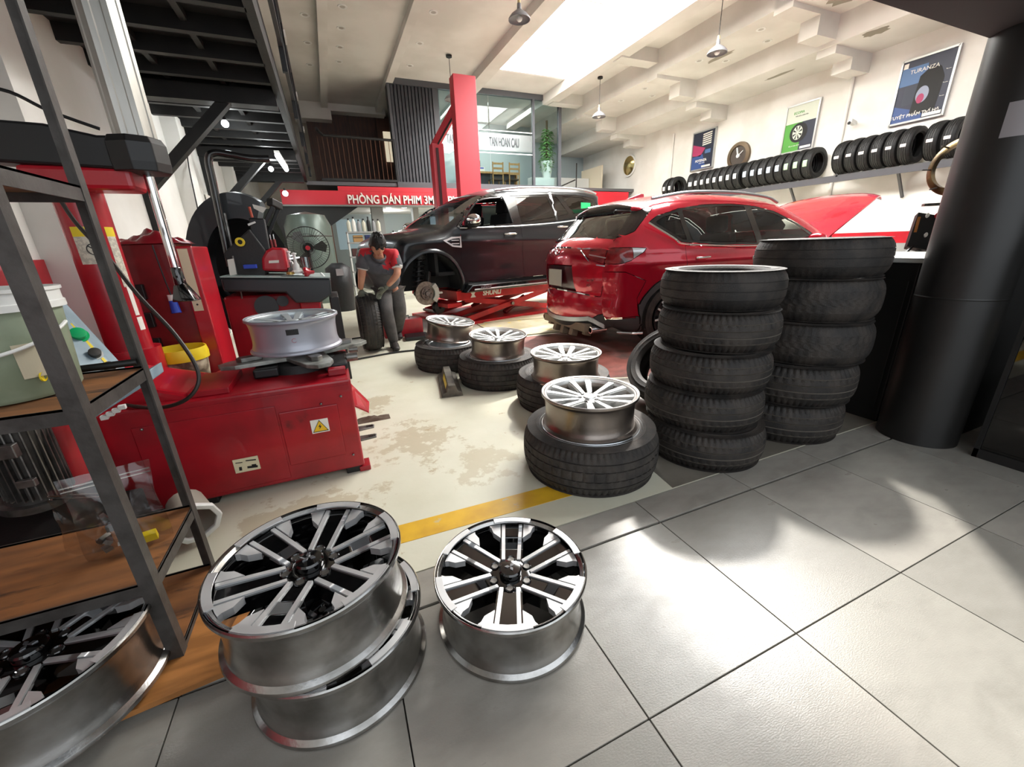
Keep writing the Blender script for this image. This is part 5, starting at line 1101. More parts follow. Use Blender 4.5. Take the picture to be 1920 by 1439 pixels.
wk=thing('person','person in grey and red short-sleeved workwear bending over to roll a tyre','person',(.6,5.15,0))
def wp(o): o.matrix_parent_inverse=Matrix.Translation((-.6,-5.15,0)); return o
J={}
def j(n,x,y,Y): J[n]=aY(x,y,Y); return J[n]
hip=j('hip',728,538,5.42); waist=j('waist',722,518,5.30); chest=j('chest',713,495,5.08); neck=j('neck',710,481,4.96); headc=j('head',708,460,4.90)
rs=j('rs',683,478,5.02); re_=j('re',678,517,5.00); rw=j('rw',676,544,5.10); rh=j('rh',678,556,5.14)
ls=j('ls',740,476,5.02); le=j('le',746,514,4.92); lw=j('lw',726,537,4.98); lh=j('lh',713,550,5.06)
rhip=j('rhip',718,545,5.40); rk=j('rk',723,583,5.12); ra_=j('ra',739,640,5.17); rt=j('rt',742,652,5.02)
lhip=j('lhip',740,545,5.42); lk=j('lk',750,586,5.36); la=j('la',746,622,5.75); lt_=j('lt',748,628,5.62)
ra_.z=.08; rt.z=.03; rt.y=4.98; la.z=.12; lt_.z=.04
# head mesh
def head_mesh():
    b=MB(); n=28; k=22; vs=[]
    for i in range(k+1):
        a=-PI/2+PI*i/k; z=math.sin(a)
        for jj in range(n):
            t=2*PI*jj/n; x=math.cos(a)*math.cos(t); y=math.cos(a)*math.sin(t)   # face looks to -y
            sx=.076*(1-.28*max(0,-z)**1.4); sy=.098*(1-.12*max(0,-z)); px,py,pz=x*sx,y*sy,z*.118
            f=max(0,-y)
            if f>.5:
                py-= .022*math.exp(-((x/.16)**2+((z+.18)/.20)**2))      # nose
                py-= .010*math.exp(-((x/.3)**2+((z+.55)/.10)**2))       # lips
                py-= .012*math.exp(-((x/.35)**2+((z+.86)/.16)**2))      # chin
                for s in(-1,1): py+= .012*math.exp(-(((x-s*.36)/.16)**2+((z-.02)/.10)**2))
                py-= .007*math.exp(-((x/.7)**2+((z-.20)/.08)**2))
            vs.append((px,py,pz))
    b.add(vs,[(i*n+q,i*n+(q+1)%n,(i+1)*n+(q+1)%n,(i+1)*n+q) for i in range(k) for q in range(n)])
    for s in(-1,1): b.ball((s*.078,.008,-.005),.028,10,(.35,.7,1.1))
    return b
HM=Matrix.Translation(headc)@Matrix.Rotation(R(8),4,'Z')@Matrix.Rotation(R(38),4,'X')
hb=head_mesh().mesh('h',skin_m,smooth=70); hb.transform(HM)
tor=[(hip,(.09,.07)),(waist,(.11,.08)),(chest,(.11,.07)),(neck,.05),(headc+Vector((0,.03,-.03)),.055),(rs,.05),(re_,.045),(rw,.03),(ls,.05),(le,.045),(lw,.03),(rhip,.07),(rk,.05),(ra_,.03),(rt,.02),(lhip,.07),(lk,.05),(la,.03),(lt_,.02)]
body=skin('body',tor,[(0,1),(1,2),(2,3),(3,4),(2,5),(5,6),(6,7),(2,8),(8,9),(9,10),(0,11),(11,12),(12,13),(13,14),(0,15),(15,16),(16,17),(17,18)],skin_m,wk,extra=hb); wp(body)
# shirt
rm=rs.lerp(re_,.78); lm=ls.lerp(le,.80)
def shc(c):
    hz=chest.z
    d1=(c-rm).length; d2=(c-lm).length
    if min(d1,d2)<.035: return 1
    if min((c-rs.lerp(re_,.55)).length,(c-ls.lerp(le,.58)).length)<.068: return 2 if True else 0
    if c.z>rs.z-.005 and abs(c.x-neck.x)>.07: return 1
    if c.x>neck.x+.05 and c.z>chest.z-.0 and c.y<chest.y+.05 and c.x<ls.x+.01: return 1
    if c.y<chest.y and -.06<c.z-chest.z<0 and chest.x<c.x<ls.x-.03: return 1
    return 0
sv=[(hip.lerp(waist,.1),(.19,.16)),(waist,(.19,.16)),(chest,(.21,.175)),(neck.lerp(chest,.28),(.10,.09)),(rs,.085),(rs.lerp(re_,.5),.08),(rm,.078),(ls,.085),(ls.lerp(le,.5),.08),(lm,.078),(chest.lerp(neck,.42)+Vector((0,.02,0)),(.165,.125))]
sh_=skin('shirt',sv,[(0,1),(1,2),(2,10),(10,3),(10,4),(4,5),(5,6),(10,7),(7,8),(8,9)],[cloth_g,cloth_r,cloth_w],wk,colorf=shc); wp(sh_)
tv=[(hip.lerp(waist,.3),(.15,.13)),(rhip,.115),(rhip.lerp(rk,.5),.112),(rk,.092),(rk.lerp(ra_,.5),.08),(ra_+Vector((0,0,-.03)),.062),(lhip,.115),(lhip.lerp(lk,.5),.112),(lk,.092),(lk.lerp(la,.5),.08),(la+Vector((0,0,-.03)),.062)]
tr_=skin('trousers',tv,[(0,1),(1,2),(2,3),(3,4),(4,5),(0,6),(6,7),(7,8),(8,9),(9,10)],mat('dark_grey_trousers','#4c4846',.85,col2='#403d3c',nscale=12,bump=.3,bscale=35),wk); wp(tr_)
def hand(w,h,d,name,thumb):
    """palm from wrist w to h, fingers continue along d; thumb side vector"""
    d=Vector(d).normalized(); ax=(h-w).normalized(); side=Vector(thumb).normalized(); V=[(w,.032),(w.lerp(h,.5),(.038,.024)),(h,(.042,.022))]; E=[(0,1),(1,2)]
    for k,(o_,L) in enumerate(((-.030,.062),(-.010,.074),(.010,.078),(.030,.070))):
        b0=h+side*o_; i=len(V); V+=[(b0+ax*.012,.0105),(b0+ax*.02+d*L*.45,.0098),(b0+ax*.015+d*L-ax*.01,.0085)]; E+=[(2,i),(i,i+1),(i+1,i+2)]
    i=len(V); tb=w.lerp(h,.35)+side*.035; V+=[(tb,.013),(tb+side*.028+ax*.02,.0115),(tb+side*.035+ax*.045+d*.01,.0095)]; E+=[(1,i),(i,i+1),(i+1,i+2)]
    return wp(skin(name,V,E,glove,wk,sub=1))
hand(rw,rh,(0,.35,-1),'glove',(1,-.2,0)); hand(lw,lh,(-.4,-.2,-.8),'glove',(-.6,-.5,.4))
for a,t in ((ra_,rt),(la,lt_)):
    o=skin('shoe',[(a+Vector((0,.03,-.02)),(.05,.05)),(Vector((a.x,a.y+.05,.04)),.046),(a.lerp(t,.55)*1.0+Vector((0,0,-.01)),(.052,.045)),(Vector((t.x,t.y-.05,.032)),(.048,.032))],[(0,1),(0,2),(2,3)],mat('dark_shoe','#2a2422',.6),wk); wp(o)
# collar, belt line, placket, pocket
b=MB(); nb_=neck.lerp(chest,.1)
b.lathe([(.062,0),(.075,-.02),(.082,.012),(.07,.02)],20,closed=True,c=nb_,M=Matrix.Rotation(R(35),3,'X')); wp(b.build('collar',cloth_g,wk,smooth=50))
b=MB(); c=chest+Vector((.0,-.155,-.07)); b.box(c+Vector((.085,.02,.01)),(.09,.01,.08),rx=-.3); wp(b.build('chest_pocket',cloth_g,wk,bev=.004))
# hair
b=MB(); n=30;k=14; vs=[]; rr=random.Random(3)
for i in range(k+1):
    a=R(-22)+(PI/2-R(-22))*i/k
    for jj in range(n):
        t=2*PI*jj/n; x=math.cos(a)*math.cos(t); y=math.cos(a)*math.sin(t); z=math.sin(a); s=1.10+.05*math.sin(jj*2.7+i)+(rr.uniform(-.05,.07) if i<k-2 else 0)
        low= .0
        if y<-.35: zz=max(z,.16+.08*math.sin(jj*2.1)); 
        else: zz=z
        vs.append((x*.080*s,y*.100*s+.004,zz*.122*s+.012))
b.add(vs,[(i*n+q,i*n+(q+1)%n,(i+1)*n+(q+1)%n,(i+1)*n+q) for i in range(k) for q in range(n)])
hm=b.mesh('hair',hair_m,smooth=60); hm.transform(HM); wp(ob('hair',hm,wk))
b=MB()
for s in(-1,1): b.ball((s*.030,-.084,.004),.010,8,(1.3,.5,.6)); 
for s in(-1,1): b.box((s*.031,-.094,.020),(.034,.006,.006),rz=s*.15)
em=b.mesh('eyes',ink); em.transform(HM); wp(ob('eyes',em,wk))
b=MB(); b.box((0,-.098,-.062),(.036,.006,.007)); em=b.mesh('mouth',mat('lips','#8e4a44',.5)); em.transform(HM); wp(ob('mouth',em,wk))
# the tyre he rolls
tag(ob('tyre',rib2,None,(.21,5.24,.349),(0,R(90),R(1))),'worn black tyre standing upright, being rolled by the worker','tyre')
# stool / trolley behind him and cables
b=MB()
cables=[[(-.25,5.9,.012),(.05,6.0,.012),(.5,6.1,.012),(.9,6.25,.012)],[(-.1,5.2,.012),(.05,5.6,.02),(.2,5.75,.012),(.5,5.6,.012)],[(-.2,4.75,.012),(.1,4.8,.012),(.6,4.9,.012),(1.1,4.8,.012)]]
for i,c in enumerate(cables):
    b=MB(); b.tube(smoothpts(c,8),.010,8); tag(b.build('cable',blk,smooth=50),['black cable on the floor behind the worker, the farther one','black looped cable on the floor left of the rolled tyre','black cable running across the floor at the worker\'s feet'][i],'cable')
wb=thing('wheel_chock','black wedge with yellow sides on the floor left of the flat tyres','wheel chock',(.82,3.42,0),R(-10))
b=MB(); b.prism([(-.09,0),(.09,0),(.085,.03),(.045,.045),(.03,.10),(-.03,.10),(-.045,.045),(-.085,.03)],-.30,.30,M=Matrix(((1,0,0),(0,0,1),(0,1,0)))); b.build('body',mat('chock_rubber','#4a463e',.7,col2='#6b655a',nscale=9),wb,bev=.004)
for x,n_ in ((-.0605,'yellow_strip'),):
    b=MB(); b.add([(-.047,-.22,.047),(-.047,.10,.047),(-.033,.10,.092),(-.033,-.22,.092)],[(0,1,2,3)]); b.build(n_,yellow,wb,loc=(-.002,0,0))
t=thing('foot_block','small dark rubber block on the floor behind the worker\'s foot','block',(.95,5.62,0)); b=MB(); b.prism([(-.18,-.15),(.18,-.15),(.15,.15),(-.15,.15)],0,.05); b.build('body',blk,t,bev=.01)
t=thing('trolley','low dark creeper board on the floor behind the worker','trolley',(.75,6.75,.0)); b=MB(); b.b2((-.45,-.3,.04),(.45,.3,.09)); b.build('deck',black_steel,t,bev=.01)
for x in(-.38,.38):
    for y in(-.22,.22): b=MB(); b.cyl((x-.012,y,.022),(x+.012,y,.022),.022); b.build('caster',steel,t)
t=thing('tool_chest','small red tool case on the floor behind the worker\'s knees','case',(.86,5.9,0)); b=MB(); b.b2((-.32,-.1,0),(.22,.12,.24)); b.build('body',red_dirty,t,bev=.01); b=MB(); b.tube([(-.1,0,.24),(-.1,0,.28),(.05,0,.28),(.05,0,.24)],.008,6); b.build('handle',blk,t)
# ---------------------------------------------------------------- right side: column, counter, tyre rack, posters
b=MB(); b.lathe([(.185,0),(.185,2.5)],64,c=(3.17,1.10,0)); b.lathe([(.1855,.845),(.1875,.85),(.1855,.856)],64,c=(3.17,1.10,0)); cm=b.build('column',mat('charcoal_column','#1d1c1b',.42,col2='#191817',nscale=4),smooth=40); struct(cm)
th_=math.atan2(-1.10,-3.17)
# notice wrapped on the column
b=MB(); vs=[]; t0=th_-R(16)
for i in range(9):
    t=t0+R(3+44*i/8); vs+=[(3.17+.1865*math.cos(t),1.10+.1865*math.sin(t),1.60),(3.17+.1865*math.cos(t),1.10+.1865*math.sin(t),1.745)]
b.add(vs,[(2*i,2*i+2,2*i+3,2*i+1) for i in range(8)]); tag(b.build('notice',paper_grey,smooth=60),'grey paper notice taped round the dark column at the right edge','notice')
b=MB(); b.b2((1.1,1.25,2.06),(3.6,.85,2.4)); struct(b.build('canopy_beam',mat('maroon_grey','#3a2f2f',.7)))
# glass display cabinet by the right edge
gc=thing('glass_case','dark framed glass case with yellow and cream jugs at the right edge','display case',(3.35,.62,0))
b=MB()
for x,y in ((-.22,.2),(.4,.2),(-.22,-.3),(.4,-.3)): b.bar((x,y,0),(x,y,1.15),.02)
b.b2((-.23,-.31,0),(.41,.21,.05)); b.build('frame',black_steel,gc)
b=MB(); b.b2((-.22,-.3,.05),(-.215,.2,1.1)); b.build('glass_pane',glass('smoked_glass','#5a5a55',.05),gc)
b=MB(); b.b2((-.235,-.02,.33),(-.232,.06,.45)); b.build('paper_label',paper_grey,gc)
t=thing('jug','yellow and cream plastic jug inside the glass case','jug',(3.42,.62,.5)); b=MB(); b.lathe([(.0001,0),(.08,0),(.09,.02),(.09,.16),(.03,.21),(.03,.24),(.0001,.24)],24); b.build('body',mat('cream_jug','#b6a36a',.5),t,smooth=40); b=MB(); b.b2((-.1,-.1,.05),(.1,.1,.12)); b.build('label',yellow,t)
b=MB(); b.b2((3.2,.4,.49),(3.7,.8,.5)); tag(b.build('case_shelf',black_steel),'thin black shelf inside the glass case','shelf')
b=MB(); b.b2((3.25,.35,.05),(3.6,.7,.40)); tag(b.build('cardboard_box',mat('cardboard','#8a7a58',.8),bev=.004),'brown cardboard box low in the glass case','box')
# black counter
ct=thing('counter','black counter with pale top behind the right tyre stack','counter',(3.54,1.81,0))
b=MB(); b.b2((-.36,-.5,0),(.55,.55,1.02)); b.build('body',mat('counter_black','#0b0b0b',.5),ct,bev=.008)
b=MB(); b.b2((-.38,-.52,1.02),(.57,.57,1.05)); b.build('top',mat('pale_counter_top','#b9bcb8',.4),ct,bev=.006)
for y in (-.25,.25): b=MB(); b.b2((-.366,y-.22,.1),(-.36,y+.22,.92)); b.build('front_panel',mat('counter_black','#0b0b0b'),ct,bev=.003)
# control box on a stand standing beyond the counter
cb=thing('control_box','black switch box with red and white buttons on a thin stand beyond the counter','control box',(4.60,1.94,0))
cb.scale=(.62,.62,1)
b=MB(); b.cyl((0,0,0),(0,0,1.1),.03); b.build('post',steel,cb)
b=MB(); b.box((0,0,1.18),(.27,.10,.28),rx=-.25,rz=-.9,ry=.15); b.build('box',blk,cb,bev=.006)
Mq=Matrix.Rotation(-.9,3,'Z')@Matrix.Rotation(.15,3,'Y')@Matrix.Rotation(-.25,3,'X'); 
for (u,v),m,nm in (((-.03,.06),white_pl,'white_button'),((.06,.07),red_paint,'red_button'),((.02,-.09),white_pl,'switch')):
    p=Vector((0,0,1.24))+Mq@Vector((u,-.05,v)); q=Vector((0,0,1.24))+Mq@Vector((u,-.07,v)); b=MB(); b.cyl(p,q,.018); b.build(nm,m,cb)
p=Vector((0,0,1.24))+Mq@Vector((-.10,-.052,-.02)); b=MB(); b.box(p,(.03,.002,.12),rz=-.9); b.build('caption_strip',mat('orange_print','#a8682a',.6),cb)
b=MB(); b.box((.22,-.12,1.20),(.07,.05,.36),rz=-.9); b.build('yellow_ladder',mat('olive_yellow','#8a7a28',.5),cb,bev=.01)
for k in range(6): b=MB(); b.box((.19,-.15,1.06+k*.05),(.07,.02,.01),rz=-.9); b.build('slot',ink,cb)
b=MB(); b.box((.1,-.05,1.40),(.34,.12,.02),rz=-.9); b.build('lid',steel,cb)
b=MB(); b.bar((-.2,.05,1.02),(-.02,0,1.14),.02); b.build('brace',blk,cb)
rg=thing('brass_ring_holder','brass ring with steel pins on a thin stand beside the column','ring holder',aX(1796,312,4.4)); rg.scale=(.85,.85,.85)
b=MB(); MM=Matrix.Rotation(R(-8),3,'Z'); b.lathe([(.17,-.03),(.21,-.02),(.235,.02),(.22,.035),(.175,.03)],48,closed=True,axis='X',M=MM); b.build('ring',mat('old_brass','#8f7a50',.35,metal=.85,col2='#5c4a30',nscale=8),rg,smooth=50)
b=MB()
for k in range(6):
    a=k*PI/3; b.bar(MM@Vector((0,.18*math.cos(a),.18*math.sin(a))),MM@Vector((-.10,.20*math.cos(a),.20*math.sin(a))),.01)
b.build('pins',steel,rg)
b=MB(); b.cyl((0,0,-.20),(0,0,-1.915),.02); b.build('stand_pole',steel,rg)
b=MB(); 
for k in range(4): b.bar((0,0,-.28-.05*k),(-.07,-.02,-.25-.05*k),.006)
b.build('hooks',steel,rg)
# tyre rack on the right wall
XR=10.05
rk_=thing('tyre_rack','long grey steel tyre rack fixed along the right white wall','rack',(10.2,7.5,2.33))
b=MB(); 
for x in (-.10,.26):
    b=MB(); b.b2((x-.02,-4.6,-.03),(x+.02,4.35,.03)); b.build('rail',rail_grey,rk_)
b=MB(); b.b2((-.13,-4.6,-.10),(-.11,4.35,.0)); b.build('front_fascia',mat('rail_dark','#4c4c50',.4),rk_)
for y in (-4.2,-2.6,-.55,1.6,3.7):
    b=MB(); b.bar((-.1,y,-.03),(.28,y,-.5),.04); b.bar((-.1,y,0),(.28,y,0),.04); b.build('bracket',rail_grey,rk_)
for y in (-1.55,): 
    b=MB(); b.bar((-.1,y,.0),(-.1,y+.05,.38),.04); b.bar((.28,y,.0),(.28,y,.5),.04); b.bar((-.1,y+.05,.38),(.28,y,.5),.03); b.build('divider',rail_grey,rk_)
nt=tyre_mesh('new_tyre',.315,.20,.2,'zig',90,rubber_new)
def wall_tyre(y,tilt,stk,lab,grp,z=2.33,sc=1,first=[None]):
    if first[0] is None:
        t=thing('tyre','x','tyre'); o=ob('casing',nt,t,(0,0,-.1)); first[0]=t
    else:
        t=first[0].copy(); COL.objects.link(t); c=first[0].children[0].copy(); COL.objects.link(c); c.parent=t
    t.location=(10.17,y,z+.322*sc); t.rotation_euler=(R(90),0,tilt); t.scale=(sc,sc,sc); t['label']=lab; t['group']=grp
    if stk:
        m,h=stk
        b=MB(); vs=[]; a0=R(180+2)
        for i in range(5):
            a=a0+R(-5+10*i/4)*h; vs+=[(.3165*math.cos(a),.3165*math.sin(a),-.045),(.3165*math.cos(a),.3165*math.sin(a),.045)]
        b.add(vs,[(2*i,2*i+2,2*i+3,2*i+1) for i in range(4)]); b.build('sticker',m,t)
    return t
red_st=mat('white_red_sticker','#e6ddd8',.5); gst=mat('green_white_sticker','#a9d8a0',.5); bst=mat('blue_white_sticker','#c3d6ea',.5)
W_t=[]
def ypx(px): # distance along the rack of a pixel column
    d=_ray(px,300); return None
pos=[]
# y along the wall measured at rack height, from the nearest group to the farthest
g1=[4.20,4.43]; g2=[4.80,5.02,5.24,5.46,5.68,5.90]; g3=[6.53,6.74,6.95,7.16,7.37,7.58,7.79,8.0]; g4=[8.28,8.49,8.70,8.91,9.12,9.33,9.54]; g5=[9.90]; g6=[10.55,10.78]
def ordn(i): return ['first','second','third','fourth','fifth','sixth','seventh','eighth'][i]
for nm,g,stk,gr in (('pair nearest the column',g1,(red_st,.9),'black tyres with small square stickers on the wall rack'),('near group of six',g2,(red_st,.9),'black tyres with small square stickers on the wall rack'),('middle group of eight',g3,None,'black tyres with coloured strips on the wall rack'),('far group of seven',g4,(white_pl,2.2),'black tyres with white strips on the wall rack'),('lone one with an open bore',g5,(white_pl,2.),'black tyres at the far end of the wall rack'),('farthest pair',g6,(white_pl,2.),'black tyres at the far end of the wall rack')):
    for i,y in enumerate(g):
        k=stk or ((gst,2.3) if i<3 else (bst,2.3))
        wall_tyre(y,R(0) if nm!='lone one with an open bore' else R(25),k,('%s new tyre from the right in the %s on the wall rack'%(ordn(i),nm)) if len(g)>1 else 'single new tyre with open bore turned to the room, far end of the wall rack',gr,z=2.36)
# posters
XW=10.47
def poster(name,label,y0,y1,z0,z1,draw,bgm):
    t=thing('poster',label,'poster',(XW,(y0+y1)/2,(z0+z1)/2)); w=abs(y1-y0); h=z1-z0
    b=MB(); b.b2((-.012,-w/2,-h/2),(.02,w/2,h/2)); b.build('print',bgm,t)
    b=MB()
    for a,c in (((-.03,-w/2-.02,-h/2-.02),(.02,-w/2+.012,h/2+.02)),((-.03,w/2-.012,-h/2-.02),(.02,w/2+.02,h/2+.02)),((-.03,-w/2,-h/2-.02),(.02,w/2,-h/2+.012)),((-.03,-w/2,h/2-.012),(.02,w/2,h/2+.02))): b.b2(a,c)
    b.build('frame',mat('alu_frame','#b4b4b2',.35,metal=.7),t)
    def q(name,m,pts,off=.014):  # pts in poster coords: u right (seen from room), v up, units of width/height
        b=MB(); P=[(-off,-(u)*w,v*h) for u,v in pts]; b.add(P,[tuple(range(len(P)))]); return b.build(name,m,t)
    def tx(s,size,u,v,m,bold=0): return text('lettering',s,size,m,t,frameM((-.016,-u*w,v*h),(0,-1,0),(0,0,1)),.001,bold=bold)
    draw(q,tx,w,h); return t
navy=mat('poster_navy','#141a33',.4); pgreen=mat('poster_green','#4f9a38',.45); plite=mat('poster_pale','#c9cfc0',.5); dnavy=mat('poster_dark','#1f2638',.45); ppink=mat('poster_pink','#a02f5a',.5); pblue=mat('poster_blue','#2f4a80',.45); pgrey=mat('poster_grey','#8d93a6',.45); skyb=mat('poster_sky','#4b6c98',.45)
def circ(u,v,r,w,h,n=28,sx=1): return [(u+sx*r*math.cos(2*PI*i/n),v+r*w/h*math.sin(2*PI*i/n)) for i in range(n)]
def d1(q,tx,w,h):
    q('picture',pblue,[(-.5,-.5),(.1,-.5),(.1,-.38),(-.5,-.2)]); q('picture',skyb,[(-.5,.1),(.05,.1),(.0,.38),(-.5,.38)]); q('picture',dnavy,[(-.35,-.22),(.0,-.22),(.0,.12),(-.35,.08)])
    q('tyre_picture',ink,[(-.15,-.40),(.32,-.40),(.36,.1),(.25,.28),(.05,.30),(-.1,.2)],.015); q('tyre_picture',pgrey,circ(.02,-.1,.17,w,h,sx=.7),.0165); q('tyre_picture',ppink,circ(.0,-.16,.10,w,h,sx=.7),.0175)
    q('caption_box',paperm,[(.12,-.47),(.46,-.47),(.46,-.42),(.12,-.42)],.0175); q('caption_box',paperm,[(-.47,.38),(-.38,.38),(-.38,.46),(-.47,.46)],.0175)
    tx('TURANZA',.09,-.05,.30,paperm,.000); tx('TUYỆT PHẨM Thế Hệ',.075,-.05,-.40,paperm,.001)
    for v in (.2,.0,-.2): tx('ABC' if False else '•—',.05,.40,v,paperm)
def d2(q,tx,w,h):
    q('picture',plite,[(-.5,.12),(.5,.12),(.5,.5),(-.5,.5)]); q('picture',pgreen,[(-.5,-.5),(.05,-.5),(.05,.12),(-.5,.12)]); q('picture',dnavy,[(.05,-.5),(.5,-.5),(.5,.12),(.05,.12)])
    q('tyre_picture',ink,circ(-.02,-.1,.28,w,h),.016); q('tyre_picture',plite,circ(-.05,-.1,.2,w,h,sx=.8),.017)
    for k in range(8):
        a=k*PI/4; q('spoke_picture',ink,[(-.05+.02*math.cos(a+.3),-.1+.02*math.sin(a+.3)),(-.05+.15*math.cos(a+.2),-.1+.19*w/h*math.sin(a+.2)),(-.05+.15*math.cos(a+.55),-.1+.19*w/h*math.sin(a+.55))],.018)
    q('caption_box',paperm,[(.1,-.46),(.44,-.46),(.44,-.41),(.1,-.41)],.0175); tx('ECOPIA',.07,-.1,.33,pgreen,.001); tx('Tiết kiệm nhiên liệu',.035,.0,.26,ink); tx('Lốp xe thân thiện',.035,-.1,-.37,paperm)
def d3(q,tx,w,h):
    q('picture',pblue,[(-.5,-.5),(.2,-.5),(.0,-.1),(-.5,-.15)]); q('picture',ppink,[(-.5,-.1),(-.1,-.15),(.1,.05),(-.5,.2)]); q('picture',skyb,[(.1,-.1),(.35,-.1),(.35,.0),(.1,.0)]) 
    for i in range(6): q('stripe',paperm,[(-.05+.0*i,.12+i*.055),(.35,.12+i*.055+.02),(.35,.15+i*.055+.02),(-.05,.15+i*.055)],.016)
    tx('POTENZA',.09,-.05,-.27,paperm,.002); tx('SPORT DRIVE',.035,.0,-.34,paperm); q('caption_box',paperm,[(.0,-.46),(.4,-.46),(.4,-.41),(.0,-.41)],.0175)
poster('poster','large dark blue poster with a tyre picture, nearest the column on the right wall',5.40,4.62,3.16,4.18,d1,navy)
poster('poster','green and pale poster with a wheel picture, middle of the right wall',7.55,6.83,3.06,4.02,d2,plite)
poster('poster','narrow purple and blue poster, farthest of the three on the right wall',10.36,9.58,3.12,4.10,d3,dnavy)
# wall discs
t=thing('wall_clock','dark round wheel-shaped disc on the right wall between two posters','clock',(10.46,8.74,3.24)); b=MB(); b.lathe([(.24,-.04),(.33,-.03),(.335,.03),(.24,.03)],40,closed=True,axis='X'); b.build('rim',mat('bronze_disc','#6e5f4c',.4,metal=.6),t,smooth=40); b=MB(); b.lathe([(.0001,-.01),(.25,-.01)],40,axis='X'); b.build('face',mat('dark_disc','#4a423a',.5),t); b=MB(); b.bar((-.03,0,0),(-.03,.05,.2),.03); b.bar((-.03,0,0),(-.03,-.14,.1),.02); b.build('hands',white_pl,t); b=MB(); b.lathe([(.0001,-.05),(.05,-.04),(.05,0)],20,axis='X'); b.build('boss',white_pl,t)
t=thing('round_mirror','small shiny round mirror disc at the far end of the right wall','mirror',(10.46,13.3,3.75)); b=MB(); b.lathe([(.0001,-.06),(.2,-.045),(.32,0)],40,axis='X'); b.build('mirror_face',mat('gold_mirror','#c9b07a',.15,metal=1),t,smooth=60); b=MB(); b.lathe([(.31,-.02),(.36,-.02),(.36,.02),(.31,.02)],40,closed=True,axis='X'); b.build('frame',white_pl,t)
t=thing('security_camera','small white security camera on the right wall between posters','camera',(10.44,6.02,3.36)); b=MB(); b.box((-.1,0,0),(.18,.08,.08),ry=.2); b.bar((.05,0,0),(-.05,0,0),.03); b.build('body',white_pl,t,bev=.01); b=MB(); b.cyl((-.19,0,-.02),(-.2,0,-.02),.03); b.build('lens',ink,t)
# pendants
pd=None
for i,(x,y,z,lab) in enumerate(((3.5,7.5,4.72,'grey bell pendant lamp at the top of the picture, nearest one'),(7.43,7.0,4.55,'white bell pendant lamp hanging right of the skylight'),(3.36,11.2,4.60,'grey bell pendant lamp before the corrugated dark wall'),(7.25,10.6,4.38,'pale bell pendant lamp hanging left of the far posters'))):
    if pd is None:
        pd=thing('pendant_lamp',lab,'pendant lamp',(x,y,z),0,'bell pendant lamps'); b=MB(); b.lathe([(.028,.20),(.032,.12),(.06,.10),(.12,.05),(.155,0),(.158,-.02),(.150,-.02),(.148,0),(.11,.045),(.03,.09)],36); b.build('shade',mat('pendant_grey','#77777a',.4),pd,smooth=50)
        b=MB(); b.lathe([(.0001,.26),(.02,.26),(.024,.20),(.024,.13)],16); b.build('socket',mat('socket_brass','#c9b98a',.4,metal=.5),pd,smooth=40); b=MB(); b.ball((0,0,.0),.045,12); b.build('bulb',white_pl,pd,smooth=60)
        b=MB(); b.cyl((0,0,.26),(0,0,.88),.006,n=6); b.build('cord',blk,pd); b=MB(); b.lathe([(.0001,.85),(.06,.85),(.06,.89)],16); b.build('ceiling_rose',blk,pd)
    else: dup(pd,(x,y,z),label=lab)
for o in bpy.data.objects:
    if o.name.startswith('pendant_lamp'): o.scale=(1.15,1.15,1.0)
wallquad('wall_front_right',(3.75,-1.5,-.014),(3.85,.95,2.06),mat('dark_partition','#1a1918',.6))
wallquad('wall_front_partition',(3.40,.98,-.014),(10.5,1.06,2.06),mat('dark_partition','#1a1918',.6))
# ---------------------------------------------------------------- mezzanine on the left
for a,c in (((-1.8,-1,3.05),(-.25,13,3.12)),): wallquad('mezzanine_deck',a,c,black_steel)
b=MB(); b.b2((-.29,-1,2.92),(-.22,13,3.26)); struct(b.build('mezzanine_girder',black_steel))
mz=ob('mezzanine_framing',None); struct(mz)
y=1.6; i=0
while y<12.8:
    q=MB(); q.b2((-1.8,y,2.92),(-.28,y+.07,3.06)); q.build('joist',black_steel,mz); y+=.52
for y in (3.0,6.2,9.4,12.2):
    q=MB(); q.bar((-1.75,y,1.9),(-.65,y,2.98),.13,.10); q.build('brace',black_steel,mz)
    q=MB(); q.bar((-1.76,y,0),(-1.76,y,3.0),.10,.12); q.build('post',black_steel,mz)
    q=MB(); q.b2((-1.8,y-.09,2.80),(-.28,y+.09,2.96)); q.build('main_beam',black_steel,mz)
for x in (-1.3,-.8): q=MB(); q.b2((x,0,2.98),(x+.05,12.8,3.04)); q.build('runner',black_steel,mz)
# side railing with close balusters
rl_=thing('railing','grey steel railing with close upright bars along the mezzanine edge','railing',(-.12,6,3.1))
b=MB(); b.b2((-.03,-7,1.02),(.03,6.9,1.07)); b.build('handrail',rail_grey,rl_); b=MB(); b.b2((-.02,-7,.12),(.02,6.9,.16)); b.build('bottom_rail',rail_grey,rl_)
q=MB(); q.b2((-.008,-.008,.12),(.008,.008,1.04)); bm1=q.mesh('baluster',rail_grey)
for k in range(105): ob('baluster',bm1,rl_,(0,-5.6+k*.12,0))
q=MB(); q.b2((-.025,-.025,-.1),(.025,.025,1.04)); bm2=q.mesh('post',blk)
for k in range(8): ob('post',bm2,rl_,(0,-5.6+k*1.75,0))
for k in range(3): q=MB(); q.b2((.03,1.2+2.4*k,.80),(.05,1.45+2.4*k,.88)); q.build('light_fitting',white_pl,rl_)
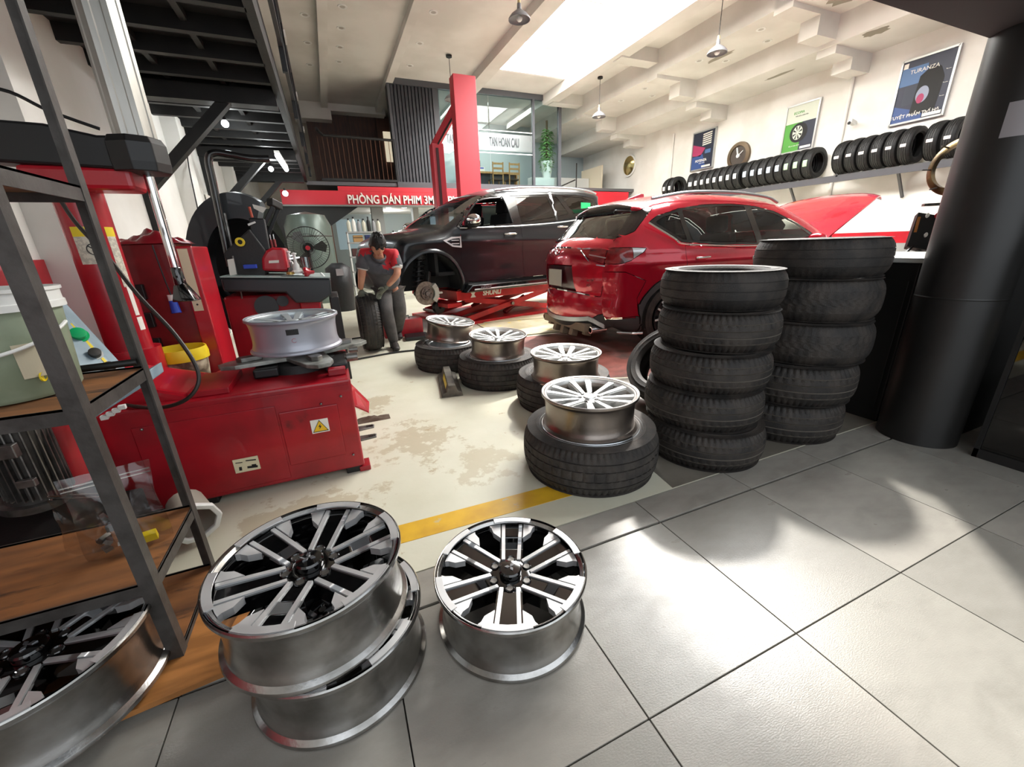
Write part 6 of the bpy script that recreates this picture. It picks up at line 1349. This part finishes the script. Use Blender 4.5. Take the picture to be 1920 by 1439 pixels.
# back railing
rb=thing('railing','black steel railing with thin brown bars before the brown panelled wall','railing',(1.25,13,3.0))
b=MB(); b.tube(smoothpts([(-1.05,-.6,1.05),(-.95,-.1,1.05),(-.8,0,1.04),(0,0,1.03),(.85,0,1.02)],5),.035,8); b.build('handrail',black_steel,rb,smooth=50)
b=MB(); b.b2((-1.1,-.02,-.03),(.9,.02,.03)); b.build('bottom_rail',black_steel,rb)
q=MB(); q.b2((-.007,-.007,0),(.007,.007,1.02)); bm3=q.mesh('baluster',mat('bronze_bar','#5e3d2a',.4,metal=.4))
for k in range(17): ob('baluster',bm3,rb,(-1.05+k*.12,0,0))
b=MB(); b.b2((.86,-.03,-.3),(.92,.03,1.05)); b.build('end_post',blk,rb)
wallquad('upper_floor',(-.25,13,2.86),(10.5,17,2.95),mat('upper_floor_grey','#5a5a5c',.5))
b=MB(); b.b2((.0,16.0,2.95),(3.2,16.1,5.36)); struct(b.build('wall_panelling',wood_brown))
for x in (1.25,2.1): b=MB(); b.b2((x,15.97,2.95),(x+.02,16,5.36)); struct(b.build('trim_7',mat('panel_joint','#24130c',.6)))
wallquad('ceiling_bulkhead',(-.3,15.6,5.3),(2.4,16.2,5.5),ceil_m)
wallquad('ceiling_bulkhead',(-.3,15.6,5.05),(.75,16.2,5.3),ceil_m)
# wall clock / lit window on upper wood wall
b=MB(); b.b2((2.3,15.9,4.0),(2.55,15.95,4.9)); struct(b.build('window_1',mat('lit_window','#e8dcc0',.5,emit='#f4e6c8',estr=.5)))
# corrugated dark wall box
cm_=mat('corrugated_charcoal','#3a3b40',.4,metal=.2)
cw=ob('wall_corrugated',None); struct(cw)
b=MB(); b.b2((2.12,13.06,2.95),(3.5,13.3,5.5)); b.build('backing',mat('charcoal_wall','#2a2b2e',.6),cw)
for k in range(12): q=MB(); q.prism([(-.045,0),(-.03,-.05),(.03,-.05),(.045,0)],2.98,5.36,c=(2.24+k*.095,13.06,0)); q.build('rib',cm_,cw)
b=MB(); b.b2((2.12,12.98,2.95),(2.19,13.06,5.42)); b.b2((3.34,12.98,2.95),(3.5,13.06,5.42)); b.b2((2.12,12.96,5.36),(7.45,13.08,5.5)); b.build('frame',mat('frame_grey','#4a4b50',.5),cw)
b=MB(); b.b2((2.12,12.95,2.82),(7.5,13.1,2.98)); b.build('sill',mat('frame_grey','#4a4b50'),cw)
# glass front
gf=ob('window_2',None); struct(gf)
for x0,x1 in ((3.5,5.0),(5.0,6.45)): b=MB(); b.b2((x0+.01,13.0,2.98),(x1-.01,13.015,5.36)); b.build('glass_pane',glass('shop_glass','#e6eeee',.0,.01,1.3),gf)
b=MB(); b.b2((6.5,13.0,2.98),(7.35,13.015,5.36)); b.build('glass_pane',glass('shop_glass','#dfe9ea'),gf)
b=MB(); b.b2((6.43,12.95,2.98),(6.5,13.06,5.36)); b.build('mullion',mat('frame_grey','#4a4b50'),gf)
b=MB(); b.b2((7.35,12.95,2.98),(7.45,13.06,5.36)); b.build('mullion',mat('frame_grey','#4a4b50'),gf)
fr=mat('frosted_band','#dfe6e6',.6)
fm=glass('frosted_film','#e9efef',.15,.4)
b=MB(); b.b2((3.52,12.985,3.92),(6.42,12.99,4.38)); b.build('frosted_band',fm,gf)
for z in (3.84,4.44): b=MB(); b.b2((3.52,12.985,z),(6.42,12.99,z+.025)); b.build('film_line',white_pl,gf)
txm=mat('glass_lettering','#34383c',.6)
def fitx(o,w):
    xs=[v.co.x for v in o.data.vertices]; k=w/(max(xs)-min(xs)); x0=min(xs)
    for v in o.data.vertices: v.co.x=x0+(v.co.x-x0)*k
for x_,m_ in ((4.98,txm),(3.66,mat('pale_lettering','#70787c',.6))): fitx(text('shop_lettering','TAN HOAN CAU',.34,m_,gf,frameM((x_,12.975,4.14),(1,0,0),(0,0,1)),.002,align='LEFT',bold=.008),.98)
# office behind glass
wallquad('office_wall',(3.5,16.4,2.95),(10.5,16.5,5.5),mat('office_wall_pale','#b9c6c9',.8))
wallquad('office_side',(3.5,13.1,2.95),(3.55,16.4,5.5),mat('office_wall_pale','#b9c6c9'))
b=MB(); b.bar((5.55,15.55,2.95),(5.55,15.55,4.1),.03); struct(b.build('trim_8',dark_steel))
dk=thing('desk','light oak desk with dark drawers upstairs behind the glass','desk',(5.75,15.6,2.95))
b=MB(); b.b2((-1.0,-.35,.70),(1.2,.35,.76)); b.build('top',wood_lite,dk)
for x in(-.95,1.12): b=MB(); b.b2((x,-.33,0),(x+.05,.33,.70)); b.build('side_panel',wood_lite,dk)
b=MB(); b.b2((-.9,-.2,.0),(1.1,-.17,.7)); b.build('modesty_panel',mat('dark_drawers','#3c3f45',.5),dk)
for k in range(3): b=MB(); b.b2((-.85,-.34,.08+k*.2),(-.35,-.3,.25+k*.2)); b.build('drawer',mat('drawer_grey','#6b6f75',.5),dk)
ch=thing('chair','wooden ladder-back chair at the upstairs desk, left one','chair',(5.92,14.95,2.95),0,'wooden chairs upstairs')
for x in(-.19,.19):
    b=MB(); b.bar((x,-.2,0),(x,-.24,.98),.035); b.build('leg',wood_lite,ch); b=MB(); b.bar((x,.2,0),(x,.2,.45),.035); b.build('leg',wood_lite,ch)
b=MB(); b.b2((-.21,-.22,.43),(.21,.22,.47)); b.build('seat',mat('dark_seat','#4a3a2c',.6),ch)
for z in (.62,.78,.93): b=MB(); b.b2((-.19,-.245,z-.03),(.19,-.22,z+.03)); b.build('slat',wood_lite,ch)
dup(ch,(6.55,14.95,2.95),label='wooden ladder-back chair at the upstairs desk, right one')
t=thing('carton','white carton with blue print on the upstairs desk','box',(5.55,15.45,3.71)); b=MB(); b.b2((-.12,-.08,0),(.12,.08,.16)); b.build('body',white_pl,t); b=MB(); b.b2((-.08,-.083,.10),(.08,-.08,.14)); b.build('print',blue,t)
# potted climber
pt=thing('potted_plant','tall climbing plant in a white tapered pot behind the glass','plant',(7.16,13.4,3.0)); ph=1.0
b=MB(); b.b2((6.55,13.2,2.95),(7.34,13.6,3.25)); tag(b.build('plinth',white_pl,bev=.01),'low white plinth under the potted climber upstairs','plinth')
b=MB(); b.lathe([(.0001,.1),(.13,.1),(.16,.3),(.20,.62),(.18,.62),(.0001,.5)],28,c=(0,0,.15)); b.build('pot',white_pl,pt,smooth=50)
b=MB(); b.cyl((0,0,.6),(0,0,1.95),.035); b.build('moss_pole',mat('moss_pole','#5b4a34',.9),pt)
b=MB(); rr=random.Random(5)
for k in range(620):
    h=rr.uniform(.6,1.75); w=.22*(1-.45*abs(h-1.0)); a=rr.uniform(0,2*PI); r_=w*rr.uniform(.3,1.1); c=Vector((r_*math.cos(a),r_*math.sin(a),h-.15*rr.random())); s=rr.uniform(.04,.065)
    d=Vector((math.cos(a),math.sin(a),-.5)).normalized(); n_=d.cross(Vector((0,0,1))).normalized(); b.add([c,c+d*s+n_*s*.6,c+d*s*2.1,c+d*s-n_*s*.6],[(0,1,2,3)])
tag(b.build('foliage',mat('leaf_green','#5b9346',.6,col2='#84b568',nscale=6),pt,fix=False),kind='stuff')
# long white cabinets low behind plant (bright)
b=MB(); b.b2((7.4,15.0,2.95),(9.9,15.4,3.55)); tag(b.build('low_cabinet',white_pl,bev=.01),'long low white cabinet upstairs behind the plant','cabinet')
wallquad('stair_wall',(9.92,14.2,2.95),(9.97,15.6,3.9),mat('cream_wall','#e2d6bd',.8))
b=MB(); b.bar((7.6,13.9,2.95),(8.7,14.1,3.35),.04); b.bar((8.75,14.1,2.95),(8.75,14.1,3.9),.03); tag(b.build('stair_rail',dark_steel),'thin handrail sloping up right of the upstairs glass','handrail')
# ---------------------------------------------------------------- red sign band
sb=thing('sign_band','long red fascia board with white Vietnamese lettering across the back','sign',(4.6,12.9,2.58))
b=MB(); b.b2((-5.5,-.06,-.24),(5.55,.1,.13)); b.build('board',red_sign,sb); b=MB(); b.b2((-4.1,-.065,.12),(5.55,.1,.24)); b.build('upper_board',red_sign,sb)
def fitx(o,w):
    xs=[v.co.x for v in o.data.vertices]; k=w/(max(xs)-min(xs)); x0=min(xs)
    for v in o.data.vertices: v.co.x=x0+(v.co.x-x0)*k
fitx(text('sign_lettering','PHÒNG DÁN PHIM 3M',.30,paperm,sb,frameM((.698-4.6,-.085,-.095),(1,0,0),(0,0,1)),.015,bold=.006,align='LEFT'),2.37)
text('sign_lettering','PHỦ CERAMIC',.30,paperm,sb,frameM((3.50-4.6,-.085,-.095),(1,0,0),(0,0,1)),.015,bold=.006,align='LEFT',sx=.95)
# ---------------------------------------------------------------- under the sign
dk_=mat('dim_wall','#4f5350',.8)
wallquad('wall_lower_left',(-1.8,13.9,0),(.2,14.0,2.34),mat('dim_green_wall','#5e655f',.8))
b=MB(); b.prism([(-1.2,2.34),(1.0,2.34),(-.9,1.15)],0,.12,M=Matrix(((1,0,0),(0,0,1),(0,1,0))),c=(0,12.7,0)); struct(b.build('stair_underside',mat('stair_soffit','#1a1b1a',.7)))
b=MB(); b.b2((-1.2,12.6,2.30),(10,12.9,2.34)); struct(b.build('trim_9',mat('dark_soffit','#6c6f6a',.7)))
wallquad('wall_lower_back',(.2,15.9,0),(10.5,16.0,2.34),mat('pale_back','#9aa3a2',.8))
wallquad('wall_partition',(.05,12.95,0),(.2,13.9,2.34),mat('partition_brown','#6b4a3a',.7))
wallquad('lower_ceiling',(.05,12.95,2.34),(10.4,16,2.40),ceil_m)
for x0,x1,y0 in ((1.30,1.62,12.95),(2.55,2.72,13.4),):
    wallquad('pillar',(x0,y0,0),(x1,y0+.3,2.34),mat('pillar_grey','#8d908d',.7))
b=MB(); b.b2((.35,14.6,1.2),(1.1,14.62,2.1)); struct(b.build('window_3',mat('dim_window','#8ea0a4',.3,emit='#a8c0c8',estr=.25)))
b=MB(); b.b2((3.1,13.6,1.0),(4.3,13.62,2.1)); struct(b.build('window_4',mat('bright_screen','#dbe8ee',.3,emit='#dfeef6',estr=1.2)))
b=MB(); 
for x in (3.0,3.05,2.9): b.b2((x,13.55,.9),(x+.025,13.6,2.2))
struct(b.build('window_frame_dark',ink))
# small lit downlights under the upper floor
em=mat('lit_lens','#ffffff',.4,emit='#ffffff',estr=6)
ld=None
for k,(x,y) in enumerate(((1.85,13.5),(1.75,14.3),(1.65,15.1),(1.6,15.7),(2.3,13.4),(3.4,13.3))):
    if ld is None:
        ld=thing('lit_downlight','round lit downlight under the upper floor, at the back','downlight',(x,y,2.335),0,'lit downlights at the back'); q=MB(); q.lathe([(.0001,0),(.07,-.004),(.075,0)],20); q.build('lens',em,ld); q=MB(); q.lathe([(.075,-.006),(.095,-.004),(.095,0)],20); q.build('ring',white_pl,ld)
    else: dup(ld,(x,y,2.335))
for k,o in enumerate([q for q in bpy.data.objects if q.name.startswith('lit_downlight')]): o['label']='small round lit downlight under the upper floor, '+['nearest of the row behind the grey pillar','second of the row behind the grey pillar','third of the row behind the grey pillar','farthest of the row behind the grey pillar','the one in front of the second pillar','the one beside the red lift post'][k]
bulb('back_room_lamp',(2.0,14.4,2.1),25); area('office_fill_light',(5.6,14.8,5.4),(3,2),110,(1,.98,.93)); bulb('back_left_lamp',(-.6,12.0,2.3),5)  # the office area light is an added fill without a fixture, brightening the upstairs room
# shelf of bottles
sr=thing('storage_rack','white metal storage rack with bottles behind the worker','rack',(.95,12.2,0))
for x in(-.42,.42):
    for y in(-.2,.2): b=MB(); b.bar((x,y,0),(x,y,1.62),.035); b.build('post',white_pl,sr)
for z in (.25,.62,1.0,1.36,1.62): b=MB(); b.b2((-.44,-.22,z-.02),(.44,.22,z+.02)); b.build('shelf',mat('rack_grey','#9a9b98',.5),sr)
def bottle(name,col,h,r,x,y,z,lab,grp,capc=None):
    t=thing(name,lab,'bottle',(x,y,z),0,grp); b=MB(); b.lathe([(.0001,0),(r,0),(r,.62*h),(r*.85,.72*h),(r*.38,.82*h),(r*.38,.9*h)],16); b.build('body',col,t,smooth=40); b=MB(); b.lathe([(r*.45,.88*h),(r*.45,h),(.0001,h)],12); b.build('cap',capc or blk,t); return t
bc=[mat('bottle_pale','#c8c6b4',.4),mat('bottle_white','#dddcd4',.4),mat('bottle_grey','#8f9091',.4),blk]
ordw=['leftmost','second','third','fourth','fifth','sixth','rightmost']
for k in range(7): bottle('bottle',bc[k%3 if k!=4 else 3],.33+.04*math.sin(k*2.),.052,.60+k*.125,12.15,1.64,'%s bottle on top of the storage rack behind the worker'%ordw[k] if k not in(0,6) else '%s bottle on top of the storage rack behind the worker'%ordw[k],'bottles on the storage rack')
for k,(x,m,lab) in enumerate(((.78,mat('tan_carton','#b08a58',.7),'tan carton on the second shelf of the storage rack'),(1.12,mat('navy_box','#25336b',.5),'navy blue box on the second shelf of the storage rack'))):
    t=thing('carton' if k==0 else 'crate',lab,'box',(x,12.15,1.38)); b=MB(); b.b2((-.12-.04*k,-.1,0),(.12+.04*k,.1,.17)); b.build('body',m,t,bev=.006); b=MB(); b.b2((-.12-.04*k,-.104,.10),(.12+.04*k,-.1,.115)); b.build('lid_edge',ink,t)
for k,(x,z,c_) in enumerate(((.68,1.02,'#4a2a28'),(.95,1.02,'#3a3438'),(1.2,1.02,'#5a2a2a'),(.72,.64,'#3c3c40'),(1.0,.64,'#6a3430'),(.75,.27,'#333'),(1.1,.27,'#44474c'))):
    if len(c_)<6: c_='#333333'
    t=thing('carton','dark carton, %s on the lower shelves of the storage rack'%ordw[k],'box',(x,12.15,z),0,'dark cartons on the lower rack shelves'); b=MB(); b.b2((-.1,-.12,0),(.1,.12,.2)); b.build('body',mat('dark_carton_%d'%k,c_,.7),t,bev=.006)
b=MB(); b.b2((1.75,13.3,0),(2.5,13.6,1.35)); tag(b.build('bench',mat('bench_dark','#3a3f40',.6),bev=.01),'dark bench behind the worker\'s right shoulder carrying bottles','bench')
for k in range(9): bottle('bottle',bc[(k*2+1)%4 if k%4 else 1],.30+.05*math.sin(k*1.7),.035,1.82+k*.075,13.4,1.35,'%s of the small bottles on the dark bench'%(ordw+['eighth','ninth'])[k],'small bottles on the dark bench')
# fan
fn=thing('pedestal_fan','large black pedestal fan with round wire guard under the sign','fan',(-.33,8.6,0))
b=MB(); b.lathe([(.0001,0),(.24,0),(.24,.03),(.04,.05),(.0001,.05)],32); b.cyl((0,0,.05),(0,0,1.25),.025); b.build('stand',black_steel,fn,smooth=40)
b=MB(); b.cyl((0,.02,1.25),(0,.25,1.25),.09); b.build('motor',blk,fn,smooth=40)
wire=mat('fan_wire','#242422',.4,metal=.5)
for r_ in (.12,.24,.36): b=MB(); b.tube([(r_*math.cos(t),-.08+.02*(r_>.3),1.25+r_*math.sin(t)) for t in np.linspace(0,2*PI,40,endpoint=False)],.004 if r_<.3 else .009,5,closed=True); b.build('guard_ring',wire,fn)
for k in range(48): a=k*PI/24; q=MB(); q.tube([(.05*math.cos(a),-.10,1.25+.05*math.sin(a)),(.25*math.cos(a),-.11,1.25+.25*math.sin(a)),(.36*math.cos(a),-.06,1.25+.36*math.sin(a))],.003,4); q.build('guard_wire',wire,fn)
for k in range(3):
    a=k*2*PI/3; q=MB(); q.add([(.05*math.cos(a),-.02,1.25+.05*math.sin(a)),(.30*math.cos(a-.3),.02,1.25+.30*math.sin(a-.3)),(.33*math.cos(a+.1),-.01,1.25+.33*math.sin(a+.1)),(.28*math.cos(a+.45),-.05,1.25+.28*math.sin(a+.45))],[(0,1,2,3)]); q.build('blade',mat('fan_blade','#3a3c3a',.4),fn)
b=MB(); b.cyl((0,-.12,1.25),(0,-.09,1.25),.04); b.build('badge',red_paint,fn,smooth=40)
# grey-green drum/duct and dark bin
dm=thing('air_tank','large grey-green cylindrical tank behind the fan','tank',(-.35,11.2,0)); b=MB(); b.lathe([(.0001,.0),(.48,.0),(.5,.06),(.5,1.75),(.40,1.98),(.0001,2.06)],40); b.build('shell',mat('tank_green','#5d6a62',.35,metal=.2),dm,smooth=40); 
for z in (.6,1.5): b=MB(); b.lathe([(.5,z),(.51,z+.01),(.5,z+.03)],40); b.build('weld_band',dark_steel,dm,smooth=40)
t=thing('dark_bin','dark upright bin bag with pale label behind the fan','bin',(.12,9.2,0)); b=MB(); b.lathe([(.0001,0),(.22,0),(.25,.5),(.24,.85),(.1,.95),(.0001,.95)],20); b.build('body',mat('dark_sack','#17181a',.5,bump=.6,bscale=12),t,smooth=60); b=MB(); b.box((.02,-.25,.78),(.13,.01,.13)); b.build('label',paper_grey,t)
# ---------------------------------------------------------------- two-post lift
lf=thing('two_post_lift','tall red two-post vehicle lift behind the black SUV','lift',(2.9,9.8,0)); lm_=mat('lift_red_pink','#b5303c',.45)
b=MB(); b.b2((.05,-.15,0),(.55,.15,4.6)); b.build('post',lm_,lf,bev=.01)
b=MB(); b.b2((-.34,.55,0),(-.07,.85,3.45)); pb=b.build('post',lm_,lf,bev=.01); b=MB(); b.b2((-.26,.53,.3),(-.20,.55,3.35)); b.build('slot',mat('dark_slot','#3a1014',.6),pb)
b=MB(); b.bar((-.25,.70,3.40),(.30,.05,4.30),.16,.14); b.build('cross_member',lm_,lf,bev=.008)
b=MB(); b.cyl((-.24,.62,3.36),(.25,.0,4.15),.02); b.build('hydraulic_line',blk,lf)
b=MB(); b.b2((-.9,-.2,0),(.9,.9,.03)); b.build('base_plate',lm_,lf)
# white box on the sign
t=thing('junction_box','small white junction box at the top edge of the red sign','junction box',(3.35,12.82,2.84)); b=MB(); b.b2((-.06,-.06,-.14),(.08,.0,.1)); b.build('body',white_pl,t,bev=.005); b=MB(); b.b2((-.03,-.065,-.05),(.05,-.06,.02)); b.build('cover',paper_grey,t)
# ---------------------------------------------------------------- lamps under the mezzanine
eb=mat('bulb_glow','#ffffff',.4,emit='#f2fbff',estr=14)
for k,(px,py,z,lab) in enumerate(((422,232,2.85,'glowing bulb under the mezzanine near the diagonal brace'),(508,317,2.7,'glowing bulb beside the fluorescent tube'),(535,363,2.5,'small glowing bulb in front of the left end of the red sign'))):
    p=aZ(px,py,z) if k<2 else aY(px,py,11.5); t=thing('light_bulb',lab,'bulb',p); b=MB(); b.ball((0,0,0),.045 if k<2 else .06,14); b.build('globe',eb,t,smooth=60); b=MB(); b.cyl((0,0,.04),(0,0,.11),.02); b.build('socket',blk,t)
    bulb('bulb_light',p-Vector((0,0,.09)),14 if k<2 else 4,(.95,1,1))
p=aZ(537,318,2.6); q_=aZ(520,292,2.6); t=thing('tube_light','fluorescent tube lamp hanging under the edge of the mezzanine','tube light',p.lerp(q_,.5)); d=(q_-p)*.5
b=MB(); b.cyl(-d,d,.035,n=12); b.build('tube',eb,t,smooth=40); b=MB(); b.bar(-d*1.05+Vector((0,0,.05)),d*1.05+Vector((0,0,.05)),.07,.03); b.build('housing',white_pl,t)
# wire on the left wall
b=MB(); b.tube(smoothpts([aX(350,245,-1.60),aX(352,300,-1.60),aX(366,370,-1.6),aX(378,425,-1.6)],5),.008,6); tag(b.build('wall_cable',blk),'thin dark cable hanging down the white left wall','cable')
b=MB(); p=aX(392,380,-1.78); b.b2((p.x,p.y-.15,p.z-.12),(p.x+.01,p.y+.15,p.z+.12)); t=tag(b.build('safety_sign',paperm),'small white safety sign with red mark on the left wall','sign')
b=MB(); b.lathe([(.04,0),(.08,0)],20,axis='X',c=(.012,0,0));
